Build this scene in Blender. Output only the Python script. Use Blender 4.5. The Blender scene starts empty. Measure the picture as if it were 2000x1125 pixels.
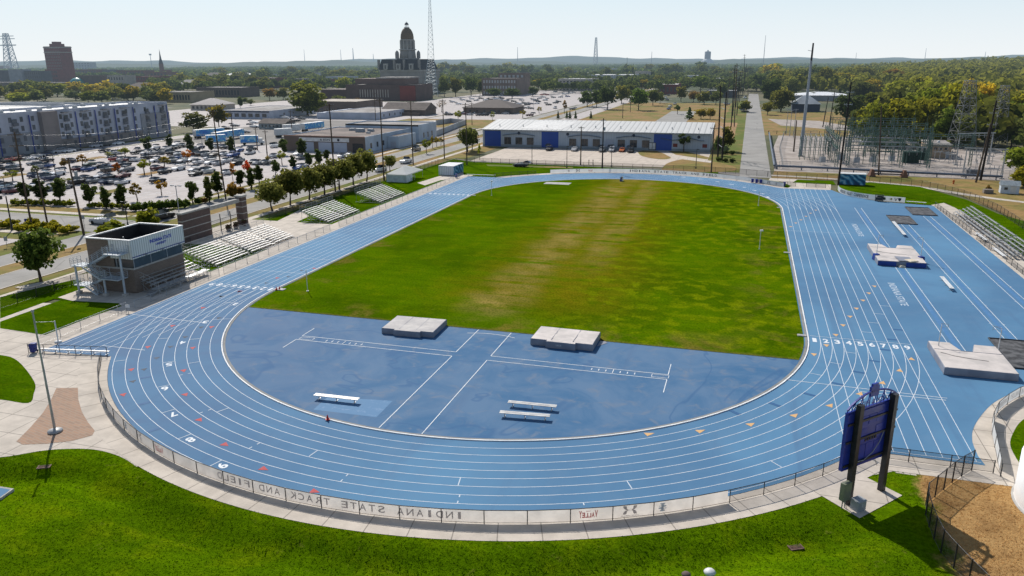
import bpy, bmesh, math, random
import numpy as np
from mathutils import Vector, Matrix
from mathutils.geometry import tessellate_polygon
R = math.radians
PI = math.pi
random.seed(7)
SC = bpy.context.scene
COL = SC.collection
# ---------------------------------------------------------------- camera model (fitted to the running track)
F_PX, PITCH, YAW, ROLL, CX, CY, CH = 1506.21525, 0.28619, -0.29256, -0.00554, 27.07858, -91.05591, 31.04786
_cp, _sp, _c, _s = math.cos(PITCH), math.sin(PITCH), math.cos(YAW), math.sin(YAW)
_fw = Vector((_s*_cp, _c*_cp, -_sp))
_r0 = Vector((_c, -_s, 0)); _u0 = _r0.cross(_fw)
_rt = _r0*math.cos(ROLL) + _u0*math.sin(ROLL)
_up = -_r0*math.sin(ROLL) + _u0*math.cos(ROLL)
CAMP = Vector((CX, CY, CH))
def G(u, v, z=0.0):
    """ground point (x, y) seen at a pixel of the 2000 px wide photograph"""
    d = _fw + _rt*((u-1000)/F_PX) - _up*((v-562.5)/F_PX)
    t = (z-CH)/d.z
    return (CX+t*d.x, CY+t*d.y)
def PX(x, y, z=0.0):
    d = Vector((x, y, z))-CAMP
    w = d.dot(_fw)
    return (1000+F_PX*d.dot(_rt)/w, 562.5-F_PX*d.dot(_up)/w)
def HT(u, v, vt):
    """height of an upright thing whose foot is at pixel (u, v) and whose top is at row vt"""
    x, y = G(u, v); lo, hi = 0.0, 150.0
    for _ in range(40):
        m = (lo+hi)/2
        if PX(x, y, m)[1] > vt: lo = m
        else: hi = m
    return lo
def DIST(x, y): return math.hypot(x-CX, y-CY)
# ---------------------------------------------------------------- mesh builder
class MB:
    def __init__(s): s.v, s.f, s.m, s.sm, s.cur, s.smo = [], [], [], [], 0, False
    def _add(s, vs, fs):
        b = len(s.v); s.v += [tuple(p) for p in vs]
        for f in fs:
            s.f.append(tuple(b+i for i in f)); s.m.append(s.cur); s.sm.append(s.smo)
        return s
    def use(s, k): s.cur = k; return s
    def smooth(s, b=True): s.smo = b; return s
    def quad(s, a, b, c, d): return s._add([a, b, c, d], [(0, 1, 2, 3)])
    def box(s, x0, x1, y0, y1, z0, z1):
        return s._add([(x0,y0,z0),(x1,y0,z0),(x1,y1,z0),(x0,y1,z0),(x0,y0,z1),(x1,y0,z1),(x1,y1,z1),(x0,y1,z1)],
                      [(0,3,2,1),(4,5,6,7),(0,1,5,4),(1,2,6,5),(2,3,7,6),(3,0,4,7)])
    def rbox(s, cx, cy, z0, sx, sy, sz, a=0.0, tx=1.0, ty=1.0):
        """box turned by a about z, top scaled by tx, ty"""
        ca, sa = math.cos(a), math.sin(a); vs = []
        for z, kx, ky in ((z0, 1, 1), (z0+sz, tx, ty)):
            for px, py in ((-1,-1),(1,-1),(1,1),(-1,1)):
                x, y = px*sx/2*kx, py*sy/2*ky
                vs.append((cx+x*ca-y*sa, cy+x*sa+y*ca, z))
        return s._add(vs, [(0,3,2,1),(4,5,6,7),(0,1,5,4),(1,2,6,5),(2,3,7,6),(3,0,4,7)])
    def bar(s, p, q, w, h=None, up=(0, 0, 1)):
        """square bar from p to q"""
        p, q = Vector(p), Vector(q); h = h or w
        d = (q-p).normalized(); u = Vector(up)
        if abs(d.dot(u)) > 0.97: u = Vector((1, 0, 0))
        a = d.cross(u).normalized()*w/2; b = a.cross(d).normalized()*h/2
        vs = [p-a-b, p+a-b, p+a+b, p-a+b, q-a-b, q+a-b, q+a+b, q-a+b]
        return s._add(vs, [(0,3,2,1),(4,5,6,7),(0,1,5,4),(1,2,6,5),(2,3,7,6),(3,0,4,7)])
    def tube(s, p, q, r, r2=None, n=8, caps=True):
        p, q = Vector(p), Vector(q); r2 = r if r2 is None else r2
        d = (q-p).normalized(); u = Vector((0, 0, 1)) if abs(d.z) < 0.95 else Vector((1, 0, 0))
        a = d.cross(u).normalized(); b = d.cross(a)
        vs = [p+(a*math.cos(2*PI*i/n)+b*math.sin(2*PI*i/n))*r for i in range(n)]
        vs += [q+(a*math.cos(2*PI*i/n)+b*math.sin(2*PI*i/n))*r2 for i in range(n)]
        sm, s.smo = s.smo, True
        s._add(vs, [(i, i+n, (i+1) % n+n, (i+1) % n) for i in range(n)])
        s.smo = sm
        if caps: s._add(vs, [tuple(range(n)), tuple(range(2*n-1, n-1, -1))])
        return s
    def path(s, pts, r, n=6):
        for a, b in zip(pts, pts[1:]): s.tube(a, b, r, r, n)
        return s
    def lathe(s, prof, cx=0, cy=0, n=16):
        vs = []
        for r, z in prof:
            vs += [(cx+r*math.cos(2*PI*i/n), cy+r*math.sin(2*PI*i/n), z) for i in range(n)]
        fs = [(k*n+i, k*n+(i+1) % n, (k+1)*n+(i+1) % n, (k+1)*n+i) for k in range(len(prof)-1) for i in range(n)]
        sm, s.smo = s.smo, True; s._add(vs, fs); s.smo = sm
        return s
    def poly(s, pts, z=0.0):
        pts3 = [Vector((p[0], p[1], p[2] if len(p) > 2 else z)) for p in pts]
        tri = tessellate_polygon([pts3])
        fs = []
        for t in tri:
            a, b, c = (pts3[i] for i in t)
            fs.append(t if (b-a).cross(c-a).z >= 0 else (t[0], t[2], t[1]))
        return s._add(pts3, fs)
    def prism(s, pts, z0, z1):
        n = len(pts)
        ar = sum(pts[i][0]*pts[(i+1) % n][1]-pts[(i+1) % n][0]*pts[i][1] for i in range(n))
        if ar < 0: pts = pts[::-1]
        s.poly([(p[0], p[1]) for p in pts], z1)
        vs = [(p[0], p[1], z0) for p in pts]+[(p[0], p[1], z1) for p in pts]
        return s._add(vs, [(i, (i+1) % n, (i+1) % n+n, i+n) for i in range(n)])
    def strip(s, pts, w, z=0.0, closed=False):
        """flat band of width w along a polyline"""
        n = len(pts); P = [Vector((p[0], p[1])) for p in pts]; L, Rr = [], []
        for i in range(n):
            if closed: a, b = P[i-1], P[(i+1) % n]
            else: a, b = P[max(i-1, 0)], P[min(i+1, n-1)]
            d = (b-a).normalized(); nn = Vector((-d.y, d.x))
            L.append(P[i]+nn*w/2); Rr.append(P[i]-nn*w/2)
        vs = [(p.x, p.y, z) for p in L]+[(p.x, p.y, z) for p in Rr]
        k = n if closed else n-1
        return s._add(vs, [(i+n, (i+1) % n+n, (i+1) % n, i) for i in range(k)])
    def wall(s, pts, z0, z1, closed=False):
        n = len(pts); vs = [(p[0], p[1], z0) for p in pts]+[(p[0], p[1], z1) for p in pts]
        k = n if closed else n-1
        return s._add(vs, [(i, (i+1) % n, (i+1) % n+n, i+n) for i in range(k)])
    def text(s, t, o, xd, yd, w=None, h=1.0, off=0.0):
        """lettering centred on o, running along xd with tops towards yd, h high, w wide in all"""
        vs, fs = text_geo(t, off)
        xs = [p[0] for p in vs]; ys = [p[1] for p in vs]
        x0, x1, y0, y1 = min(xs), max(xs), min(ys), max(ys)
        ky = h/(y1-y0); kx = ky if w is None else w/(x1-x0)
        o, xd, yd = Vector(o), Vector(xd), Vector(yd)
        return s._add([o+xd*((p[0]-(x0+x1)/2)*kx)+yd*((p[1]-(y0+y1)/2)*ky) for p in vs], fs)
    def merge(s, o, M=None):
        b = len(s.v)
        s.v += [tuple(M@Vector(p)) for p in o.v] if M is not None else o.v
        s.f += [tuple(b+i for i in f) for f in o.f]; s.m += o.m; s.sm += o.sm
        return s
    def build(s, name, mats, parent=None, loc=(0, 0, 0), rz=0.0):
        me = bpy.data.meshes.new(name)
        me.from_pydata(s.v, [], s.f)
        if not isinstance(mats, (list, tuple)): mats = [mats]
        for m in mats: me.materials.append(m)
        if len(mats) > 1: me.polygons.foreach_set('material_index', s.m)
        if any(s.sm): me.polygons.foreach_set('use_smooth', s.sm)
        me.update()
        return link(name, me, parent, loc, rz)
def link(name, me, parent=None, loc=(0, 0, 0), rz=0.0):
    o = bpy.data.objects.new(name, me); COL.objects.link(o)
    o.location = loc; o.rotation_euler = (0, 0, rz); o.parent = parent
    return o
_tx = {}
def text_geo(t, off=0.0):
    if (t, off) not in _tx:
        cu = bpy.data.curves.new('lettering', 'FONT'); cu.body = t; cu.size = 1; cu.offset = off
        cu.resolution_u = 3; cu.fill_mode = 'BOTH'
        o = bpy.data.objects.new('lettering', cu); COL.objects.link(o)
        bpy.context.view_layer.update()
        me = bpy.data.meshes.new_from_object(o.evaluated_get(bpy.context.evaluated_depsgraph_get()))
        _tx[t, off] = ([tuple(v.co) for v in me.vertices], [tuple(p.vertices) for p in me.polygons])
        bpy.data.objects.remove(o); bpy.data.curves.remove(cu); bpy.data.meshes.remove(me)
    return _tx[t, off]
def arc(cx, cy, r, a0, a1, n=48):
    return [(cx+r*math.cos(R(a0+(a1-a0)*i/n)), cy+r*math.sin(R(a0+(a1-a0)*i/n))) for i in range(n+1)]
def curve(pts, n=8):
    """smooth line through points"""
    out = []
    for i in range(len(pts)-1):
        p0, p1, p2, p3 = pts[max(i-1, 0)], pts[i], pts[i+1], pts[min(i+2, len(pts)-1)]
        for k in range(n):
            t = k/n
            out.append(tuple(0.5*(2*p1[j]+(p2[j]-p0[j])*t+(2*p0[j]-5*p1[j]+4*p2[j]-p3[j])*t*t+(3*p1[j]-p0[j]-3*p2[j]+p3[j])*t**3) for j in (0, 1)))
    return out+[tuple(pts[-1][:2])]
def GP(*uv): return [G(u, v) for u, v in uv]
# ---------------------------------------------------------------- things
CODES = []
def tag(o, label, cat, group=None):
    o['label'] = label; o['category'] = cat
    if group: o['group'] = group
    return o
def thing(name, label, cat, loc=(0, 0, 0), rz=0.0, group=None):
    if len(loc) == 2: loc = (loc[0], loc[1], 0)
    return tag(link(name, None, None, loc, rz), label, cat, group)
def structure(o): o['kind'] = 'structure'; return o
def dup(root, loc, rz=0.0, label=None, sc=None):
    if len(loc) == 2: loc = (loc[0], loc[1], 0)
    r = root.copy(); COL.objects.link(r); r.location = loc; r.rotation_euler = (0, 0, rz)
    if sc is not None: r.scale = (sc, sc, sc) if not isinstance(sc, tuple) else sc
    if label: r['label'] = label
    for ch in root.children:
        c = ch.copy(); COL.objects.link(c); c.parent = r
        for g in ch.children:
            d = g.copy(); COL.objects.link(d); d.parent = c
    return r
def tint(root, c):
    for o in [root]+list(root.children):
        o.color = (*c, 1)
ORD = ['', 'first', 'second', 'third', 'fourth', 'fifth', 'sixth', 'seventh', 'eighth', 'ninth', 'tenth', 'eleventh', 'twelfth', 'thirteenth',
       'fourteenth', 'fifteenth', 'sixteenth', 'seventeenth', 'eighteenth', 'nineteenth', 'twentieth']
_one = ['', 'first', 'second', 'third', 'fourth', 'fifth', 'sixth', 'seventh', 'eighth', 'ninth']
ORD += ['twenty-'+w for w in _one[1:]]+['thirtieth']+['thirty-'+w for w in _one[1:]]+['fortieth']
def nth(i, n, what='from the left'):
    if n == 1: return ''
    if i == 1: return 'leftmost of them'
    if i == n: return 'rightmost of them'
    k = n+1-i
    return ORD[i]+' from the left' if i <= k else ORD[k]+' from the right'
# ---------------------------------------------------------------- materials
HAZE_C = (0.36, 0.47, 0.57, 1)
def haze_group():  # haze painted into surfaces: pale blue emission grows with distance from the track
    g = bpy.data.node_groups.new('painted_haze', 'ShaderNodeTree')
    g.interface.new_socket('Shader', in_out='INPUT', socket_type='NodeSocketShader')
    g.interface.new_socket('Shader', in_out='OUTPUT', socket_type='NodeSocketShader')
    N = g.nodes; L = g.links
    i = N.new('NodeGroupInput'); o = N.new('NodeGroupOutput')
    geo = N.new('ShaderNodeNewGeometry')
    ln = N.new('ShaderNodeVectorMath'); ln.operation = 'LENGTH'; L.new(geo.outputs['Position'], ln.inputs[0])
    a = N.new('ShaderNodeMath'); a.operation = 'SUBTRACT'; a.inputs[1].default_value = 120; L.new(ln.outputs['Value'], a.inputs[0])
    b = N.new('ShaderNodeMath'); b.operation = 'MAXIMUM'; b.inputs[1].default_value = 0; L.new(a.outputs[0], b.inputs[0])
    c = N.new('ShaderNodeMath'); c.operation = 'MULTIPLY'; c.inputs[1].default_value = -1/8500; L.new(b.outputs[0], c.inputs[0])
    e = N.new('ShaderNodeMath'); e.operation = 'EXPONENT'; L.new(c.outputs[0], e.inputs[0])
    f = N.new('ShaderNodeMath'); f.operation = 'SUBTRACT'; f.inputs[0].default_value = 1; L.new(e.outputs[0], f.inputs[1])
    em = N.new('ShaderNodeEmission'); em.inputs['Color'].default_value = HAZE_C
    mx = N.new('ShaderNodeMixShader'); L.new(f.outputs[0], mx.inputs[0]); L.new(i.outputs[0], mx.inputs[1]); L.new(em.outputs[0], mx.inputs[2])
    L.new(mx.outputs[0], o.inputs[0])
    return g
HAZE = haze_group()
class NT:
    """small wrapper for writing node trees"""
    def __init__(s, name):
        s.mat = bpy.data.materials.new(name); s.mat.use_nodes = True
        s.t = s.mat.node_tree; s.t.nodes.clear()
    def n(s, typ, **kw):
        x = s.t.nodes.new(typ)
        for k, v in kw.items(): setattr(x, k, v)
        return x
    def put(s, sock, v):
        if isinstance(v, bpy.types.NodeSocket): s.t.links.new(v, sock)
        elif v is not None:
            if sock.type == 'RGBA' and len(v) == 3: v = (*v, 1)
            sock.default_value = v
    def math(s, op, a, b=0.0, c=0.0, clamp=False):
        x = s.n('ShaderNodeMath', operation=op, use_clamp=clamp)
        s.put(x.inputs[0], a); s.put(x.inputs[1], b); s.put(x.inputs[2], c)
        return x.outputs[0]
    def mix(s, f, a, b, mode='MIX'):
        x = s.n('ShaderNodeMix', data_type='RGBA', blend_type=mode)
        s.put(x.inputs[0], f); s.put(x.inputs[6], a); s.put(x.inputs[7], b)
        return x.outputs[2]
    def coord(s, obj=False):
        if obj: return s.n('ShaderNodeTexCoord').outputs['Object']
        return s.n('ShaderNodeNewGeometry').outputs['Position']
    def mapped(s, v, sc=(1, 1, 1), rot=(0, 0, 0), loc=(0, 0, 0)):
        x = s.n('ShaderNodeMapping'); s.put(x.inputs[0], v)
        x.inputs['Scale'].default_value = sc; x.inputs['Rotation'].default_value = rot; x.inputs['Location'].default_value = loc
        return x.outputs[0]
    def noise(s, v, sc, det=4, rough=0.55, dist=0.0, out=0):
        x = s.n('ShaderNodeTexNoise'); s.put(x.inputs['Vector'], v)
        x.inputs['Scale'].default_value = sc; x.inputs['Detail'].default_value = det
        x.inputs['Roughness'].default_value = rough; x.inputs['Distortion'].default_value = dist
        return x.outputs[out]
    def ramp(s, f, stops):
        x = s.n('ShaderNodeValToRGB'); s.put(x.inputs[0], f)
        e = x.color_ramp.elements
        while len(e) < len(stops): e.new(0.5)
        for k, (p, c) in enumerate(stops):
            e[k].position = p; e[k].color = (*c, 1) if not isinstance(c, (int, float)) else (c, c, c, 1)
        return x.outputs[0]
    def step(s, f, a, b):
        x = s.n('ShaderNodeMapRange', interpolation_type='SMOOTHSTEP'); s.put(x.inputs[0], f)
        x.inputs[1].default_value = a; x.inputs[2].default_value = b
        return x.outputs[0]
    def sep(s, v):
        x = s.n('ShaderNodeSeparateXYZ'); s.put(x.inputs[0], v); return x.outputs
    def bump(s, h, st, d=0.05):
        x = s.n('ShaderNodeBump'); s.put(x.inputs['Height'], h)
        x.inputs['Strength'].default_value = st; x.inputs['Distance'].default_value = d
        return x.outputs[0]
    def bsdf(s, col, rough=0.8, metal=0.0, normal=None, spec=0.3, alpha=None):
        x = s.n('ShaderNodeBsdfPrincipled')
        s.put(x.inputs['Base Color'], col); s.put(x.inputs['Roughness'], rough); s.put(x.inputs['Metallic'], metal)
        s.put(x.inputs['Specular IOR Level'], spec)
        if normal is not None: s.put(x.inputs['Normal'], normal)
        if alpha is not None: s.put(x.inputs['Alpha'], alpha)
        return x.outputs[0]
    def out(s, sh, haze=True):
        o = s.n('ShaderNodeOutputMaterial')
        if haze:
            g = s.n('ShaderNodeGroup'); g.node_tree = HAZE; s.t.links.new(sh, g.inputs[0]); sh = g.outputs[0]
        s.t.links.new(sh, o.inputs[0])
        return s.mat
def M(name, c, c2=None, sc=1.0, rough=0.8, metal=0.0, bump=0.0, bsc=None, obj=False, stretch=(1, 1, 1), spec=0.3, det=4, lo=0.35, hi=0.65):
    """plain surface with uneven colour and a fine bump"""
    t = NT(name); v = t.mapped(t.coord(obj), stretch)
    n = t.noise(v, sc, det)
    c2 = c2 or tuple(x*0.78 for x in c)
    col = t.mix(t.step(n, lo, hi), c2, c)
    nb = t.bump(t.noise(v, bsc or sc*6, 3), bump, 0.05) if bump else None
    return t.out(t.bsdf(col, rough, metal, nb, spec))
def Mtint(name, rough=0.4, metal=0.0, spec=0.5, dark=0.85, coat=0.0):
    """paint whose colour is the object's own colour"""
    t = NT(name); oi = t.n('ShaderNodeObjectInfo')
    n = t.noise(t.coord(True), 2.0)
    col = t.mix(t.step(n, 0.3, 0.7), t.mix(1.0, oi.outputs['Color'], (dark, dark, dark), 'MULTIPLY'), oi.outputs['Color'])
    return t.out(t.bsdf(col, rough, metal, None, spec))
def Mmesh(name, c, cover):
    """woven wire: a thin sheet that covers only part of what lies behind it"""
    t = NT(name)
    tr = t.n('ShaderNodeBsdfTransparent'); df = t.bsdf(c, 0.6)
    mx = t.n('ShaderNodeMixShader'); mx.inputs[0].default_value = cover
    t.t.links.new(tr.outputs[0], mx.inputs[1]); t.t.links.new(df, mx.inputs[2])
    return t.out(mx.outputs[0])

def Mcloth(name, c, c2, sc=1.0, through=0.5, bump=0.3, bsc=2.0):
    """thin cloth that glows when the sun is behind it"""
    t = NT(name); v = t.coord(); n = t.noise(v, sc, 4)
    col = t.mix(t.step(n, 0.3, 0.7), c2, c); nb = t.bump(t.noise(v, bsc, 3), bump, 0.05)
    df = t.bsdf(col, 0.8, 0, nb, 0.2); tr = t.n('ShaderNodeBsdfTranslucent'); t.put(tr.inputs[0], col); t.put(tr.inputs[1], nb)
    mx = t.n('ShaderNodeMixShader'); mx.inputs[0].default_value = through
    t.t.links.new(df, mx.inputs[1]); t.t.links.new(tr.outputs[0], mx.inputs[2])
    return t.out(mx.outputs[0])
# ================================================================ camera, sky, sun
cam = bpy.data.cameras.new('camera'); cam.sensor_width = 36; cam.lens = 36*F_PX/2000
cam.clip_start = 0.5; cam.clip_end = 40000
co = bpy.data.objects.new('camera', cam); COL.objects.link(co)
co.matrix_world = Matrix(((_rt.x, _up.x, -_fw.x, CX), (_rt.y, _up.y, -_fw.y, CY), (_rt.z, _up.z, -_fw.z, CH), (0, 0, 0, 1)))
SC.camera = co
SUN_EL = R(42); SUN_AZ = math.atan2(-0.64, 0.77)
wd = bpy.data.worlds.new('World'); SC.world = wd; wd.use_nodes = True
wt = wd.node_tree; wt.nodes.clear()
sky = wt.nodes.new('ShaderNodeTexSky'); sky.sky_type = 'NISHITA'; sky.sun_disc = False
sky.sun_elevation = SUN_EL; sky.sun_rotation = SUN_AZ % (2*PI)
sky.air_density = 1.0; sky.dust_density = 0.6; sky.ozone_density = 2.0; sky.altitude = 0
bg = wt.nodes.new('ShaderNodeBackground'); bg.inputs[1].default_value = 0.10
wo = wt.nodes.new('ShaderNodeOutputWorld')
# summer haze: the lowest few degrees of the sky are pale
_tc = wt.nodes.new('ShaderNodeTexCoord'); _sx = wt.nodes.new('ShaderNodeSeparateXYZ'); wt.links.new(_tc.outputs['Generated'], _sx.inputs[0])
_mr = wt.nodes.new('ShaderNodeMapRange'); _mr.interpolation_type = 'SMOOTHSTEP'; wt.links.new(_sx.outputs[2], _mr.inputs[0])
_mr.inputs[1].default_value = 0.0; _mr.inputs[2].default_value = 0.30; _mr.inputs[3].default_value = 0.96; _mr.inputs[4].default_value = 0.10
_rp = wt.nodes.new('ShaderNodeMapRange'); wt.links.new(_sx.outputs[2], _rp.inputs[0]); _rp.inputs[1].default_value = 0.0; _rp.inputs[2].default_value = 0.085
_hc = wt.nodes.new('ShaderNodeMix'); _hc.data_type = 'RGBA'; wt.links.new(_rp.outputs[0], _hc.inputs[0])
_hc.inputs[6].default_value = (8.9, 9.3, 9.5, 1); _hc.inputs[7].default_value = (7.2, 8.55, 9.55, 1)
_hm = wt.nodes.new('ShaderNodeMix'); _hm.data_type = 'RGBA'; wt.links.new(_mr.outputs[0], _hm.inputs[0]); wt.links.new(sky.outputs[0], _hm.inputs[6]); wt.links.new(_hc.outputs[2], _hm.inputs[7])
wt.links.new(_hm.outputs[2], bg.inputs[0]); wt.links.new(bg.outputs[0], wo.inputs[0])
sl = bpy.data.lights.new('sun', 'SUN'); sl.energy = 5.0; sl.angle = R(0.55); sl.color = (1.0, 0.95, 0.88)
so = bpy.data.objects.new('sun', sl); COL.objects.link(so)
_d = Vector((0.64*math.cos(SUN_EL), -0.77*math.cos(SUN_EL), -math.sin(SUN_EL)))
so.rotation_euler = _d.to_track_quat('-Z', 'Y').to_euler(); so.location = (-60, 120, 90)
SC.view_settings.view_transform = 'Standard'; SC.view_settings.look = 'None'; SC.view_settings.exposure = 0
SC.cycles.max_bounces = 5; SC.cycles.transparent_max_bounces = 12
SC.cycles.use_denoising = True
# ================================================================ materials
TR_R, TR_L, LW = 35.76, 83.34, 1.22
def m_track():
    t = NT('track_rubber'); v = t.coord(); xyz = t.sep(v)
    big = t.noise(v, 0.045, 5, 0.6, 0.6); mid = t.noise(v, 0.35, 4, 0.6); fine = t.noise(v, 22, 2)
    col = t.mix(t.step(big, 0.36, 0.66), (0.072, 0.176, 0.302), (0.098, 0.236, 0.380))
    col = t.mix(t.math('MULTIPLY', t.step(mid, 0.45, 0.75), 0.35), col, (0.120, 0.215, 0.325))
    # weathered D area and the worn west side of the near bend
    yy = t.math('SUBTRACT', xyz[1], t.math('MULTIPLY', big, 6.0))
    rad = t.math('SQRT', t.math('ADD', t.math('POWER', xyz[0], 2.0), t.math('POWER', xyz[1], 2.0)))
    inD = t.math('MULTIPLY', t.step(rad, 35.9, 35.5), t.step(xyz[1], 0.0, -6.0))
    wst = t.noise(v, 0.11, 6, 0.62, 1.2)
    dcol = t.mix(t.step(wst, 0.36, 0.64), (0.042, 0.132, 0.258), (0.092, 0.176, 0.290))
    dcol = t.mix(t.math('MULTIPLY', t.step(t.noise(v, 0.5, 5, 0.6, 0.8), 0.5, 0.72), 0.7), dcol, (0.150, 0.195, 0.262))
    col = t.mix(inD, col, dcol)
    west = t.math('MULTIPLY', t.step(xyz[0], 2.0, -30.0), t.step(xyz[1], 12.0, -14.0))
    col = t.mix(t.math('MULTIPLY', west, t.math('ADD', 0.30, t.math('MULTIPLY', t.step(t.noise(v, 0.16, 5, 0.6, 1.0), 0.4, 0.65), 0.35))), col, (0.085, 0.145, 0.25))
    # rubbed dark stains: thin wandering edges of old puddles
    pd = t.noise(v, 0.060, 3, 0.5, 1.3)
    edge = t.math('SUBTRACT', 1.0, t.step(t.math('ABSOLUTE', t.math('SUBTRACT', pd, 0.53)), 0.0, 0.018))
    col = t.mix(t.math('MULTIPLY', t.math('MULTIPLY', edge, inD), 0.65), col, (0.036, 0.112, 0.24))
    # seams of the laid rolls
    sm = t.math('PINGPONG', t.math('ADD', xyz[1], t.math('MULTIPLY', big, 0.1)), 9.0)
    col = t.mix(t.math('MULTIPLY', t.math('SUBTRACT', 1.0, t.step(sm, 0.0, 0.10)), 0.10), col, (0.04, 0.09, 0.2))
    streak = t.noise(t.mapped(v, (0.9, 0.05, 1), (0, 0, 0.35)), 0.5, 4, 0.6)
    col = t.mix(t.math('MULTIPLY', t.step(streak, 0.55, 0.78), 0.40), col, (0.065, 0.125, 0.23))
    spots = t.step(t.noise(v, 1.7, 3, 0.7), 0.68, 0.78)
    col = t.mix(t.math('MULTIPLY', spots, 0.25), col, (0.20, 0.30, 0.42))
    col = t.mix(t.math('MULTIPLY', fine, 0.18), col, (0.03, 0.07, 0.15))
    return t.out(t.bsdf(col, 0.85, 0, t.bump(fine, 0.25, 0.02), 0.2))
def m_grass(name, field=False, tan_east=False, gain=1.0, blade_mat=False):
    t = NT(name); v = t.coord(); xyz = t.sep(v)
    big = t.noise(v, 0.05 if not field else 0.07, 5, 0.6, 0.4); mid = t.noise(v, 0.3, 5, 0.62)
    fine = t.noise(v, 3.5, 4, 0.7); blade = t.noise(v, 14.0, 3, 0.7)
    g1, g2, g3 = (0.040, 0.088, 0.0008), (0.070, 0.146, 0.001), (0.120, 0.172, 0.002)
    col = t.mix(t.step(big, 0.34, 0.62), g1, g2)
    col = t.mix(t.math('MULTIPLY', t.step(mid, 0.46, 0.70), 0.55), col, g3)
    if field:
        w = t.math('ADD', xyz[0], t.math('MULTIPLY', t.math('SUBTRACT', t.noise(v, 0.07, 3), 0.5), 7.0))
        row = t.noise(t.mapped(v, (0.07, 1.0, 1)), 0.34, 3, 0.6)           # mowing passes run across the field
        # olive, thinner turf through the middle
        band = t.math('MULTIPLY', t.step(t.math('ABSOLUTE', t.math('ADD', w, -1.0)), 19.0, 4.0), t.step(xyz[1], -6.0, 8.0))
        olive = t.math('MULTIPLY', band, t.step(t.math('ADD', t.math('MULTIPLY', row, 0.6), t.math('MULTIPLY', mid, 0.4)), 0.34, 0.56))
        col = t.mix(t.math('MULTIPLY', olive, 0.9), col, (0.165, 0.135, 0.006))
        # bleached patches along the old hash marks
        b2 = t.math('MULTIPLY', t.step(t.math('ABSOLUTE', t.math('ADD', w, 3.4)), 6.2, 0.4), t.step(xyz[1], -7.0, 1.0))
        b3 = t.math('MULTIPLY', t.step(t.math('ABSOLUTE', t.math('ADD', w, -4.6)), 4.6, 0.3), t.step(xyz[1], 14.0, 40.0))
        bb = t.math('MAXIMUM', b2, t.math('MULTIPLY', b3, 0.8))
        tan = t.math('MULTIPLY', bb, t.step(t.math('ADD', t.math('MULTIPLY', row, 0.55), t.math('MULTIPLY', t.noise(v, 0.16, 5, 0.6), 0.45)), 0.38, 0.64))
        col = t.mix(t.math('MULTIPLY', tan, 0.72), col, t.mix(mid, (0.33, 0.22, 0.065), (0.46, 0.34, 0.155)))
        # yellow blotches on the east half, brown ones on the west touchline and by the D
        bl = t.noise(v, 0.42, 3, 0.5, 0.2)
        east = t.math('MULTIPLY', t.step(xyz[0], -2.0, 12.0), t.math('MULTIPLY', t.step(bl, 0.48, 0.64), t.step(t.noise(v, 0.05, 3), 0.28, 0.52)))
        col = t.mix(t.math('MULTIPLY', east, 0.72), col, (0.165, 0.225, 0.003))
        rim = t.step(t.math('ABSOLUTE', xyz[0]), 25.0, 34.5)
        br = t.math('MULTIPLY', t.math('MAXIMUM', rim, t.step(xyz[1], 0.0, -8.0)), t.step(t.noise(v, 0.12, 5, 0.65, 0.5), 0.50, 0.66))
        col = t.mix(t.math('MULTIPLY', br, 0.7), col, (0.19, 0.135, 0.035))
        col = t.mix(t.math('MULTIPLY', t.step(row, 0.45, 0.60), 0.30), col, (0.030, 0.085, 0.0006))
        dry = t.step(t.math('ADD', xyz[1], t.math('MULTIPLY', mid, 1.2)), -6.6, -7.6)
        col = t.mix(t.math('MULTIPLY', dry, 0.55), col, (0.17, 0.13, 0.05))
    if tan_east:
        e = t.math('ADD', xyz[0], t.math('MULTIPLY', t.math('SUBTRACT', t.noise(v, 0.35, 5, 0.65), 0.5), 6.0))
        dryc = t.mix(mid, (0.30, 0.19, 0.075), (0.40, 0.29, 0.14))
        dryc = t.mix(t.math('MULTIPLY', fine, 0.7), dryc, (0.15, 0.09, 0.035))
        dryc = t.mix(t.math('MULTIPLY', t.step(t.noise(v, 0.45, 5, 0.65, 0.6), 0.45, 0.66), 0.65), dryc, (0.17, 0.105, 0.045))
    swirl = t.noise(t.mapped(v, (0.25, 1.3, 1), (0, 0, 0.25)), 0.55, 5, 0.65, 0.8)
    col = t.mix(t.math('MULTIPLY', t.step(swirl, 0.42, 0.62), 0.42 if not field else 0.15), col, (0.024, 0.066, 0.0006))
    col = t.mix(t.math('MULTIPLY', t.step(t.noise(v, 0.22, 5, 0.7, 0.6), 0.52, 0.72), 0.45 if not field else 0.0), col, (0.125, 0.185, 0.003))
    sun_dead = t.step(t.noise(v, 1.1, 4, 0.7), 0.62, 0.74)
    col = t.mix(t.math('MULTIPLY', sun_dead, 0.30), col, (0.20, 0.185, 0.045))
    col = t.mix(t.math('MULTIPLY', t.step(fine, 0.42, 0.62), 0.5), col, (0.016, 0.042, 0.0005))
    col = t.mix(t.math('MULTIPLY', t.step(blade, 0.5, 0.7), 0.40), col, (0.105, 0.175, 0.003))
    if tan_east: col = t.mix(t.step(e, 40.9, 42.4), col, dryc)
    if gain != 1.0: col = t.mix(1.0, col, (gain*1.08, gain*0.97, gain*0.9), 'MULTIPLY')
    if blade_mat:
        tr = t.n('ShaderNodeBsdfTranslucent'); t.put(tr.inputs[0], col); df = t.bsdf(col, 1.0, 0, None, 0.0); mx = t.n('ShaderNodeMixShader'); mx.inputs[0].default_value = 0.55
        t.t.links.new(df, mx.inputs[1]); t.t.links.new(tr.outputs[0], mx.inputs[2]); return t.out(mx.outputs[0])
    h = t.math('ADD', t.math('MULTIPLY', blade, 0.5), fine)
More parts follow.
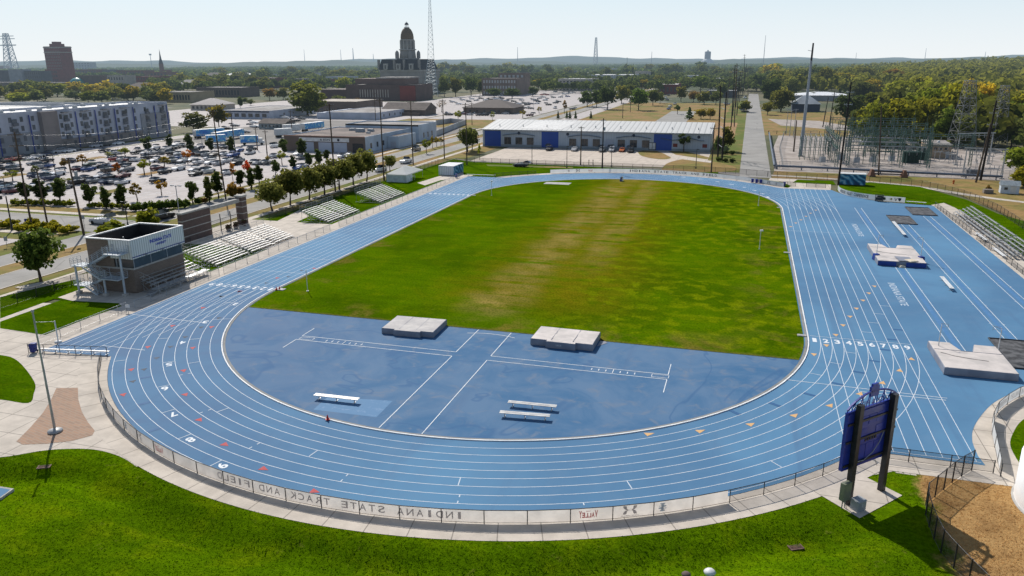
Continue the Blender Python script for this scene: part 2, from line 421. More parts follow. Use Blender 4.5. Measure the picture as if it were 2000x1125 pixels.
    return t.out(t.bsdf(col, 1.0, 0, t.bump(h, 0.8, 0.12), 0.0))
def m_concrete(name, c=(0.56, 0.495, 0.42), joint=None, polar=False):
    t = NT(name); v = t.coord(); xyz = t.sep(v)
    n = t.noise(v, 0.6, 6, 0.65); st = t.noise(v, 0.17, 4, 0.6, 0.6)
    col = t.mix(t.step(n, 0.3, 0.7), tuple(x*0.80 for x in c), c)
    col = t.mix(t.math('MULTIPLY', t.step(st, 0.48, 0.70), 0.40), col, tuple(x*0.52 for x in c))
    col = t.mix(t.math('MULTIPLY', t.step(t.noise(v, 2.6, 4, 0.7), 0.6, 0.75), 0.35), col, tuple(x*0.45 for x in c))
    if joint:
        if polar:
            a = t.math('MULTIPLY', t.math('ARCTAN2', xyz[1], xyz[0]), 49.0)
            d = t.math('PINGPONG', a, joint/2)
        else:
            d = t.math('MINIMUM', t.math('PINGPONG', xyz[0], joint/2), t.math('PINGPONG', xyz[1], joint/2))
        col = t.mix(t.math('MULTIPLY', t.math('SUBTRACT', 1.0, t.step(d, 0.015, 0.06)), 0.65), col, (0.08, 0.07, 0.06))
    return t.out(t.bsdf(col, 0.85, 0, t.bump(t.noise(v, 9, 3), 0.25, 0.02), 0.2))
def m_asphalt(name, c=(0.20, 0.19, 0.18), tracks=True):
    t = NT(name); v = t.coord()
    n = t.noise(v, 0.12, 6, 0.65, 0.4); f = t.noise(v, 5, 3, 0.7)
    col = t.mix(t.step(n, 0.3, 0.7), tuple(x*0.76 for x in c), c)
    cr = t.n('ShaderNodeTexVoronoi', feature='DISTANCE_TO_EDGE'); t.put(cr.inputs['Vector'], t.mapped(v, (1, 1, 1))); cr.inputs['Scale'].default_value = 0.13
    col = t.mix(t.math('MULTIPLY', t.math('SUBTRACT', 1.0, t.step(cr.outputs[0], 0.0, 0.018)), 0.45), col, tuple(x*0.4 for x in c))
    col = t.mix(t.math('MULTIPLY', f, 0.3), col, tuple(x*0.55 for x in c))
    return t.out(t.bsdf(col, 0.9, 0, t.bump(f, 0.2, 0.03), 0.2))
def m_dry(name, a=(0.30, 0.185, 0.075), b=(0.16, 0.16, 0.035), bias=0.5):
    t = NT(name); v = t.coord()
    n = t.noise(v, 0.06, 6, 0.65, 0.5); m = t.noise(v, 0.5, 5, 0.7)
    col = t.mix(t.step(n, bias-0.16, bias+0.12), b, a)
    col = t.mix(t.math('MULTIPLY', t.step(m, 0.42, 0.68), 0.5), col, (0.10, 0.075, 0.028))
    return t.out(t.bsdf(col, 0.95, 0, t.bump(m, 0.5, 0.2), 0.1))
def m_line(name, c, wear=0.3):
    t = NT(name); v = t.coord()
    n = t.noise(v, 1.4, 5, 0.7)
    col = t.mix(t.math('MULTIPLY', t.step(n, 0.5, 0.75), wear), c, (0.20, 0.30, 0.45))
    return t.out(t.bsdf(col, 0.75))
def m_brick_paving():
    t = NT('brick_paving'); v = t.coord()
    b = t.n('ShaderNodeTexBrick'); t.put(b.inputs['Vector'], t.mapped(v, (1, 1, 1), (0, 0, 0.25)))
    b.inputs['Scale'].default_value = 1.0; b.inputs['Brick Width'].default_value = 0.9; b.inputs['Row Height'].default_value = 0.30
    b.inputs['Mortar Size'].default_value = 0.02
    b.inputs['Color1'].default_value = (0.34, 0.19, 0.115, 1); b.inputs['Color2'].default_value = (0.24, 0.145, 0.095, 1); b.inputs['Mortar'].default_value = (0.30, 0.25, 0.2, 1)
    col = t.mix(t.math('MULTIPLY', t.noise(v, 1.5, 5, 0.7), 0.5), b.outputs[0], (0.34, 0.26, 0.19))
    return t.out(t.bsdf(col, 0.85))
def m_ground():
    t = NT('open_ground'); v = t.coord()
    n = t.noise(v, 0.010, 6, 0.6, 0.5); m = t.noise(v, 0.035, 5, 0.65); f = t.noise(v, 0.25, 4, 0.7)
    col = t.mix(t.step(n, 0.40, 0.55), (0.045, 0.065, 0.018), (0.13, 0.115, 0.05))
    col = t.mix(t.math('MULTIPLY', t.step(m, 0.56, 0.66), 0.7), col, (0.24, 0.22, 0.20))
    col = t.mix(t.math('MULTIPLY', f, 0.4), col, (0.06, 0.06, 0.03))
    return t.out(t.bsdf(col, 0.95))
TRACK = m_track(); FIELD = m_grass('infield_turf', field=True, gain=1.14); LAWN = m_grass('mown_lawn', tan_east=True, gain=1.35); BLADE = m_grass('lawn_blade', tan_east=True, gain=1.9, blade_mat=True); LAWN2 = m_grass('mown_grass')
CONC = m_concrete('walk_concrete', joint=3.05, polar=True); CONC2 = m_concrete('plaza_concrete', joint=3.0); CONC3 = m_concrete('lot_concrete', (0.56, 0.48, 0.40), joint=6.0)
ASPH = m_asphalt('road_asphalt', (0.34, 0.325, 0.30)); ASPHD = m_asphalt('lane_asphalt', (0.25, 0.23, 0.21)); LOTC = m_concrete('lot_paving', (0.48, 0.435, 0.41), joint=9.0)
DRY = m_dry('dry_verge'); DRYG = m_dry('patchy_verge', (0.24, 0.17, 0.06), (0.10, 0.14, 0.02), 0.55)
GRAVEL = M('gravel', (0.40, 0.35, 0.31), (0.27, 0.23, 0.20), 0.25, 0.95, bump=0.4, bsc=6)
WLINE = m_line('white_line_paint', (0.66, 0.69, 0.71), 0.6); WLINE2 = m_line('worn_white_paint', (0.52, 0.58, 0.64), 0.5)
RED = m_line('red_mark_paint', (0.40, 0.045, 0.045), 0.3); DARKM = m_line('black_mark_paint', (0.035, 0.05, 0.075), 0.3)
ORANGE = m_line('orange_mark_paint', (0.62, 0.37, 0.16), 0.25); BLUEM = m_line('dark_blue_mark_paint', (0.022, 0.10, 0.23), 0.15); BLUEL = m_line('fresh_blue_paint', (0.066, 0.178, 0.325), 0.6)
BRICKP = m_brick_paving()
# ================================================================ ground
def grid_mesh(xs, ys, zf):
    b = MB(); nx = len(xs)
    b.v = [(x, y, zf(x, y)) for y in ys for x in xs]
    for j in range(len(ys)-1):
        for i in range(nx-1):
            b.f.append((j*nx+i, j*nx+i+1, (j+1)*nx+i+1, (j+1)*nx+i)); b.m.append(0); b.sm.append(True)
    return b
gx = [-24000, -12000, -6000, -3000, -1500, -800, -400, -200, -100, -85, -75, 75, 85, 100, 200, 400, 800, 1500, 3000, 6000, 12000, 24000]
gy = [-24000, -6000, -1500, -400, -170, -150, -56, -30, -20, 0, 200, 400, 800, 1500, 3000, 6000, 12000, 24000]
structure(grid_mesh(gx, gy, lambda x, y: -1.6 if (-160 < y < -25 and abs(x) < 80) else -0.12).build('ground', m_ground()))
# horizon hills
HILL = M('wooded_hills', (0.05, 0.075, 0.035), (0.03, 0.05, 0.03), 0.004, 1.0)
def hills(r, h, seed, base=-5):
    rnd = random.Random(seed); b = MB().smooth(); n = 220; pts = []
    ph = [rnd.uniform(0, 6.28) for _ in range(8)]
    for i in range(n+1):
        a = R(40+110*i/n); z = h*(0.62+0.16*math.sin(a*9+ph[0])+0.12*math.sin(a*23+ph[1])+0.07*math.sin(a*51+ph[2])+0.05*math.sin(a*117+ph[3])+rnd.uniform(-.025, .025))
        pts.append((a, z))
    vs = []
    for a, z in pts:
        vs += [(r*math.cos(a), r*math.sin(a), base), ((r+500)*math.cos(a), (r+500)*math.sin(a), z*0.8), ((r+1100)*math.cos(a), (r+1100)*math.sin(a), z)]
    fs = []
    for i in range(n):
        for k in range(2): fs.append((i*3+k, (i+1)*3+k, (i+1)*3+k+1, i*3+k+1)[::-1])
    b._add(vs, fs); return b
structure(hills(4300, 45, 3).build('hills', HILL)); structure(hills(7500, 84, 5).build('hills', HILL))
def flat(name, pts, z, m, hole=None):
    return structure(MB().poly(pts, z).build(name, m))
def rect(x0, x1, y0, y1): return [(x0, y0), (x1, y0), (x1, y1), (x0, y1)]
# ---------------------------------------------------------------- track surface
re_ = GP((1897, 860), (1903, 830), (1930, 795), (1960, 775), (2000, 757))
east = [(47.25, -27.75)]+curve([(47.1, -26.2), (47.35, -23.3), (48.3, -20.1), (50.5, -15.6), (52.5, -12.7), (55.1, -9.7), (60, -6.5), (67.6, -3.5)], 6)+[(67.6, 96.4)]
north = curve([(67.6, 96.4), (61.4, 98.0), (55.4, 101.0), (50.6, 107.0), (48.2, 113.6)], 6)
trk = ([(-47.25, -28.4), (-38.3, -27.6)]+arc(0, 0, 47.15, 215.6, 324.2, 60)[1:-1]+[(38.2, -27.75)]+east+north[1:]+[(36.4, 113.6)]
       + arc(0, TR_L, 47.15, 40.1, 139.9, 60)[1:-1]+[(-36.3, 113.6), (-47.25, 113.2)])
flat('running_track', trk, 0.0, TRACK)
inf = [(-35.1, -8.05), (35.1, -8.05)]
a0 = math.degrees(math.asin(-8.05/35.2))
inf = arc(0, 0, 35.2, a0, 0, 8)+arc(0, TR_L, 35.2, 0, 180, 60)+arc(0, 0, 35.2, 180, 180-a0, 8)
flat('infield', inf, 0.03, FIELD)
stad = lambda r, n=72: arc(0, 0, r, 180, 360, n)+arc(0, TR_L, r, 0, 180, n)
GUT = m_concrete('gutter_concrete', (0.26, 0.26, 0.25))
structure(MB().strip(stad(TR_R-0.30), 0.26, 0.036, True).build('drain_gutter', GUT))
cb = MB(); s_ = stad(TR_R-0.06); 
cb.strip(s_, 0.13, 0.085, True); cb.wall(stad(TR_R+0.005), 0.0, 0.085, True); cb.wall(stad(TR_R-0.125)[::-1], 0.0, 0.085, True)
structure(cb.build('track_kerb', M('white_kerb_paint', (0.80, 0.79, 0.76), (0.68, 0.68, 0.68), 0.6)))
# ---------------------------------------------------------------- lane lines
LZ = 0.006; wl = MB(); LWID = 0.05
for k in range(1, 10):
    r = TR_R+k*LW
    wl.strip(stad(r), LWID, LZ, True)
ow = MB()                                                # straight-on extensions of the lanes
zz = LZ+0.004
for k in range(1, 10):
    x = TR_R+k*LW
    if k >= 3:
        ow.strip([(x, 0), (x, -27.3)], LWID, zz)
    else:
        ow.strip([(x, 0), (x, -27.0 if k == 1 else -20)], LWID, zz)
    ow.strip([(x, TR_L), (x, 113.3)], LWID, zz)
    ow.strip([(-x, 0), (-x, -28.2+0.16*(9-k) if x > 39.5 else -math.sqrt(max(47.0**2-x*x, 0))+4+3*(3-k))], LWID, zz)
    ow.strip([(-x, TR_L), (-x, 113.0)], LWID, zz)
ow.strip([(36.9, -27.35), (47.05, -27.35)], LWID, zz+0.004); ow.strip([(-47.1, -28.1), (-39.6, -26.9)], LWID, zz+0.004)
structure(wl.build('lane_line', WLINE)); structure(ow.build('straight_line', WLINE))
dl = MB(); DZ = 0.016
def seg(b, u0, v0, u1, v1, w=0.09, z=DZ): b.strip([G(u0, v0), G(u1, v1)], w, z)
for x0, x1, y in ((35.9, 46.7, 61.0), (35.9, 46.7, 0.4)): dl.strip([(x0, y), (x1, y)], 0.06, DZ)
for y in (17.4, 8.8, 83.9, 81.2): dl.strip([(-35.9, y), (-46.7, y)], 0.06, DZ)
for q in ((1538, 742, 1850, 778), (1680, 765, 1848, 782), (258, 614, 395, 630), (200, 675, 283, 684)): seg(dl, *q, w=0.08)
# approach runs and throwing runway lines in the D
S = [(-21.5, -15.9, -2.1, -15.9), (-2.1, -15.9, -2.1, -8.2), (-21.5, -17.2, -2.1, -17.2), (-2.1, -17.2, -2.1, -35.2),
     (21.2, -16.0, 2.0, -16.0), (2.0, -16.0, 2.0, -8.2), (21.2, -17.3, 2.0, -17.3), (2.0, -17.3, 2.0, -35.2),
     (21.2, -13.0, 21.2, -16.0), (21.2, -17.3, 21.2, -20.6), (-21.5, -13.2, -21.5, -15.9), (-21.5, -17.2, -21.5, -20.0)]
for a, b_, c, d in S: dl.strip([(a, b_), (c, d)], 0.085, DZ+0.004 if a == c else DZ)
dl.strip(curve([(-3.0, -9.7), (-1.5, -9.35), (0, -9.25), (1.5, -9.4), (2.9, -9.8)], 5), 0.085, DZ+0.008)
for sx in (-1, 1):
    x0 = sx*21.3
    for yy in (-16.25, -16.95): dl.strip([(x0, yy), (x0-sx*1.7, yy)], 0.06, DZ)
    for q in (0, 1.7): dl.strip([(x0-sx*q, -16.95), (x0-sx*q, -16.25)], 0.06, DZ+0.004)
    dl.strip([(sx*15.6, -17.1), (sx*15.6, -16.1)], 0.07, DZ+0.008)
    for i in range(1, 4):
        for e in (-1, 1): dl.strip([(sx*15.6+e*i*0.75, -16.9), (sx*15.6+e*i*0.75, -16.4)], 0.09, DZ)
structure(dl.build('field_event_line', WLINE))
for nm, cx_, cy_ in (('left', 523, 650), ('right', 622, 630)):
    pass
# runways on the east apron
rw = MB(); rs = MB()
for x, y0, y1 in ((50.75, 89.5, -1.5), (57.35, 73.0, -3.0), (63.1, 83.0, 8.0)):
    for e in (0, 1.32): rw.strip([(x+e, y0), (x+e, y1)], 0.07, LZ)
    for k in range(9):
        yk = y1+6+k*(y0-y1-12)/8
        rw.strip([(x-0.22, yk), (x, yk)], 0.07, LZ+0.004); rw.strip([(x+1.32, yk), (x+1.54, yk)], 0.07, LZ+0.004)
    rs.strip([(x+0.72, y0-3), (x+0.72, y1+2)], 0.55, 0.003)
structure(rw.build('runway_line', WLINE))
structure(rs.build('worn_runway_strip', m_line('runway_strip_paint', (0.055, 0.170, 0.345), 0.45)))
# lettering and numbers painted on the rubber
pn = MB()
for k in range(1, 10):
    pn.text(str(k), (TR_R+(k-0.5)*LW-0.02, -1.0+0.02*k, 0.012), (1, 0, 0), (0, 1, 0), 0.62 if k > 1 else 0.45, 1.35, 0.03)
    for y in (0.1, 83.3):
        pn.text(str(k), (-TR_R-(k-0.5)*LW, y, 0.012), (-1, 0, 0), (0, -1, 0), 0.62 if k > 1 else 0.4, 1.35, 0.03)
    if k < 10:
        c = Vector((TR_R+(k-0.5)*LW, TR_L, 0))
    ang = R(18+8.0*k*0.9); rr = TR_R+(k-0.5)*LW
    pn.text(str(k), (rr*math.cos(ang), TR_L+rr*math.sin(ang), 0.012), (math.cos(ang), math.sin(ang), 0), (-math.sin(ang), math.cos(ang), 0), 0.62, 1.3, 0.03)
for k, u, v in ((2, 457, 594), (3, 402, 629), (4, 358, 669), (5, 330, 712), (6, 322, 759), (7, 336, 810), (8, 372, 859), (9, 434, 910)):
    x, y = G(u, v); a = math.atan2(y, x); rr = TR_R+(k-0.5)*LW
    pn.text(str(k), (rr*math.cos(a), rr*math.sin(a), 0.012), (math.cos(a), math.sin(a), 0), (-math.sin(a), math.cos(a), 0), 0.66, 1.0, 0.03)
structure(pn.build('track_lettering', WLINE))
sp = MB(); sp.text('INDIANA STATE', (48.55, 65.0, LZ), (0, -1, 0), (1, 0, 0), 11.4, 0.95); sp.text('INDIANA STATE', (48.65, 21.6, LZ), (0, -1, 0), (1, 0, 0), 11.2, 0.95); structure(sp.build('apron_lettering', WLINE2))
# exchange-zone triangles, start ticks and bars
def lane_frame(x, y):
    """lane index, centre, outward and running direction at a point of the track"""
    if y < 0: a = Vector((x, y)); rad = a.length; o = a.normalized(); c = Vector((0, 0))
    elif y > TR_L: a = Vector((x, y-TR_L)); rad = a.length; o = a.normalized(); c = Vector((0, TR_L))
    else: rad = abs(x); o = Vector((1 if x > 0 else -1, 0)); c = Vector((0, y))
    k = max(0, min(8, int((rad-TR_R)/LW)))
    t = Vector((-o.y, o.x))
    return k, c+o*(TR_R+(k+0.5)*LW), o, t
def tri_mark(b, u, v, s=1, straight=False):
    k, c, o, t = lane_frame(*G(u, v))
    if straight: c = Vector(G(u, v)); o, t = Vector((1, 0)), Vector((0, 1))
    w = 0.34; L_ = 0.80*s
    p = [c-o*w, c+o*w, c+t*L_]
    b.poly([(q.x, q.y) for q in p], 0.013)
def cross_mark(b, u, v, w=0.08, part=None):
    k, c, o, t = lane_frame(*G(u, v)); h = LW/2-0.04
    if part is None: b.strip([tuple(c-o*h), tuple(c+o*h)], w, 0.014)
    else:
        b.strip([tuple(c-o*h), tuple(c-o*h*0.45)], w, 0.014); b.strip([tuple(c+o*h), tuple(c+o*h*0.45)], w, 0.014)
mk = MB()
for u, v in ((464, 567.5), (398, 600), (338.6, 635), (413.6, 637.4), (376, 678), (291, 676), (257, 720), (358, 722), (240, 769), (360, 769), (384, 819), (434, 867), (508, 915), (608, 958), (542, 542), (466, 568), (610, 523)): tri_mark(mk, u, v, 1)
structure(mk.build('red_exchange_mark', RED))
mk = MB()
for u, v in ((430, 578), (396, 638), (363, 657), (334, 676), (306, 698), (281, 720), (258.5, 743.6), (428.6, 620), (520, 552), (566, 540), (595, 528), (432, 578)): tri_mark(mk, u, v, 0.8)
structure(mk.build('black_exchange_mark', DARKM))
mk = MB()
ZC = lambda x, y: (1520+x/5.5556, 540+y/5.5556)
for x, y in ((1040, 100), (980, 175), (915, 252), (845, 340), (775, 427), (700, 520), (620, 625), (520, 737), (385, 835)): tri_mark(mk, *ZC(x, y), -1.1, True)
for x, y in ((1460, 908), (1315, 1032)): tri_mark(mk, *ZC(x, y), 1.1)
for u, v in ((1723, 750), (1677, 771), (1618, 794), (1547, 813), (1462, 831), (1363, 844), (1262, 850)): tri_mark(mk, u, v, 1.1)
for u, v in ((1593, 410), (1583, 416), (1574, 422), (1564, 429), (1554, 435), (1544, 442)): tri_mark(mk, u, v, -1.1, True)
structure(mk.build('orange_exchange_mark', ORANGE))
mk = MB()
for x, y in ((1305, 578), (1240, 685), (1165, 797), (1045, 918), (880, 1040)): cross_mark(mk, *ZC(x, y), 0.42)
for u, v in ((1635, 749.5), (1581, 770.5), (1514, 790.5), (1436, 806)): cross_mark(mk, u, v, 0.42)
for u, v in ((284.6, 737), (281, 788), (300, 840)): cross_mark(mk, u, v, 0.42)
structure(mk.build('blue_exchange_bar', BLUEM))
mk = MB()
for x, y in ((1157, 320), (1102, 407), (1030, 503), (962, 605), (885, 711), (777, 826), (622, 942), (402, 1060)): cross_mark(mk, *ZC(x, y))
for u, v in ((235, 704.5), (330, 707), (320, 754), (329, 803), (362, 852), (419, 906), (386, 707), (383, 662), (443, 623), (424, 624), (445, 591), (478, 576), (308, 662), (432, 802), (610, 887), (1228, 945), (1515, 906), (898, 938)): cross_mark(mk, u, v)
for u, v in ((673, 933), (896, 974), (500, 869), (361, 731), (402, 803), (1141, 987)): cross_mark(mk, u, v, 0.09, 1)
structure(mk.build('stagger_line', WLINE2))
mk = MB(); mk.poly(GP((612, 800), (640, 775), (767, 783), (735, 815)), 0.003); structure(mk.build('repainted_patch', BLUEL))
# ---------------------------------------------------------------- concrete walks
wk = MB()
wpts = arc(0, 0, 48.55, 212, 322.3, 60)
wk.strip(wpts, 2.75, -0.01)
wk.build('walk', CONC)['kind'] = 'structure'
flat('walk', [(38.6, -29.6), (37.6, -28.2), (46.4, -28.2), (46.4, -27), (47.5, -20), (52, -12.7), (54, -10), (56, -11.6), (52.4, -16.2), (50.6, -20.5), (50.2, -26), (50.4, -30.7), (39.9, -30.7), (38.4, -31.5), (37.5, -30.3)], -0.014, CONC2)
flat('walk', [(36, -33.2), (40, -30.9), (50.4, -31), (50.4, -27), (46, -27), (38, -27), (36, -30)], -0.036, CONC2)
flat('scoreboard_slab', [(34.25, -35.95), (36.75, -38.5), (40.15, -34.4), (37.9, -32.3)], 0.004, CONC2)
flat('plaza', [(-70, -62), (-52, -54), (-40, -50.2)]+curve([(-33, -49.1), (-29.8, -48.6), (-27, -46.5), (-23.6, -45.4), (-20.4, -45.75), (-17.8, -46.75)], 5)+arc(0, 0, 48.5, 249, 214, 20)+[(-40, -26), (-46.5, -26), (-46.5, 2), (-46.5, 116), (-51.0, 116), (-51.0, -12), (-75, -16)], -0.02, CONC2)
flat('brick_apron', GP((32, 862), (58, 836), (84, 806), (100, 780), (110, 758), (152, 757), (153, 780), (160, 805), (172, 825), (185, 841), (180, 850), (140, 861), (95, 866), (45, 868)), -0.004, BRICKP)
# ---------------------------------------------------------------- foreground lawn with a drainage swale
lb = [(-70, -62), (-52, -54), (-40, -50.2)]+curve([(-33, -49.1), (-29.8, -48.6), (-27, -46.5), (-23.6, -45.4), (-20.4, -45.75), (-17.8, -46.75)], 5)
lb += arc(0, 0, 49.93, 250, 320.5, 40)+[(40.1, -30.72), (75, -30.72), (75, -150), (-70, -150)]
edge_ln = [p for p in lb if p[1] > -56 and p[0] < 42]
bm = bmesh.new()
_b = MB().poly(lb, 0); vs = [bm.verts.new(p) for p in _b.v]
for f in _b.f:
    try: bm.faces.new([vs[i] for i in f])
    except ValueError: pass
for i in range(-52, 62): bmesh.ops.bisect_plane(bm, geom=bm.verts[:]+bm.edges[:]+bm.faces[:], plane_co=(i, 0, 0), plane_no=(1, 0, 0))
for i in range(-74, -30): bmesh.ops.bisect_plane(bm, geom=bm.verts[:]+bm.edges[:]+bm.faces[:], plane_co=(0, i, 0), plane_no=(0, 1, 0))
def seg_d(p, a, b):
    ax, ay = b[0]-a[0], b[1]-a[1]; l2 = ax*ax+ay*ay or 1e-9
    t = max(0, min(1, ((p[0]-a[0])*ax+(p[1]-a[1])*ay)/l2)); return math.hypot(p[0]-a[0]-t*ax, p[1]-a[1]-t*ay)
def lawn_z(x, y):
    d = min(seg_d((x, y), a, b) for a, b in zip(edge_ln, edge_ln[1:]))
    dd = d+0.35*math.sin(x*0.31)+0.2*math.sin(x*0.83+1)
    z = -1.05*math.exp(-((dd-3.2)/1.6)**2)*min(1, d/0.8)+0.35*math.exp(-((dd-7.6)/2.6)**2)*min(1, d/0.8)
    fade = max(0.0, min(1.0, (math.hypot(x-37.2, y+35.5)-3.8)/3.0))*max(0.0, min(1.0, (42-x)/4))
    return -0.03+z*fade
for v_ in bm.verts: v_.co.z = lawn_z(v_.co.x, v_.co.y)
me = bpy.data.meshes.new('lawn'); bmesh.ops.recalc_face_normals(bm, faces=bm.faces[:]); bm.to_mesh(me); bm.free()
if me.polygons[0].normal.z < 0: me.flip_normals()
me.polygons.foreach_set('use_smooth', [True]*len(me.polygons)); me.materials.append(LAWN)
structure(link('lawn', me))
# standing blades that break up the lawn surface and its edges
def blades(name, me, n, label, seed, keep, size=0.10):
    rs = np.random.default_rng(seed); me.calc_loop_triangles()
    T = np.empty(len(me.loop_triangles)*3, np.int32); me.loop_triangles.foreach_get('vertices', T); V = np.empty(len(me.vertices)*3, np.float32); me.vertices.foreach_get('co', V)
    V = V.reshape(-1, 3); T = T.reshape(-1, 3); A, B, C_ = V[T[:, 0]], V[T[:, 1]], V[T[:, 2]]; ok = keep((A+B+C_)/3); A, B, C_ = A[ok], B[ok], C_[ok]
    ar = np.linalg.norm(np.cross(B-A, C_-A), axis=1); k = rs.choice(len(ar), n, p=ar/ar.sum()); u, w = rs.random((2, n)); f = u+w > 1; u[f], w[f] = 1-u[f], 1-w[f]
    P = A[k]+(B[k]-A[k])*u[:, None]+(C_[k]-A[k])*w[:, None]; a = rs.uniform(0, 2*PI, n); s = size*rs.uniform(.5, 1.4, n); h = size*rs.uniform(.3, 1.0, n); l = rs.normal(size=(n, 2))*0.07
    D = np.stack([np.cos(a)*s, np.sin(a)*s, np.zeros(n)], 1); tip = P+np.stack([l[:, 0], l[:, 1], h], 1)
    W = np.stack([P-D*0.5, P+D*0.5, tip], 1).reshape(-1, 3).astype(np.float32); m2 = bpy.data.meshes.new(name); m2.vertices.add(3*n); m2.vertices.foreach_set('co', W.ravel()); m2.loops.add(3*n); m2.loops.foreach_set('vertex_index', np.arange(3*n, dtype=np.int32)); m2.polygons.add(n); m2.polygons.foreach_set('loop_start', np.arange(0, 3*n, 3, dtype=np.int32)); m2.update(calc_edges=True)
    m2.materials.append(BLADE); o = link(name, m2); o['kind'] = 'stuff'; return tag(o, label, 'grass')
blades('lawn_grass', me, 75000, 'short green grass blades standing on the foreground lawn', 3, lambda c: (c[:, 1] > -66) & (c[:, 0] > -40) & (c[:, 0] < 50) & (np.hypot(c[:, 0]-37.2, c[:, 1]+35.5) > 3.3) & ((c[:, 0] > -23) | (c[:, 1] > -52.5)), 0.085)
# ---------------------------------------------------------------- west side lawns and paths
flat('side_lawn', rect(-66.5, -50.9, -12, 122), -0.03, LAWN2)
flat('side_lawn', GP((0, 580), (75, 562), (150, 545), (176, 558), (60, 600), (0, 622)), -0.010, LAWN2)
flat('side_lawn', GP((0, 628), (118, 586), (232, 592), (238, 598), (180, 618), (88, 654), (0, 641)), -0.010, LAWN2)
flat('side_lawn', curve(GP((-80, 690), (0, 693), (35, 705), (67, 745), (66, 768), (55, 787), (0, 780), (-80, 775)), 4), -0.010, LAWN2)
flat('gate_plaza', rect(-72, -50.8, 21.5, 43.5), -0.016, CONC2)
flat('gate_path', GP((500, 452), (585, 410), (604, 422), (566, 440), (640, 450), (560, 482)), -0.012, CONC2)
flat('tent_path', GP((815, 357), (870, 340), (905, 336), (905, 346), (860, 352), (830, 362)), -0.012, CONC2)
flat('press_box_pad', [(-73, -9), (-51, -14), (-48, -8), (-48, 6), (-66, 6)], -0.012, CONC2)
flat('north_lawn', [(-66, 120), (-47.3, 113.5), (-40, 113.8)]+arc(0, TR_L, 49.4, 142, 60, 40)+[(20, 131), (20, 140), (-57, 145), (-65.5, 150)], -0.022, LAWN2)
wk = MB(); wk.strip(arc(0, TR_L, 48.4, 38, 142, 60), 2.4, -0.012); structure(wk.build('north_walk', CONC))
flat('north_walk', [(36, 113.2), (48, 113.2), (49, 124), (45, 131), (34, 131), (33, 120)], -0.018, CONC2)
flat('north_lawn', [(30, 122.8), (33.5, 118.3), (38, 114.4), (39, 118), (37, 124), (32, 128)], -0.012, LAWN2)
flat('north_lawn', [(39.5, 124), (50, 123), (50, 130), (41, 130)], -0.012, LAWN2)
flat('east_bank', curve([(49.3, 113.5), (51.5, 107.5), (56, 102), (61.8, 99), (68.2, 97.4)], 5)+[(71, 101)]+[(71.5, 95), (72, 60), (72.5, 20), (90, 20), (90, 60), (78.5, 90), (76.5, 107), (70, 125), (59, 130), (50.5, 122)], -0.026, LAWN2)
flat('east_walk', [(67.4, -5), (72, -5), (72.3, 60), (71.6, 95), (70.6, 101), (67.4, 97.6)], -0.018, CONC2)
# ================================================================ materials for things
ALU = M('aluminium', (0.42, 0.42, 0.41), (0.30, 0.30, 0.30), 1.2, 0.5, 0.35, spec=0.5)
WHITEP = M('white_paint', (0.66, 0.66, 0.65), (0.54, 0.54, 0.53), 0.8, 0.5)
BLACKM = M('black_metal', (0.016, 0.016, 0.018), (0.028, 0.028, 0.030), 2, 0.45, spec=0.4)
GALV = M('galvanised_steel', (0.40, 0.41, 0.42), (0.30, 0.31, 0.32), 1.5, 0.45, 0.6)
GREYP = M('grey_paint', (0.33, 0.35, 0.37), (0.27, 0.29, 0.31), 1, 0.5)
POLEW = M('weathered_pole_wood', (0.115, 0.085, 0.062), (0.070, 0.050, 0.038), 2, 0.9, stretch=(1, 1, 0.15))
POLED = M('tarred_pole_wood', (0.030, 0.024, 0.022), (0.018, 0.015, 0.014), 2, 0.8, stretch=(1, 1, 0.15))
BANNER = Mcloth('banner_cloth', (0.66, 0.60, 0.54), (0.54, 0.49, 0.44), 0.9, 0.62, 0.5, 1.4)
BANW = Mcloth('white_banner_vinyl', (0.76, 0.75, 0.73), (0.66, 0.66, 0.65), 0.6, 0.35, 0.1)
INKG = Mcloth('faded_grey_ink', (0.43, 0.40, 0.40), (0.38, 0.355, 0.36), 2, 0.55); INKD = M('dark_ink', (0.04, 0.045, 0.06), None, 2)
INKR = Mcloth('faded_red_ink', (0.60, 0.26, 0.25), (0.5, 0.2, 0.2), 2, 0.55); INKB = Mcloth('faded_blue_ink', (0.40, 0.46, 0.52), (0.36, 0.42, 0.48), 2, 0.55)
BLUEP = M('royal_blue_paint', (0.010, 0.035, 0.24), (0.008, 0.028, 0.19), 0.6, 0.45, spec=0.4)
BLUELET = M('blue_letter_paint', (0.012, 0.045, 0.42), None, 1, 0.4)
TARP = M('pit_cover_mesh', (0.035, 0.035, 0.037), (0.115, 0.115, 0.118), 1.1, 0.75, bump=0.9, bsc=2.2)
MATTOP = M('landing_mat_cover', (0.60, 0.54, 0.50), (0.47, 0.43, 0.40), 0.55, 0.7, bump=0.35, bsc=1.8)
MATSIDE = M('grey_mat_vinyl', (0.24, 0.25, 0.29), (0.18, 0.19, 0.23), 0.6, 0.5, bump=0.3, bsc=2)
MATGREY = M('grey_mat_top', (0.50, 0.47, 0.44), (0.38, 0.36, 0.35), 0.6, 0.75, bump=0.3, bsc=1.5)
MATBLUE = M('blue_mat_vinyl', (0.02, 0.055, 0.26), None, 1, 0.45)
LINK_B = Mmesh('black_chain_link', (0.02, 0.02, 0.022), 0.30); LINK_D = Mmesh('dense_black_mesh', (0.02, 0.02, 0.022), 0.62); LINK_G = Mmesh('grey_chain_link', (0.30, 0.31, 0.32), 0.17)
LINK_S = Mmesh('scoreboard_fence_mesh', (0.02, 0.02, 0.022), 0.42)
GLASSD = M('dark_window_glass', (0.020, 0.026, 0.032), (0.035, 0.045, 0.055), 0.5, 0.12, spec=0.6)
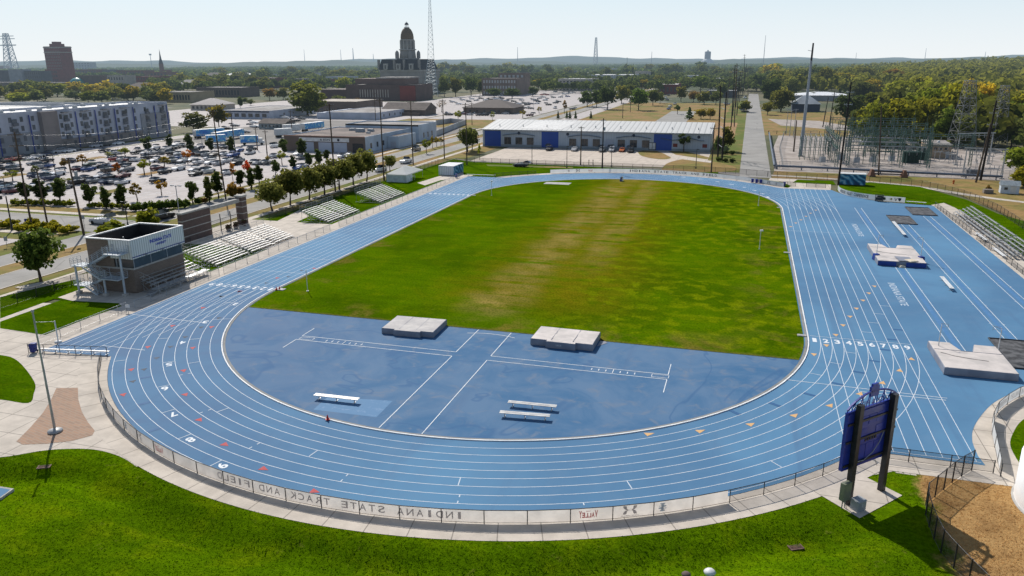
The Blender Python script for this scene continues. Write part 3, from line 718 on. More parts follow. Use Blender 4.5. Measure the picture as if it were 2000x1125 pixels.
CONCB = M('plain_concrete', (0.42, 0.40, 0.37), (0.32, 0.31, 0.29), 1.2, 0.85)
ROOFW = M('white_membrane_roof', (0.72, 0.71, 0.68), (0.56, 0.55, 0.53), 0.12, 0.7)
ROOFG = M('grey_gravel_roof', (0.34, 0.32, 0.30), (0.20, 0.18, 0.165), 0.14, 0.9)
ROOFB = M('brown_shingle_roof', (0.130, 0.105, 0.090), (0.090, 0.072, 0.062), 0.4, 0.9)
def m_block(name, c1, c2, mort, w=0.40, h=0.20, mo=0.012):
    t = NT(name); v = t.coord(True); xyz = t.sep(v)
    cb = t.n('ShaderNodeCombineXYZ'); t.put(cb.inputs[0], t.math('ADD', xyz[0], xyz[1])); t.put(cb.inputs[1], xyz[2])
    b = t.n('ShaderNodeTexBrick'); t.put(b.inputs['Vector'], cb.outputs[0]); b.inputs['Scale'].default_value = 1
    b.inputs['Brick Width'].default_value = w; b.inputs['Row Height'].default_value = h; b.inputs['Mortar Size'].default_value = mo
    b.inputs['Color1'].default_value = (*c1, 1); b.inputs['Color2'].default_value = (*c2, 1); b.inputs['Mortar'].default_value = (*mort, 1)
    col = t.mix(t.math('MULTIPLY', t.noise(v, 0.5, 4, 0.6), 0.4), b.outputs[0], tuple(x*0.7 for x in c1))
    return t.out(t.bsdf(col, 0.85))
BLOCK = m_block('brown_split_block', (0.19, 0.145, 0.115), (0.145, 0.11, 0.088), (0.24, 0.20, 0.17))
BRICKB = m_block('dark_brown_brick', (0.135, 0.095, 0.085), (0.10, 0.07, 0.063), (0.15, 0.12, 0.11), 0.5, 0.25)
def m_ribbed(name, c, pitch=0.3, dark=0.6, axis=None):
    t = NT(name); v = t.coord(True); xyz = t.sep(v)
    a = t.math('ADD', xyz[0], xyz[1]) if axis is None else xyz[axis]
    p = t.math('PINGPONG', a, pitch/2)
    col = t.mix(t.step(p, pitch*0.04, pitch*0.16), tuple(x*dark for x in c), c)
    col = t.mix(t.math('MULTIPLY', t.step(t.noise(v, 0.35, 5, 0.6), 0.45, 0.7), 0.25), col, tuple(x*0.7 for x in c))
    return t.out(t.bsdf(col, 0.5, 0.0, t.bump(p, 0.5, 0.05), 0.4))
SIDING = m_ribbed('white_ribbed_siding', (0.66, 0.67, 0.64), 0.42, 0.42)
# ================================================================ fences
def resample(pts, step, closed=False):
    out = [Vector((*pts[0][:2], 0))]; acc = 0.0
    for a, b in zip(pts, pts[1:]):
        a, b = Vector((*a[:2], 0)), Vector((*b[:2], 0)); L_ = (b-a).length; d = step-acc
        while d <= L_: out.append(a+(b-a)*(d/L_)); d += step
        acc = L_-(d-step)
    if (out[-1]-Vector((*pts[-1][:2], 0))).length > step*0.3: out.append(Vector((*pts[-1][:2], 0)))
    return out
def fence(name, label, pts, h, step=3.0, link_m=None, post_m=None, pr=0.04, rr=0.028, cat='fence', group=None, mid=False, z0=0.0, maxpost=100):
    post_m = post_m or BLACKM
    P = resample(pts, step)[:maxpost]; o = P[0]
    t = thing(name, label, cat, (o.x, o.y, z0), 0, group)
    pm = MB().tube((0, 0, -0.1), (0, 0, h+0.03), pr, pr, 6).build('post', post_m, t)
    for p in P[1:]: link('post', pm.data, t, (p.x-o.x, p.y-o.y, 0))
    Q = [(p.x-o.x, p.y-o.y, h) for p in P]
    r = MB().path(Q, rr, 5)
    if mid: r.path([(a, b, h*0.5) for a, b, _ in Q], rr*0.9, 5)
    r.path([(a, b, 0.08) for a, b, _ in Q], rr*0.6, 4)
    r.build('rail', post_m, t)
    if link_m: MB().wall(Q, 0.06, h-0.01).build('chain_link', link_m, t)
    return t
# around the near bend
FR = 47.95
_ap = math.degrees(math.atan2(G(1114, 1021)[1], G(1114, 1021)[0])) % 360; _st = math.degrees(3.02/FR)
nearbend = arc(0, 0, FR, _ap-_st*math.floor((_ap-216.0)/_st), 323.2, 106)
fence('bend_fence', 'low black fence curving round the near bend of the track, carrying the long reversed banner', nearbend, 1.07, 3.02, None, BLACKM, 0.035, 0.03)
def sheet(pts, z0, z1, r, sag=0.03, seed=0):
    """hanging cloth with slight waves"""
    rnd = random.Random(seed); P = resample(pts, 0.25); b = MB().smooth(); nz = 5; n = len(P)
    for j in range(nz):
        f = j/(nz-1)
        for i, p in enumerate(P):
            nn = Vector((p.x, p.y, 0)).normalized() if r else Vector((0, 0, 0))
            w = sag*math.sin(i*0.55+2*math.sin(i*0.13)+f*2.2)*math.sin(PI*min(1, f*0.9+0.1))*rnd.uniform(.6, 1)
            b.v.append((p.x+nn.x*w, p.y+nn.y*w, z0+(z1-z0)*f-(0.03*abs(math.sin(i*0.26)) if j == 0 else 0)))
    for j in range(nz-1):
        for i in range(n-1): b.f.append((j*n+i, j*n+i+1, (j+1)*n+i+1, (j+1)*n+i)); b.m.append(0); b.sm.append(True)
    return b
def arc_text(b, s, r, a_mid, zc, h, w_ch, inside=True, zoff=0.0):
    """letters on a cylinder of radius r, readable from inside when inside"""
    n = len(s)
    for i, ch in enumerate(s):
        if ch == ' ': continue
        d = ((i-(n-1)/2)*w_ch)/r*(-1 if inside else 1)
        a = a_mid+d
        xd = (math.sin(a), -math.cos(a), 0) if inside else (-math.sin(a), math.cos(a), 0)
        b.text(ch, (r*math.cos(a), r*math.sin(a), zc), xd, (0, 0, 1), w_ch*(0.30 if ch == 'I' else 0.72), h, 0.012)
def panel_mark(r, ang): return Vector((r*math.cos(ang), r*math.sin(ang), 0)), Vector((math.sin(ang), -math.cos(ang), 0))
def horn_logo(b, o, xd, h):
    """sportswear badge: four curved horns round a thin oval"""
    hp = [(0.13, 0.02), (0.21, 0.11), (0.245, 0.22), (0.27, 0.33), (0.52, 0.34), (0.47, 0.16), (0.36, 0.05), (0.24, 0.0)]
    for sx in (-1, 1):
        for sy in (-1, 1):
            P = [o+xd*(sx*x*h)+Vector((0, 0, sy*y*h)) for x, y in hp]
            b._add(P, [(0, 1, 6, 7), (1, 2, 5, 6), (2, 3, 4, 5)])
    R_ = [(math.cos(2*PI*i/16), math.sin(2*PI*i/16)) for i in range(16)]
    b._add([o+xd*(0.19*h*c)+Vector((0, 0, 0.075*h*q)) for c, q in R_]+[o+xd*(0.16*h*c)+Vector((0, 0, 0.05*h*q)) for c, q in R_], [(i, (i+1) % 16, (i+1) % 16+16, i+16) for i in range(16)])
def badge(b, kind, o, xd, s):
    """small flat team badges: disc, tree, wing, shield, vee, diamond"""
    S_ = {'disc': [(0.5*math.cos(2*PI*i/14), 0.5*math.sin(2*PI*i/14)) for i in range(14)], 'tree': [(-0.12, -0.5), (0.12, -0.5), (0.12, -0.3), (0.4, -0.3), (0.0, 0.55), (-0.4, -0.3), (-0.12, -0.3)], 'wing': [(-0.7, 0.1), (-0.1, 0.05), (0.3, 0.4), (0.6, 0.1), (0.35, -0.4), (0.0, -0.1)],
          'shield': [(-0.45, 0.5), (0.45, 0.5), (0.4, -0.1), (0.0, -0.55), (-0.4, -0.1)], 'diamond': [(0, -0.55), (0.38, 0), (0, 0.55), (-0.38, 0)], 'vee': [(-0.55, 0.5), (-0.25, 0.5), (0, -0.1), (0.25, 0.5), (0.55, 0.5), (0.1, -0.5), (-0.1, -0.5)]}[kind]
    tri = tessellate_polygon([[Vector((x, y, 0)) for x, y in S_]]); b._add([o+xd*(x*s)+Vector((0, 0, y*s)) for x, y in S_], [tuple(t) for t in tri])
bn = thing('mesh_banner', 'long pale reversed banner hung on the near bend fence, lettering seen from behind', 'banner', (0, 0, 0))
A0, A1 = R(230.5), R(305.4)
bpts = [(FR*math.cos(A0+(A1-A0)*i/160)*0.999, FR*math.sin(A0+(A1-A0)*i/160)*0.999) for i in range(161)]
sheet(bpts, 0.10, 1.03, True, 0.022, 1).build('cloth', BANNER, bn)
txb = MB(); rb = FR*0.999+0.035
i_px = lambda u, v: math.atan2(*G(u, v)[::-1])
gz = lambda u, v: math.atan2(G(u, v, 0.6)[1], G(u, v, 0.6)[0])
a_I = gz(897, 1008); a_D = gz(424, 931)
arc_text(txb, 'INDIANA STATE TRACK AND FIELD', rb, (a_I+a_D)/2, 0.60, 0.56, abs(a_I-a_D)*rb/28.0)
txb.build('lettering', INKG, bn)
def banner_logos(parent, angs, z, rr, inks, sc=1.0):
    vb = MB(); o, xd = panel_mark(rr, angs[0]); o.z = z
    for i, ch in enumerate('VALLEY'):
        q = (i-2.5)/2.5; hh = (0.36+0.20*q*q)*sc; vb.text(ch, o+xd*((i-2.5)*0.225*sc)+Vector((0, 0, -0.04*sc+(0.5*0.20*q*q-0.05)*sc)), xd, (0, 0, 1), 0.21*sc, hh, 0.05)
    vb.text('THE', o+Vector((0, 0, 0.24*sc)), xd, (0, 0, 1), 0.34*sc, 0.09*sc, 0.02)
    vb.build('conference_mark', inks[0], parent)
    ub = MB(); o, xd = panel_mark(rr, angs[1]); o.z = z+0.08*sc
    horn_logo(ub, o, xd, 1.0*sc); ub.build('sportswear_mark', inks[1], parent); ub = MB(); ub.text('UNDER ARMOUR', o-Vector((0, 0, 0.46*sc)), xd, (0, 0, 1), 1.30*sc, 0.10*sc, 0.01)
    ub.build('sportswear_lettering', inks[1], parent)
    sb = MB(); o, xd = panel_mark(rr, angs[2]); o.z = z
    T = lambda x, y: o+xd*(x*sc)+Vector((0, 0, y*sc))
    for q in ([(-.20, .33), (.20, .33), (.15, .20), (-.15, .20)], [(-.20, -.33), (-.15, -.20), (.15, -.20), (.20, -.33)], [(-.09, .20), (.09, .20), (.09, -.20), (-.09, -.20)]): sb.quad(*[T(*p) for p in q])
    sb.text('S', o, xd, (0, 0, 1), 0.62*sc, 0.30*sc, 0.02)
    sb.build('team_mark', inks[2], parent)
gang = lambda u, v: math.atan2(G(u, v)[1], G(u, v)[0])
banner_logos(bn, (gz(1150, 1006), gz(1231, 998), gz(1295, 991)), 0.58, rb, (INKR, INKG, INKB))
banner_logos(bn, (gang(298, 895), gang(262, 868), gang(238, 846)), 0.58, rb, (INKR, INKG, INKB))
db = thing('mesh_screen', 'short dark mesh screen on the fence beside the start of the near bend', 'screen', (0, 0, 0))
MB().wall([(FR*math.cos(R(217+i)), FR*math.sin(R(217+i))) for i in range(14)], 0.1, 1.03).build('cloth', LINK_D, db)
wb = thing('fence_wire', 'plain see-through wire on the fence between the banner and the scoreboard', 'fence wire', (0, 0, 0))
MB().wall(arc(0, 0, FR, 305.6, 323.2, 20), 0.08, 1.04).build('chain_link', LINK_B, wb)
fence('east_fence', 'low black wire fence closing the straight lanes behind the scoreboard', [(38.5, -28.75), (47.6, -28.9)], 1.07, 3.0, LINK_B)
fence('board_fence', 'black wire fence running from the scoreboard walk down the tan grass', [(46.0, -28.9), (44.4, -30.9), (41.35, -35.6), (41.2, -38), (41.2, -41), (41.9, -43.4), (43.4, -47.5)], 1.75, 1.55, LINK_S, BLACKM, 0.05)
# curved banner on the near right
rc = curve([(47.9, -29.3), (48.6, -25.5), (49.5, -20.6), (51.0, -16.6), (54.3, -11.9), (57.5, -9.5), (62, -7)], 8)
fence('curved_fence', 'black fence bending round the circular lawn at the right edge', rc, 1.07, 2.6, None)
b2 = thing('curved_banner', 'white sponsor banner on the curved fence at the right edge of the photo', 'banner', (0, 0, 0))
MB().wall([p for p in rc if -28.6 < p[1] < -18.2], 0.1, 1.03).build('cloth', BANW, b2); MB().wall([p for p in rc if p[1] > -17.8], 0.1, 1.03).build('cloth', BANW, b2)
MB().wall([p for p in rc if -18.3 < p[1] < -17.7], 0.1, 1.03).build('gap_mesh', LINK_D, b2)
tb = MB(); q = [p for p in rc if p[1] > -17.8]; s_ = 'MISSOURI VALLEY CONFERENCE'; acc = resample(q, 0.33)
for i, ch in enumerate(s_[::-1]):
    k = i+2
    if k+1 >= len(acc): break
    d = (acc[k+1]-acc[k]).normalized()
    if ch != ' ': tb.text(ch, acc[k]+Vector((d.y*0.02, -d.x*0.02, 0.58)), -d, (0, 0, 1), 0.10 if ch == 'I' else 0.25, 0.5, 0.01)
tb.build('lettering', INKG, b2)
kk = resample([p for p in rc if -28.6 < p[1] < -18.2], 0.5)
for i in range(5):
    k = 2+int(i*(len(kk)-5)/4); d = (kk[k+1]-kk[k]).normalized(); tb = MB(); badge(tb, ('diamond', 'diamond', 'wing', 'diamond', 'shield')[i], kk[k]+Vector((d.y*0.02, -d.x*0.02, 0.56)), -d, 0.62); tb.build('team_badge', INKG, b2)
flat('walk', [(49.9, -20.0)]+curve([(50.0, -19.0), (51.6, -15.6), (55, -11), (59, -8.3)], 4)+[(59, -11), (56.0, -12.5), (53.3, -16.5), (52.0, -20.5)], -0.006, CONC2)
flat('round_lawn', curve(GP((2012, 935), (1985, 895), (1973, 868), (1979, 845), (1995, 822), (2030, 800)), 5)+[(75, -11), (75, -29)], 0.002, LAWN2)
flat('walk', [(49.4, -30.6), (49.2, -25), (49.9, -20.2), (51.4, -16.4), (54.6, -12.0), (60, -8), (75, -8), (75, -30.6)], -0.010, CONC2)
# far fences
fence('end_fence', 'thin black fence standing behind the row bench at the left track end', [(-48.0, -29.3), (-38.7, -27.7)], 1.1, 1.9, None, BLACKM, 0.035, 0.03, mid=True)
t = thing('guy_post', 'short white post with a slanting cable beside the left track end', 'post', (*G(114, 668), 0)); MB().tube((0, 0, 0), (0, 0, 2.6), 0.07, n=8).build('post', WHITEP, t); MB().tube((0, 0, 2.5), (-1.7, -1.25, 2.7), 0.015, n=4).build('cable', GALV, t); MB().lathe([(0.4, 0), (0.4, 0.12), (0, 0.16)], n=12).build('footing', WHITEP, t)
t = thing('equipment_cart', 'black wheeled equipment cart parked against the conference banner', 'cart', (57.0, 99.4, 0), -0.3); b = MB()
for x in (-0.8, 0.8):
    for y in (-0.4, 0.4): b.bar((x, y, 0.15), (x, y, 1.5), 0.07)
for z in (0.2, 0.85, 1.5): b.bar((-0.8, -0.4, z), (0.8, -0.4, z), 0.07).bar((-0.8, 0.4, z), (0.8, 0.4, z), 0.07).bar((-0.8, -0.4, z), (-0.8, 0.4, z), 0.07).bar((0.8, -0.4, z), (0.8, 0.4, z), 0.07)
b.build('frame', BLACKM, t); MB().rbox(0, 0, 0.3, 1.4, 0.6, 0.5).rbox(0.1, 0, 0.95, 1.1, 0.5, 0.35).build('load', BLACKM, t)
for x in (-0.7, 0.7):
    for y in (-0.35, 0.35): MB().tube((x, y-0.03, 0.1), (x, y+0.03, 0.1), 0.1, n=8).build('wheel', GREYP, t)
fence('west_rail', 'low grey chain-link fence along the outside of the west straight, near part', [(-49.0, -27.0), (-49.0, -13.5)], 1.07, 3.0, LINK_G, GALV, 0.035)
fence('west_rail', 'low chain-link fence in the shadow before the press box', [(-48.6, -12.5), (-48.6, 5)], 1.07, 3.0, LINK_G, GREYP, 0.035)
fence('west_rail', 'low grey chain-link fence in front of the two middle bleachers', [(-48.5, 6), (-48.5, 38.5)], 1.07, 3.0, LINK_G, GALV, 0.035)
fence('west_rail', 'low grey chain-link fence in front of the two far bleachers', [(-48.5, 42), (-48.5, 110)], 1.07, 3.0, LINK_G, GALV, 0.035)
fence('street_fence', 'black wire fence between the lawns and the street trees', [(-65.6, -60), (-65.6, 20)], 1.5, 3.0, LINK_B, BLACKM, 0.045, cat='fence')
fence('street_fence', 'black wire fence behind the far bleachers and the white tent', [(-65.6, 44), (-65.4, 136)], 1.5, 3.0, LINK_B, BLACKM, 0.045)
fence('north_fence', 'long black wire fence between the far bend and the warehouse lane', [(-65.4, 136), (-56, 143), (-28, 141), (0, 140), (20, 138.5), (33.5, 134)], 1.5, 3.0, LINK_B, BLACKM, 0.045)
fence('north_fence', 'black wire fence behind the blue container, curving along the grass bank', [(33.5, 134), (41, 131.2), (52, 131.2), (59, 131), (66, 128), (71, 124.5), (75, 117), (77.8, 107), (79, 92), (78.6, 72), (80, 40)], 1.5, 2.6, LINK_B, BLACKM, 0.045)
fence('low_gate', 'small black gate standing by the blue bins beyond the far bend', [(36, 118), (40, 117.4)], 1.1, 2.0, LINK_B)
fence('low_gate', 'small black gate on the walk left of the white curved banner', [(42.5, 117.5), (47.2, 116.8)], 1.1, 2.3, LINK_B)
fence('far_bend_fence', 'low black fence on the far left of the far bend', [(-39.5, 113.9), (-34.5, 118.2), (-29.4, 121.7)], 1.07, 2.5, LINK_B)
# far banner
fb = thing('far_banner', 'long white banner facing the far bend of the track, upright dark lettering', 'banner', (0, TR_L, 0))
FRR = 48.6; fa0, fa1 = 122.5, 40.5
MB().wall([(FRR*math.cos(R(fa0+(fa1-fa0)*i/90)), FRR*math.sin(R(fa0+(fa1-fa0)*i/90))) for i in range(91)], 0.08, 1.1).build('cloth', BANW, fb)
fbt = MB(); am = R(80.5)
arc_text(fbt, 'INDIANA STATE TRACK AND FIELD', FRR-0.03, am, 0.60, 0.62, 0.88)
fbt.build('lettering', INKD, fb)
banner_logos(fb, (R(108.5), R(112.8), R(116)), 0.6, FRR-0.03, (INKR, INKD, INKG)); banner_logos(fb, (R(51.0), R(46.5), R(43.5)), 0.6, FRR-0.03, (INKR, INKD, INKG), 0.9)
fpo = MB()
for i in range(0, 91, 5):
    a = R(fa0+(fa1-fa0)*i/90); fpo.tube(((FRR+.06)*math.cos(a), (FRR+.06)*math.sin(a), 0), ((FRR+.06)*math.cos(a), (FRR+.06)*math.sin(a), 1.15), 0.035)
fpo.build('frame', GREYP, fb)
b3 = thing('conference_banner', 'white curved banner with dark words and team badges along the grass bank', 'banner', (0, 0, 0))
cpt = curve([(49.6, 114.0), (49.9, 108.6), (52.2, 103.6), (56.6, 100.3), (59.4, 99.2), (62.2, 98.5)], 10)
MB().wall(cpt, 0.05, 1.25).build('cloth', BANW, b3)
tb = MB(); acc = resample(cpt, 0.38); s_ = 'MISSOURI VALLEY CONFERENCE'
for i, ch in enumerate(s_):
    k = 13+i; d = (acc[k+1]-acc[k]).normalized()
    if ch != ' ': tb.text(ch, acc[k]+Vector((d.y*0.03, -d.x*0.03, 0.66)), d, (0, 0, 1), 0.12 if ch == 'I' else 0.31, 0.70, 0.02)
tb.build('lettering', INKD, b3); GOLDI = M('gold_ink', (0.40, 0.29, 0.08), None, 2); GREENI = M('green_ink', (0.05, 0.12, 0.07), None, 2)
for kind, u, mt_ in (('disc', 1717, INKD), ('tree', 1725, GREENI), ('wing', 1737, GOLDI), ('vee', 1747, INKG), ('shield', 1756, INKD)):
    g_ = Vector((*G(u, 392, 0.6), 0)); k = min(range(len(acc)-1), key=lambda i: (acc[i]-g_).length); d = (acc[k+1]-acc[k]).normalized(); tb = MB(); badge(tb, kind, acc[k]+Vector((d.y*0.03, -d.x*0.03, 0.66)), d, 0.72); tb.build('team_badge', mt_, b3)
# ================================================================ benches
def make_bench(name, label, L_=4.6, planks=2, legs=3, m=None, group=None):
    """aluminium plank bench along x"""
    t = thing(name, label, 'bench', (0, 0, 0), 0, group)
    MB().box(-L_/2, L_/2, -0.02-0.26, -0.02, 0.43, 0.47).build('seat_plank', m or ALU, t)
    if planks > 1: MB().box(-L_/2, L_/2, 0.02, 0.02+0.26, 0.43, 0.47).build('seat_plank', m or ALU, t)
    for i in range(legs):
        x = -L_/2+0.45+(L_-0.9)*i/(legs-1)
        MB().box(x-0.03, x+0.03, -0.24, 0.24, 0.37, 0.43).box(x-0.03, x+0.03, -0.03, 0.03, 0.03, 0.37).box(x-0.04, x+0.04, -0.30, 0.30, 0, 0.04).build('leg', GALV, t)
    return t
def place(t, p, rz=0.0): t.location = (*p[:2], p[2] if len(p) > 2 else 0); t.rotation_euler.z = rz; return t
be = make_bench('track_bench', 'long silver bench standing on the bright blue patch of the D', 4.6); place(be, (-8.5, -31.15), R(2))
dup(be, (9.75, -29.75), R(6), 'nearer of the two silver benches side by side on the D'); dup(be, (9.85, -27.55), R(3), 'farther of the two silver benches side by side on the D')
be2 = make_bench('runway_bench', 'long white bench beside the dark pit cover on the east apron', 12.5, 2, 7, WHITEP); place(be2, (55.9, 66.8), R(90))
be3 = make_bench('runway_bench', 'short white bench alone on the apron between the vault mats', 6.5, 2, 3, WHITEP); place(be3, (56.0, 28.0), R(90))
be4 = make_bench('team_bench', 'row bench on dark legs closing the left end of the straight', 8.6, 1, 6, ALU); place(be4, (-43.0, -27.9), R(10))
be5 = make_bench('team_bench', 'long white bench closing the far end of the west straight', 8.4, 2, 5, ALU); place(be5, (-43.6, 114.2), R(3))
be6 = make_bench('team_bench', 'white slatted bench at the end of the white curved banner', 4.0, 2, 3, WHITEP); place(be6, (64.4, 98.0), R(-12))
# ================================================================ bleachers
def bleacher(label, loc, rz, L_, rows, run=0.61, rise=0.22, z0=0.42, aisle=True, guard='back', walk=False, m=None, group='aluminium bleachers around the track', lz=0.0):
    t = thing('bleacher', label, 'bleacher', (*loc, lz), rz, group); m = m or ALU
    zb = z0+(0.75 if walk else 0)
    for k in range(rows):
        y = 0.35+k*run+(0.9 if walk else 0); z = zb+k*rise; ab = [(0, L_)] if not aisle else [(0, L_/2-0.6), (L_/2+0.6, L_)]
        s = MB()
        for a, b in ab: s.box(a, b, y, y+0.27, z-0.03, z+0.01)
        s.build('seat_plank', m, t)
        f = MB(); f.box(0, L_, y-0.32, y-0.06, z-rise*1.0-0.235, z-rise*1.0-0.20)
        if aisle: f.box(L_/2-0.55, L_/2+0.55, y-0.05, y+0.27, z-rise*0.55-0.03, z-rise*0.55)
        f.build('footboard', m, t)
    D = 0.35+rows*run+(0.9 if walk else 0); H = zb+rows*rise
    if walk: MB().box(-0.3, L_+0.3, -0.05, 1.15, zb-0.50, zb-0.44).build('walkway', m, t)
    fr = MB()
    n = max(3, int(L_/2.0)+1)
    for i in range(n):
        x = 0.15+(L_-0.3)*i/(n-1)
        fr.bar((x, 0.1, zb-0.36), (x, D-0.1, H-0.32), 0.06); fr.bar((x, 0.05, 0.03), (x, D, 0.03), 0.06)
        for q in (0.0, 0.33, 0.66, 1.0): fr.bar((x, 0.2+(D-0.4)*q, 0), (x, 0.2+(D-0.4)*q, zb-0.36+(H-zb)*q), 0.055)
        fr.bar((x, D*0.4, 0.05), (x, D-0.2, H-0.5), 0.04)
    for q in (0.34, 0.97): fr.bar((0.1, D*q, zb-0.40+(H-zb)*q), (L_-0.1, D*q, zb-0.40+(H-zb)*q), 0.05)
    fr.build('frame', GALV, t)
    if guard:
        g = MB(); w = MB(); gh = H+0.75
        if guard in ('back', 'full', 'sides'):
            P = [(0, D, gh), (L_, D, gh)]
            g.tube((0, D, gh), (L_, D, gh), 0.028, n=5); g.tube((0, D, H+0.1), (L_, D, H+0.1), 0.022, n=5)
            for i in range(n): x = L_*i/(n-1); g.tube((x, D, H-0.4), (x, D, gh), 0.025, n=5)
            w.quad((0, D, H-0.1), (L_, D, H-0.1), (L_, D, gh), (0, D, gh))
        if guard in ('full', 'sides'):
            for x in (0, L_):
                g.tube((x, D, gh), (x, 0.6, zb+0.9), 0.028, n=5); g.tube((x, D, gh-0.5), (x, 0.6, zb+0.4), 0.022, n=5)
                for q in range(5): yy = 0.6+(D-0.6)*q/4; zz_ = zb+0.9+(gh-zb-0.9)*q/4; g.tube((x, yy, max(0, zz_-1.3)), (x, yy, zz_), 0.022, n=5)
                if guard == 'full': w.quad((x, 0.6, zb), (x, D, H), (x, D, gh), (x, 0.6, zb+0.9))
        if walk:
            g.tube((-0.3, -0.05, zb+0.55), (L_+0.3, -0.05, zb+0.55), 0.028, n=5); g.tube((-0.3, -0.05, zb+0.05), (L_+0.3, -0.05, zb+0.05), 0.022, n=5)
            for i in range(n+2): x = -0.3+(L_+0.6)*i/(n+1); g.tube((x, -0.05, 0), (x, -0.05, zb+0.55), 0.03, n=5)
        g.build('guard_rail', ALU, t)
        if w.f: w.build('guard_mesh', LINK_G, t)
    if walk:
        s = MB()
        for k in range(4): s.box(-1.6+0.33*k, -1.25+0.33*k, 0.05, 1.1, 0.18+0.15*k, 0.22+0.15*k)
        s.bar((-1.6, 0.05, 0.1), (-0.3, 0.05, 0.7), 0.05); s.bar((-1.6, 1.1, 0.1), (-0.3, 1.1, 0.7), 0.05)
        s.build('steps', GALV, t)
    return t
bleacher('raised bleacher with front walkway, half in shade against the press box', (-50.0, -6.0), R(90), 10.4, 5, 0.66, 0.28, 0.45, False, 'sides', True)
bleacher('bleacher with wire guard sides and no aisle, next to the press box', (-51.5, 8.7), R(90), 8.6, 10, 0.62, 0.20, 0.42, False, 'full')
bleacher('bleacher with a centre aisle close behind the guarded one', (-51.4, 18.0), R(90), 13.0, 10, 0.62, 0.20, 0.42, True, 'back')
bleacher('bleacher on the grass between the gate path and the next stand', (-51.8, 44.2), R(90), 13.2, 10, 0.62, 0.20, 0.42, True, 'back')
bleacher('bleacher farthest up the straight, nearest the white tent', (-51.8, 67.6), R(90), 13.4, 10, 0.62, 0.20, 0.42, True, 'back')
bleacher('far bleacher of the two on the grassy bank by the east apron', (69.2, 86.5), R(-90), 19.0, 5, 0.66, 0.30, 0.75, True, None, False, ALU)
bleacher('near bleacher of the two on the grassy bank by the east apron', (69.2, 66.4), R(-90), 19.0, 5, 0.66, 0.30, 0.75, True, None, False, ALU)
be7 = make_bench('stand_bench', 'low two-plank bench in front of the far east bleacher', 6.2, 2, 3, WHITEP); place(be7, (68.7, 62.8), R(90)); be8 = dup(be7, (68.4, 50.5), R(90), 'low two-plank bench in front of the near east bleacher')
fence('east_rail', 'low black fence before the far east bleacher', [(67.7, 95.5), (67.9, 66)], 1.0, 2.6, LINK_B)
fence('east_rail', 'low black fence before the near east bleacher', [(67.9, 62), (67.9, 53)], 1.0, 2.6, LINK_B)
fence('east_rail', 'low black fence at the right edge past the east bleachers', [(68.2, 45.5), (68.2, 12)], 1.0, 2.6, LINK_B)
# ================================================================ jump mats, standards, pit covers
def soft_block(b, pts, z0, z1, r=0.07, seed=0):
    """padded block: outline pulled in at the top edge"""
    n = len(pts); c = Vector((sum(p[0] for p in pts)/n, sum(p[1] for p in pts)/n)); rings = []
    for z, k in ((z0, 0.0), (z0+0.06, -0.02), (z1-r, 0.0), (z1-r*0.3, r*0.35), (z1, r)):
        rg = []
        for p in pts:
            d = (c-Vector(p)).normalized(); rg.append((p[0]+d.x*k, p[1]+d.y*k, z))
        rings.append(rg)
    for a, bb in zip(rings, rings[1:]):
        b._add(a+bb, [(i, (i+1) % n, (i+1) % n+n, i+n) for i in range(n)])
    return b, [(p[0], p[1]) for p in rings[-1]]
def bumpy_top(b, outline, z, amp, seed, step=0.35):
    bm = bmesh.new(); mb = MB().poly(outline, z); vs = [bm.verts.new(p) for p in mb.v]
    for f in mb.f: bm.faces.new([vs[i] for i in f])
    xs = [p[0] for p in outline]; ys = [p[1] for p in outline]
    x = min(xs)+step
    while x < max(xs): bmesh.ops.bisect_plane(bm, geom=bm.verts[:]+bm.edges[:]+bm.faces[:], plane_co=(x, 0, 0), plane_no=(1, 0, 0)); x += step
    y = min(ys)+step
    while y < max(ys): bmesh.ops.bisect_plane(bm, geom=bm.verts[:]+bm.edges[:]+bm.faces[:], plane_co=(0, y, 0), plane_no=(0, 1, 0)); y += step
    rnd = random.Random(seed); p1, p2, p3 = rnd.uniform(0, 6), rnd.uniform(0, 6), rnd.uniform(0, 6)
    for v in bm.verts:
        d = min(seg_d(v.co, outline[i], outline[(i+1) % len(outline)]) for i in range(len(outline)))
        k = min(1, d/0.35)
        v.co.z += amp*k*(0.6*math.sin(v.co.x*2.3+p1+1.5*math.sin(v.co.y*1.1))+0.5*math.sin(v.co.y*3.1+p2+math.sin(v.co.x*1.7))+rnd.uniform(-.35, .35))+0.02*k
    bm.verts.index_update()
    b._add([v.co.copy() for v in bm.verts], [[v.index for v in f.verts] for f in bm.faces]); bm.free()
def mat_thing(name, label, pts, h, top_m, side_m, seed, loc, amp=0.012):
    t = thing(name, label, 'landing mat', loc)
    b = MB(); _, ol = soft_block(b, pts, 0.02, h); b.build('padding', side_m, t)
    c = MB().smooth(); bumpy_top(c, ol, h, amp, seed); c.build('cover', top_m, t)
    return t
m1 = mat_thing('high_jump_mat', 'pale grey high jump mat left of the lane gap, flat clean top', [(-3.25, -2.4), (-1.6, -2.4), (-1.6, -2.75), (1.75, -2.75), (1.75, -2.4), (3.25, -2.4), (3.25, 2.4), (-3.25, 2.4)], 0.72, MATGREY, MATSIDE, 2, (-9.6, -10.1))
m1.rotation_euler.z = R(2)
m2 = mat_thing('high_jump_mat', 'crumpled light high jump mat right of the lane gap with small white letters', [(-3.6, -2.2), (-1.7, -2.2), (-1.7, -2.6), (1.7, -2.6), (1.7, -2.2), (3.6, -2.2), (3.6, 2.2), (-3.6, 2.2)], 0.80, MATTOP, MATSIDE, 5, (8.9, -9.3), 0.035)
m2.rotation_euler.z = R(-1)
for x in (-1.2, 1.3): MB().box(x-0.02, x+0.02, -2.05, 2.05, 0.80, 0.86).build('seam', MATSIDE, m2)
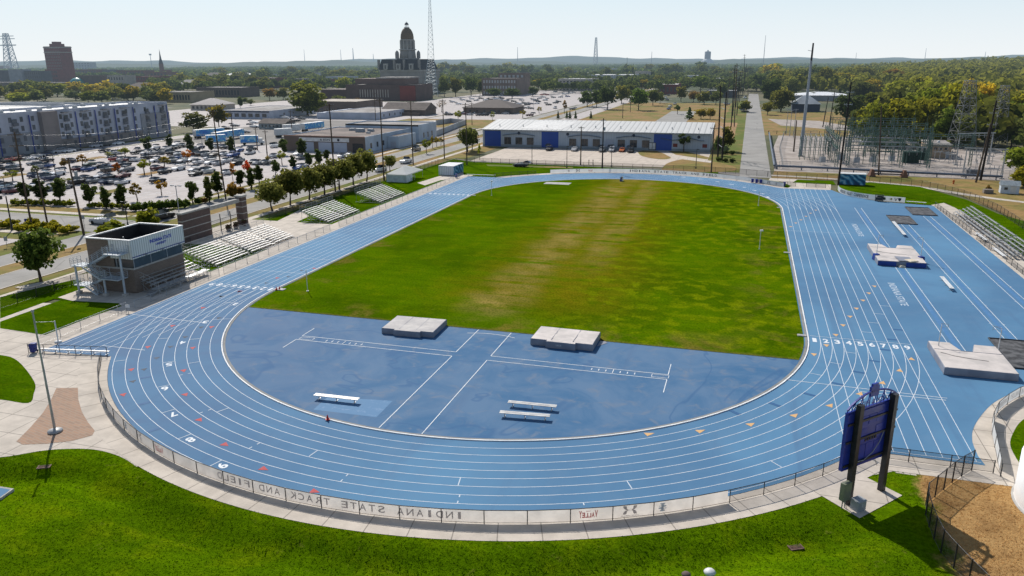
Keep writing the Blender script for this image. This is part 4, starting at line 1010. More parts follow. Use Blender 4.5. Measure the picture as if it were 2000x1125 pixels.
for x in (-1.05, 1.05): MB().box(x-0.02, x+0.02, -2.2, 2.2, 0.72, 0.755).build('seam', MATSIDE, m1)
tb = MB(); tb.text('UCS', (-0.2, -2.63, 0.44), (1, 0, 0), (0, 0, 1), 0.62, 0.2, 0.02); tb.build('lettering', WHITEP, m2)
MB().poly([(3.75, -0.6), (4.7, 0.9), (3.75, 1.9)], 0.03).build('loose_flap', MATSIDE, m2)
def vault_mat(label, loc, top, side, mirror, seed, front_m=None, w=6.7, d=8.2):
    """notched pole vault mat; the planting box notch faces +y when mirror is 1 and -y when -1"""
    t = thing('vault_mat', label, 'landing mat', loc); e = mirror
    half = w/2
    body = [(-half, -d/2), (half, -d/2), (half, d/2-2.6), (-half, d/2-2.6)]
    fl = [(-half, d/2-2.6), (-0.5, d/2-2.6), (-1.2, d/2), (-half, d/2)]
    frr = [(0.5, d/2-2.6), (half, d/2-2.6), (half, d/2), (1.2, d/2)]
    fx = lambda P: [(x, y*e) for x, y in P] if e == 1 else [(x, y*e) for x, y in P][::-1]
    for k, (P, hh) in enumerate(((body, 0.82), (fl, 0.78), (frr, 0.78))):
        P = fx(P); b = MB(); _, ol = soft_block(b, P, 0.02, hh); b.build('padding', front_m if front_m and k == 0 else side, t)
        c = MB().smooth(); bumpy_top(c, ol, hh, 0.022, seed+k); c.build('cover', top, t)
    q = [(-half+0.5, 0.3*e, 0.87), (-half*0.5, (0.9-1.4)*e, 0.865), (0.0, -1.0*e, 0.87), (half*0.4, -1.2*e, 0.86)]
    MB().path(q, 0.022, 5).build('strap', BLACKM, t); MB().box(-half+0.1, half-0.1, (d/2-2.72)*e-0.03, (d/2-2.72)*e+0.03, 0.80, 0.86).build('seam', MATSIDE, t)
    return t
def standard(label, loc, h, arm, group):
    t = thing('vault_standard', label, 'vault standard', loc, 0, group)
    MB().rbox(0, 0, 0, 0.7, 0.45, 0.06).rbox(0, 0, 0.06, 0.26, 0.26, 0.16).build('base', GREYP, t)
    MB().tube((0, 0, 0.1), (0, 0, h), 0.055, 0.045, 8).build('upright', WHITEP, t)
    a = MB(); a.tube((0, 0, h), (arm*0.75, 0.3, h+0.05), 0.025, n=5); a.tube((arm*0.75, 0.3, h+0.05), (arm*0.75, 0.3, h-0.35), 0.022, n=5); a.tube((0, 0, h-0.25), (arm*0.75, 0.3, h-0.2), 0.022, n=5); a.tube((0, 0, h), (0, 0.42, h+.02), 0.022, n=5); a.tube((0, 0.42, h+0.02), (arm*0.75, 0.7, h+0.05), 0.02, n=5)
    a.build('crossbar_arm', GALV, t); return t
vault_mat('pale vault mat nearest the camera, beside the dark pit cover', (51.6, -4.1), MATTOP, MATSIDE, 1, 11)
vault_mat('worn vault mat in mid apron with a blue front edge and torn cover', (51.7, 43.6), MATTOP, MATSIDE, 1, 21, None, 6.9, 12.2)
for x0, x1 in ((48.3, 50.9), (52.3, 55.1)): o = MB().box(x0, x1, 37.40, 37.475, 0.06, 0.72).build('front_panel', MATBLUE, None); o.parent = bpy.data.objects['vault_mat.001']; o.location = (-51.7, -43.6, 0)
fl = MB(); fl.poly([(51.2, 37.6), (53.4, 37.6), (53.2, 40.6), (51.0, 40.6)], 0.93); fl.build('torn_flap', MATSIDE)
tag(bpy.data.objects['torn_flap'], 'dark grey torn flap lying on the worn vault mat', 'cover flap')
lf = MB(); lf.rbox(53.1, 38.3, 0.9, 1.5, 1.6, 0.10, 0.5, 0.8, 0.8); lf.rbox(51.7, 37.2, 0.02, 1.0, 0.7, 0.28, 0.3, 0.6, 0.6)
tag(lf.build('loose_foam', M('yellowed_foam', (0.66, 0.58, 0.44), None, 2)), 'pale loose foam pieces at the front of the worn vault mat', 'foam')
gs = 'vault standards beside the landing mats'
standard('left standard of the vault mat nearest the camera', (49.0, -1.5), 3.2, 1, gs); standard('right standard of the vault mat nearest the camera', (54.9, -1.1), 3.2, -1, gs)
standard('left standard of the worn vault mat with blue padding', (48.55, 41.4), 3.9, 1, gs); standard('right standard of the worn vault mat with blue padding', (55.0, 41.4), 3.9, -1, gs)
for x, w in ((48.5, 'left'), (55.05, 'right')):
    b = MB(); b.rbox(x, 41.2, 0.06, 0.9, 0.9, 0.95, 0.3, 0.8, 0.8); tag(b.build('base_pad', BLUEP), 'blue pad round the %s standard of the worn vault mat' % w, 'pad', 'blue base pads')
def pit_cover(label, loc, w, d, rz, seed):
    t = thing('pit_cover', label, 'pit cover', loc, rz, 'black covers over the sand pits')
    ol = [(-w/2, -d/2), (w/2, -d/2), (w/2, d/2), (-w/2, d/2)]
    c = MB().smooth(); bumpy_top(c, ol, 0.05, 0.02, seed, 0.5); c.build('mesh_sheet', TARP, t)
    e = MB()
    for a, b in zip(ol, ol[1:]+ol[:1]): e.tube((*a, 0.08), (*b, 0.08), 0.09, n=6)
    e.build('weighted_edge', BLACKM, t); return t
pit_cover('middle black pit cover with a white bench at its corner', (58.1, 77.3), 4.3, 8.6, 0, 3); pit_cover('farthest black pit cover, below the team badges', (63.6, 88.3), 4.6, 9.2, 0, 4)
pit_cover('nearest black pit cover, right of the pale vault mat', (57.8, 0.3), 4.4, 9.4, 0, 6); pit_cover('black pit cover cut by the right edge of the photo', (64.5, 6.5), 4.4, 9.0, 0, 7)
# ================================================================ poles, small things on the field
t = thing('flagpole', 'tall bare silver flagpole on the brick apron', 'flagpole', (*G(108, 843), 0))
MB().tube((0, 0, 0.2), (0, 0, 11.0), 0.115, 0.06, 12).build('shaft', GALV, t); MB().lathe([(0.0, 0), (0.62, 0), (0.60, 0.14), (0.30, 0.24), (0.13, 0.34), (0.0, 0.34)], n=20).build('base_collar', ALU, t)
MB().lathe([(0, 11.0), (0.10, 11.04), (0.13, 11.14), (0.10, 11.24), (0, 11.28)], n=12).build('finial', ALU, t); MB().tube((0.13, 0, 1.4), (0.09, 0, 10.8), 0.012, n=4).build('halyard', WHITEP, t)
def cam_pole(label, uv, h, head):
    x, y = G(*uv); t = thing('infield_pole', label, 'pole', (x, y, 0), 0, 'white poles inside the kerb')
    MB().tube((0, 0, 0), (0, 0, h), 0.06, 0.05, 8).build('shaft', WHITEP, t)
    if head: MB().rbox(0.1, -0.05, h-0.02, 0.5, 0.32, 0.22, 0.4).build('camera_box', WHITEP, t)
    MB().rbox(0, 0, 0.0, 0.3, 0.3, 0.08).build('foot_plate', GALV, t)
cam_pole('white pole with a box on top on the east touchline', (1483, 487), 3.2, True); cam_pole('plain white pole at the far east corner of the field', (1481, 402), 3.2, False)
cam_pole('white pole with a small box at the far west corner of the field', (960, 382), 3.4, True); cam_pole('plain white pole at the near west corner of the field', (601, 569), 3.2, False)
def cover_box(label, u, v, w=1.0, d=0.6):
    x, y = G(u, v); t = thing('valve_box', label, 'valve box', (x, y, 0.0), 0, 'pale utility boxes beside the kerb')
    MB().rbox(0, 0, 0.0, w, d, 0.12).build('slab', CONCB, t); MB().rbox(0, 0, 0.12, w*0.45, d*0.45, 0.01).build('lid', GREYP, t)
cover_box('white utility slab by the kerb beside lane number one', 1566, 656); cover_box('white utility slab by the kerb halfway up the east side', 1537, 494); cover_box('white utility slab by the kerb at the far east bend', 1522, 406); cover_box('white utility slab by the kerb with the two red cones', 548, 566, 1.3, 0.9); cover_box('white utility slab by the far west kerb', 925, 382)
tag(MB().rbox(0, 0, 0.03, 6.8, 3.4, 0.05).build('throwing_slab', CONCB, None, (*G(1089, 358.5), 0)), 'pale concrete throwing slab in the grass at the far bend', 'slab')
CONEC = M('cone_red', (0.62, 0.03, 0.03), None, 2, 0.5)
def cone(label, u, v):
    t = thing('traffic_cone', label, 'cone', (*G(u, v), 0.09), 0, 'red cones near the kerb')
    MB().rbox(0, 0, 0, 0.34, 0.34, 0.03).build('base', CONEC, t); MB().lathe([(0.13, 0.03), (0.03, 0.46), (0, 0.47)], n=10).build('body', CONEC, t)
cone('left red cone on the utility slab by the west kerb', 540, 567); cone('right red cone on the utility slab by the west kerb', 546, 566); cone('red cone on the kerb below the long silver bench', 640, 821)
# folding sign at the far bend
t = thing('sandwich_board', 'small blue and white sign standing on the far bend', 'sign', (*G(1214, 354), 0), R(-30))
MB().bar((0, -0.35, 0), (0, -0.05, 1.2), 0.9, 0.04, (1, 0, 0)).build('panel', BLUEP, t); MB().bar((0, 0.35, 0), (0, 0.05, 1.2), 0.9, 0.04, (1, 0, 0)).build('panel', WHITEP, t)
# bins
BINB = M('blue_bin_plastic', (0.018, 0.030, 0.22), (0.014, 0.024, 0.17), 1, 0.45)
def bin_(label, x, y, rz=0.0, mt=None):
    t = thing('trash_bin', label, 'bin', (x, y, 0), rz, 'wheeled bins')
    b = MB(); b.rbox(0, 0, 0.12, 0.5, 0.55, 0.88, 0, 1.22, 1.2); b.build('body', mt or BINB, t); MB().rbox(0, 0.02, 1.0, 0.66, 0.74, 0.07, 0, 0.9, 0.9).build('lid', mt or BINB, t)
    for s in (-1, 1): MB().tube((s*0.22, 0.26, 0.12), (s*0.30, 0.26, 0.12), 0.12, n=10).build('wheel', BLACKM, t)
    return t
bin_('blue bin behind the flagpole at the left end bench', -47.6, -29.0, 0.3); bin_('blue bin by the white container at the far left', -49.3, 109.6, 0.2)
for i, w in enumerate(('left', 'middle', 'right')): bin_('%s bin of the three dark blue bins beyond the far bend' % w, 29.4+i*1.05, 120.8-0.3*i, 0.1)
bin_('dark blue bin beside the small gate by the far bend', 37.2, 117.0, 0.0)
# inlet grates
def inlet(label, u, v, z):
    x, y = G(u, v, z); x, y = G(u, v, lawn_z(x, y)); z = lawn_z(x, y)+0.02; t = thing('drain_inlet', label, 'drain', (x, y, z), 0.5, 'rusty drain grates in the lawn'); RUST = bpy.data.materials.get('rusty_iron') or M('rusty_iron', (0.17, 0.10, 0.075), (0.10, 0.06, 0.05), 3)
    b = MB(); b.box(-0.5, 0.5, -0.35, -0.27, 0, 0.07).box(-0.5, 0.5, 0.27, 0.35, 0, 0.07).box(-0.5, -0.42, -0.27, 0.27, 0, 0.07).box(0.42, 0.5, -0.27, 0.27, 0, 0.07); b.build('frame', RUST, t)
    for i in range(9): MB().box(-0.40+i*0.095, -0.36+i*0.095, -0.27, 0.27, 0.01, 0.06).build('bar', RUST, t)
inlet('rusty drain grate in the lawn below the scoreboard', 1553, 1070, -0.62); inlet('rusty drain grate in the lawn beside the flagpole shadow', 88, 917, -0.45)
def stone(label, u, v, c, s, z=0.1):
    rnd = random.Random(s); b = MB().smooth(); vs = []; 
    b.lathe([(0, 0), (0.26*s, 0.0), (0.30*s, 0.09*s), (0.20*s, 0.20*s), (0, 0.23*s)], n=10); o = b.build('lawn_marker', c, None, (*G(u, v), z)); tag(o, label, 'lawn marker')
stone('white round cap lying in the grass at the bottom edge', 1386, 1120, WHITEP, 1.3, 0.0); stone('small brown lump in the grass left of the white cap', 1340, 1124, BRICKB, 1.0, 0.0)
# throwing pad cut by the left edge
t = thing('blue_pad', 'blue surfaced pad with a pale kerb at the left edge of the lawn', 'pad', (-24.6, -54.4, lawn_z(-24.4, -53.4))); pd_ = [(-14, 1.1), (1.05, 1.65), (1.25, 0.4), (-14, -4.0)]
MB().prism(pd_, 0.02, 0.24).build('kerb', CONCB, t); MB().poly([(x*0.985-0.1, y*0.86+0.05) for x, y in pd_], 0.245).build('surface', TRACK, t)
# ================================================================ scoreboard
SB = thing('scoreboard', 'big blue scoreboard seen from behind on two black posts', 'scoreboard', (37.45, -35.4, 0), math.atan2(2.71, 2.6))
SBT = M('scoreboard_back_panel', (0.014, 0.036, 0.30), (0.010, 0.028, 0.23), 0.8, 0.4, spec=0.45); SBP = M('scoreboard_service_panel', (0.024, 0.050, 0.36), None, 1, 0.4)
HW = 1.88
for s in (-1, 1): MB().box(s*HW-0.2, s*HW+0.2, -0.2, 0.2, 0, 7.85).build('post', BLACKM, SB)
MB().box(-2.75, 2.75, 0.22, 0.50, 2.75, 7.15).build('cabinet', SBT, SB)
for z in (3.05, 4.9, 6.3): MB().box(-2.7, 2.7, 0.12, 0.215, z, z+0.16).build('cross_beam', BLACKM, SB)
for i in range(3):
    for j in range(3):
        if (i, j) != (1, 1): MB().box(-1.3+i*0.9, -0.5+i*0.9, 0.195, 0.216, 3.35+j*1.25+(0.1 if j > 1 else 0), 4.4+j*1.25-(0.25 if j == 2 else 0)).build('service_panel', SBP, SB)
for i in range(5): MB().box(-0.62+i*0.28, -0.48+i*0.28, 0.16, 0.218, 4.62, 4.84).build('vent', BLACKM, SB)
tr = MB(); N_ = 14
top = lambda x: 7.35+1.05*(1-(x/2.85)**2)**0.8 if abs(x) < 2.85 else 7.35
for i in range(N_):
    x0, x1 = -2.75+5.5*i/N_, -2.75+5.5*(i+1)/N_
    tr.bar((x0, 0.36, top(x0)), (x1, 0.36, top(x1)), 0.12)
    tr.bar((x0, 0.36, 7.25), (x1, 0.36, top(x1)) if i % 2 else (x0, 0.36, top(x0)), 0.05)
tr.bar((-2.85, 0.36, 7.25), (2.85, 0.36, 7.25), 0.14); tr.build('arched_truss', SBT, SB)
eb = MB(); eb.prism([(-0.45, 0.30), (0.45, 0.30), (0.45, 0.46), (-0.45, 0.46)], 8.0, 8.75); eb.prism([(-0.3, 0.30), (0.3, 0.30), (0.3, 0.46), (-0.3, 0.46)], 8.75, 8.95); eb.build('crest', SBT, SB)
lt = MB(); lt.text('TRACK & FIELD', (0.1, 0.27, 7.62), (-1, 0, 0), (0, 0, 1), 4.2, 0.42, 0.02); lt.build('lettering', SBT, SB)
MB().path([(-1.5, 0.1, 3.25), (-0.6, 0.08, 3.15), (0.3, 0.08, 3.55), (1.0, 0.1, 4.2), (1.4, 0.12, 5.0)], 0.03, 5).build('cable', GREYP, SB)
MB().path([(-1.62, -0.12, 0.1), (-1.62, -0.12, 2.9)], 0.035, 6).build('conduit', GALV, SB)
t = thing('control_cabinet', 'grey green control cabinet fixed low on the left scoreboard post', 'cabinet', (35.72, -37.35, 0), math.atan2(2.71, 2.6))
CABG = M('cabinet_green_grey', (0.22, 0.235, 0.16), (0.17, 0.18, 0.13), 1, 0.4, 0.2); MB().box(-0.45, 0.3, -0.28, 0.05, 0.75, 2.1).build('body', CABG, t); MB().box(-0.47, 0.32, -0.33, -0.285, 0.72, 2.13).build('door', CABG, t)
MB().box(0.305, 0.45, -0.2, 0.0, 1.55, 1.8).box(0.305, 0.42, -0.2, 0.0, 0.9, 1.2).build('meter', GREYP, t); MB().tube((-0.2, -0.1, 0), (-0.2, -0.1, 0.75), 0.04).tube((0.1, -0.1, 0), (0.1, -0.1, 0.75), 0.04).build('conduit', GALV, t)
t = thing('pad_transformer', 'small grey transformer box on the slab beside the left scoreboard post', 'transformer', (36.75, -37.3, 0), 0.75)
MB().rbox(0, 0, 0, 0.78, 0.70, 0.78).build('body', GREYP, t); MB().rbox(0, 0, 0.78, 0.84, 0.76, 0.10, 0, 0.8, 0.8).build('lid', GREYP, t); MB().box(-0.03, 0.03, -0.375, -0.352, 0.35, 0.6).build('handle', WHITEP, t)
# white curved wall at the right edge
t = thing('storage_tank', 'white smooth curved wall of a tank cut by the right edge', 'tank', (53.2, -33.2, 0)); MB().lathe([(5.3, 0), (5.3, 3.4), (5.1, 3.5), (0, 3.9)], n=48).build('shell', M('bright_white_paint', (0.80, 0.80, 0.80), (0.76, 0.76, 0.76), 1, 0.4), t)
MB().lathe([(5.45, -0.03), (5.45, 0.03), (5.3, 0.05)], n=48).build('footing', CONCB, t)
# ================================================================ press box
PB = thing('press_box', 'brown block press box with white ribbed top and outside stair', 'press box', (-57.1, -1.7, 0))
hx, hy = 3.75, 5.1
b = MB().box(-hx, hx, -hy, hy, 0, 3.55).box(-hx, hx-0.25, -hy+0.25, hy-0.25, 3.55, 5.2)
b.build('block_wall', BLOCK, PB)
MB().box(-hx-0.06, hx+0.10, -hy-0.06, hy+0.06, 3.40, 3.62).build('stone_sill', CONCB, PB)
MB().box(-hx+0.3, hx+0.02, -hy+0.12, hy-0.12, 3.63, 5.0).build('window_band', GLASSD, PB)
mu = MB()
for y in (-4.9, -1.6, 1.7, 4.9): mu.box(hx-0.05, hx+0.05, y-0.05, y+0.05, 3.63, 5.0)
mu.box(0.9, 1.0, -hy+0.02, -hy+0.16, 3.63, 5.0); mu.build('mullion', GREYP, PB)
MB().box(-hx-0.02, 0.6, -hy-0.02, hy+0.02, 3.6, 5.6).box(-hx-0.02, -hx+0.145, -hy-0.02, hy+0.02, 5.6, 7.5).box(-hx+0.145, 0.35, -hy-0.02, -hy+0.1, 5.6, 7.5).box(-hx+0.145, -0.35, hy-0.1, hy+0.02, 5.6, 7.5).build('upper_block_wall', BLOCK, PB)
sd = MB()
sd.box(hx+0.15, hx+0.30, -hy-0.25, hy+0.25, 4.95, 7.55); sd.box(0.3, hx+0.15, -hy-0.25, -hy-0.10, 4.95, 7.55); sd.box(-0.4, hx+0.15, hy+0.10, hy+0.25, 4.95, 7.55); sd.build('ribbed_siding', SIDING, PB)
cp_ = MB()
for x0, x1, y0, y1 in ((hx+0.05, hx+0.36, -hy-0.31, hy+0.31), (-hx-0.1, hx+0.05, -hy-0.31, -hy+0.10), (-hx-0.1, hx+0.05, hy-0.10, hy+0.31), (-hx-0.12, -hx+0.2, -hy+0.10, hy-0.10)): cp_.box(x0, x1, y0, y1, 7.555, 7.70)
cp_.build('parapet_cap', WHITEP, PB)
pi_ = MB()
pi_.box(-hx+0.15, -hx+0.25, -hy+0.12, hy-0.12, 5.62, 7.5).box(-hx+0.255, hx+0.1, hy-0.25, hy-0.12, 5.62, 7.5).box(hx+0.02, hx+0.14, -hy+0.3, hy-0.3, 5.62, 7.5).box(-hx+0.255, hx-0.2, -hy+0.11, -hy+0.2, 5.62, 7.5); pi_.build('parapet_shade_lining', BLACKM, PB)  # black sheets put the shade of the inner parapet faces into colour
MB().box(-hx+0.26, hx+0.0, -hy+0.21, hy-0.26, 5.61, 5.72).build('roof_deck', ROOFG, PB)
MB().tube((0.4, -2.6, 5.7), (0.4, -2.6, 7.4), 0.09).build('vent_pipe', GALV, PB); MB().lathe([(0.18, 5.72), (0.2, 6.3), (0, 6.4)], 0.9, -1.2, 10).build('roof_vent', WHITEP, PB)
tb = MB(); tb.text('INDIANA STATE', (hx+0.325, 0.5, 6.72), (0, 1, 0), (0, 0, 1), 4.4, 0.52, 0.03); tb.text('UNIVERSITY', (hx+0.325, 0.5, 6.10), (0, 1, 0), (0, 0, 1), 2.2, 0.34, 0.03); tb.build('sign_lettering', BLUELET, PB)
MB().box(hx+0.31, hx+0.36, -hy-0.2, hy+0.2, 5.16, 5.26).build('lower_rail', BLUEP, PB)
for y in (-2.9, 0.4, 3.9): MB().rbox(hx+0.55, y, 5.05, 0.35, 0.2, 0.18).build('floodlight', GREYP, PB)
for y in (4.9,): MB().tube((hx+0.6, y+0.45, 0), (hx+0.6, y+0.45, 1), 0.01).build('downpipe', GREYP, PB)
# outside stair
ST = thing('outside_stair', 'pale blue grey zigzag steel stair against the press box side', 'stair', (-57.1, -6.85, 0))
STM = M('stair_paint', (0.42, 0.47, 0.51), (0.35, 0.39, 0.43), 1, 0.5)
ya, yb, yc = -0.25, -1.2, -2.15
def flight(x0, z0, x1, z1, y0, y1):
    b = MB(); n = max(4, int(abs(z1-z0)/0.19))
    for i in range(n):
        f = (i+0.5)/n; x = x0+(x1-x0)*f; z = z0+(z1-z0)*f; b.box(x-0.15, x+0.15, y1+0.03, y0-0.03, z-0.02, z+0.02)
    for y in (y0, y1): b.bar((x0, y, z0-0.12), (x1, y, z1-0.12), 0.06, 0.26)
    b.build('stair_flight', STM, ST)
    r = MB()
    for y in (y0, y1):
        for h in (0.25, 0.5, 0.75, 1.0): r.tube((x0, y, z0+h), (x1, y, z1+h), 0.022, n=5)
        for i in range(5): f = i/4; x = x0+(x1-x0)*f; z = z0+(z1-z0)*f; r.tube((x, y, z), (x, y, z+1.02), 0.026, n=5)
    r.build('handrail', STM, ST)
def landing(x0, x1, y0, y1, z, sides):
    MB().box(x0, x1, y1, y0, z-0.14, z).build('landing', STM, ST); r = MB()
    edges = {'f': ((x0, y1), (x1, y1)), 'l': ((x0, y1), (x0, y0)), 'r': ((x1, y1), (x1, y0)), 'b': ((x0, y0), (x1, y0))}
    for k in sides:
        a, c = edges[k]
        for h in (0.25, 0.5, 0.75, 1.0): r.tube((*a, z+h), (*c, z+h), 0.022, n=5)
        for i in range(4): f = i/3; x = a[0]+(c[0]-a[0])*f; y = a[1]+(c[1]-a[1])*f; r.tube((x, y, z), (x, y, z+1.02), 0.026, n=5)
    r.build('handrail', STM, ST)
landing(1.0, 3.6, ya, yc, 6.0, 'fr'); flight(-2.9, 4.0, 1.0, 6.0, ya, yb+0.05); landing(-4.9, -2.9, ya, yc, 4.0, 'fl'); flight(-0.1, 2.45, -2.9, 4.0, yb-0.05, yc); landing(-0.1, 2.9, ya, yc, 2.45, 'fr')
flight(-2.9, 1.2, -0.1, 2.45, ya, yb+0.05); landing(-4.9, -2.9, ya, yc, 1.2, 'fl'); flight(-0.9, 0.05, -2.9, 1.2, yb-0.05, yc)
for x, y, h in ((3.0, -1.3, 6.0), (0.3, -1.9, 2.4), (-4.2, -2.05, 4.0)): MB().tube((x, y, 0), (x, y, h), 0.15, n=10).build('column', STM, ST); MB().rbox(x, y, 0, 0.62, 0.62, 0.35).build('footing', CONCB, ST)
# ================================================================ gate, tent, containers
GT = thing('entrance_gate', 'dark brick entrance wall with pale beam and black gates', 'gate', (-68, 21.3, 0))
wl_ = MB().box(-0.9, 0.0, 0, 7.8, 0, 5.15); wl_.build('brick_wall', BRICKB, GT)
bd = MB()
for z in (1.0, 2.4, 3.8): bd.box(-0.93, 0.03, -0.03, 7.83, z, z+0.16)
bd.build('stone_band', CONCB, GT); MB().box(-1.0, 0.10, -0.1, 7.9, 5.15, 5.45).build('wall_cap', CONCB, GT)
MB().box(-0.75, -0.1, 7.9, 17.0, 4.5, 5.25).build('beam', CONCB, GT); MB().box(-1.1, 0.4, 17.0, 18.5, 0, 5.5).build('brick_column', BRICKB, GT); MB().box(-1.2, 0.5, 16.9, 18.6, 5.5, 5.85).build('column_cap', CONCB, GT)
bd = MB()
for z in (0.9, 2.2, 3.5, 4.6): bd.box(-1.13, 0.43, 16.97, 18.53, z, z+0.16)
bd.build('stone_band', CONCB, GT)
for y0, y1 in ((7.9, 10.9), (10.9, 14.0), (14.0, 17.0)):
    g = MB(); g.tube((-0.4, y0, 2.3), (-0.4, y1, 2.3), 0.04, n=5).tube((-0.4, y0, 0.2), (-0.4, y1, 0.2), 0.04, n=5)
    for i in range(11): yy = y0+(y1-y0)*i/10; g.tube((-0.4, yy, 0.1), (-0.4, yy, 2.3), 0.022, n=4)
    g.tube((-0.4, y0+0.05, 0), (-0.4, y0+0.05, 3.3), 0.09, n=6); g.build('gate_leaf', BLACKM, GT)
for y, w in ((32.6, 'left'), (34.9, 'middle'), (37.5, 'right')):
    t = thing('planter', '%s dark round planter under the pale gate beam' % w, 'planter', (-67.0, y, 0), 0, 'planters at the gate'); MB().lathe([(0.35, 0), (0.55, 0.5), (0.6, 0.62), (0.5, 0.62), (0, 0.55)], n=14).build('pot', BRICKB, t)
    rnd = random.Random(int(y)); lf = MB()
    for _ in range(120):
        a, c = rnd.uniform(0, 2*PI), rnd.uniform(0.1, 0.5); p = Vector((math.cos(a)*c, math.sin(a)*c, 0.62+rnd.uniform(0, 0.55))); q = Vector((rnd.uniform(-1, 1), rnd.uniform(-1, 1), rnd.uniform(-1, 1))).normalized()*0.12; q2 = q.orthogonal().normalized()*0.1
        lf.quad(p-q-q2, p+q-q2, p+q+q2, p-q+q2)
    lf.build('plant', M('planter_leaf', (0.07, 0.08, 0.03), (0.12, 0.05, 0.04), 3) if 'planter_leaf' not in bpy.data.materials else bpy.data.materials['planter_leaf'], t)
TN = thing('party_tent', 'white peaked tent with one closed side on the far west lawn', 'tent', (-62.0, 103.3, 0)); TW = Mcloth('tent_fabric', (0.82, 0.82, 0.81), (0.74, 0.74, 0.73), 0.6, 0.4)
b = MB(); e = [(-3.0, -5.6), (3.0, -5.6), (3.0, 5.6), (-3.0, 5.6)]; tp = [(0, -0.25), (0, 0.25)]
V_ = [(x, y, 2.1) for x, y in e]+[(0, -1.2, 3.7), (0, 1.2, 3.7)]
b._add(V_, [(0, 1, 4), (1, 2, 5, 4), (2, 3, 5), (3, 0, 4, 5)]); b.wall([(x*1.001, y*1.001) for x, y in e], 1.85, 2.12, True); b.build('canopy', TW, TN)
MB().wall([(-2.9, -5.5), (2.9, -5.5), (2.9, -1.5)], 0.02, 1.9).build('side_sheet', M('tent_side_fabric', (0.62, 0.68, 0.70), None, 1), TN)
for x, y in ((-2.9, -5.55), (2.9, -5.55), (2.9, 0), (2.9, 5.5), (-2.9, 5.5), (-2.9, 0)): MB().tube((x, y, 0), (x, y, 2.1), 0.04, n=6).build('pole', ALU, TN)
for i, (x, y) in enumerate(((-59.8, 101), (-60.4, 104.5), (-61.5, 106.3))):
    t = thing('folding_table', ('%s dark folding table under the open side of the tent' % ('near', 'middle', 'far')[i]), 'table', (x, y, 0), 0.3*i, 'tables under the tent'); MB().box(-0.9, 0.9, -0.38, 0.38, 0.72, 0.76).build('tabletop', GREYP, t)
    for sx in (-1, 1):
        for sy in (-1, 1): MB().tube((sx*0.8, sy*0.3, 0), (sx*0.8, sy*0.3, 0.72), 0.02, n=5).build('leg', GALV, t)
def m_mural(name, ax, seed):
    t = NT(name); v = t.mapped(t.coord(True), (1, 1, 1), (0, 0, 0), (seed, seed, 0))
    n = t.noise(v, 0.55, 3, 0.5, 1.2); w = t.n('ShaderNodeTexWave', bands_direction='DIAGONAL'); t.put(w.inputs[0], v); w.inputs['Scale'].default_value = 0.35; w.inputs['Distortion'].default_value = 6
    col = t.ramp(t.math('ADD', t.math('MULTIPLY', n, 0.6), t.math('MULTIPLY', w.outputs[1], 0.4)), [(0.25, (0.010, 0.05, 0.12)), (0.45, (0.02, 0.13, 0.26)), (0.6, (0.05, 0.25, 0.42)), (0.72, (0.30, 0.46, 0.55)), (0.82, (0.02, 0.10, 0.22))])
    return t.out(t.bsdf(col, 0.5))
CT = thing('mural_container', 'white ribbed container with a teal painted end near the far left', 'container', (-53.8, 117.4, 0))
MB().box(-2.3, 2.2, -4.0, 4.0, 0.1, 2.55).build('body', m_ribbed('container_ribs', (0.62, 0.66, 0.70), 0.55, 0.5), CT); MB().box(-2.35, 2.35, -4.05, 4.05, 2.55, 2.68).build('roof', WHITEP, CT)
MB().box(2.205, 2.26, -3.95, 3.95, 0.15, 2.5).build('painted_side', m_mural('teal_mural', 1, 3), CT); MB().box(-2.25, 2.25, -3.9, 3.9, 0, 0.1).build('skid', BLACKM, CT)
CT = thing('mural_container', 'blue painted container with a swirling mural behind the conference banner', 'container', (53.9, 124.6, 0), R(-3))
MB().box(-3.2, 3.2, -1.3, 1.3, 0.1, 2.75).build('body', m_mural('blue_mural', 0, 9), CT); MB().box(-3.25, 3.25, -1.35, 1.35, 2.75, 2.88).build('roof', WHITEP, CT); MB().box(-3.1, 3.1, -1.2, 1.2, 0, 0.1).build('skid', BLACKM, CT)
SH = thing('garden_shed', 'small white shed with a grey gable roof at the right edge', 'shed', (88.4, 119.8, 0), R(-8))
MB().prism([(-1.9, -1.4), (1.9, -1.4), (1.9, 1.4), (-1.9, 1.4)], 0, 2.0).build('wall', M('pale_blue_siding', (0.52, 0.58, 0.64), (0.45, 0.50, 0.56), 1), SH)
b = MB(); b._add([(-2.1, -1.6, 1.95), (2.1, -1.6, 1.95), (2.1, 1.6, 1.95), (-2.1, 1.6, 1.95), (-2.1, 0, 2.95), (2.1, 0, 2.95)], [(0, 1, 5, 4), (2, 3, 4, 5), (0, 4, 3), (1, 2, 5), (3, 2, 1, 0)]); b.build('roof', M('grey_shingles', (0.27, 0.31, 0.33), (0.2, 0.23, 0.25), 2), SH)
MB().box(0.1, 1.3, -1.44, -1.402, 0.05, 1.75).build('door', WHITEP, SH); MB().box(-1.2, -0.5, -1.43, -1.402, 0.9, 1.5).build('window', GLASSD, SH)
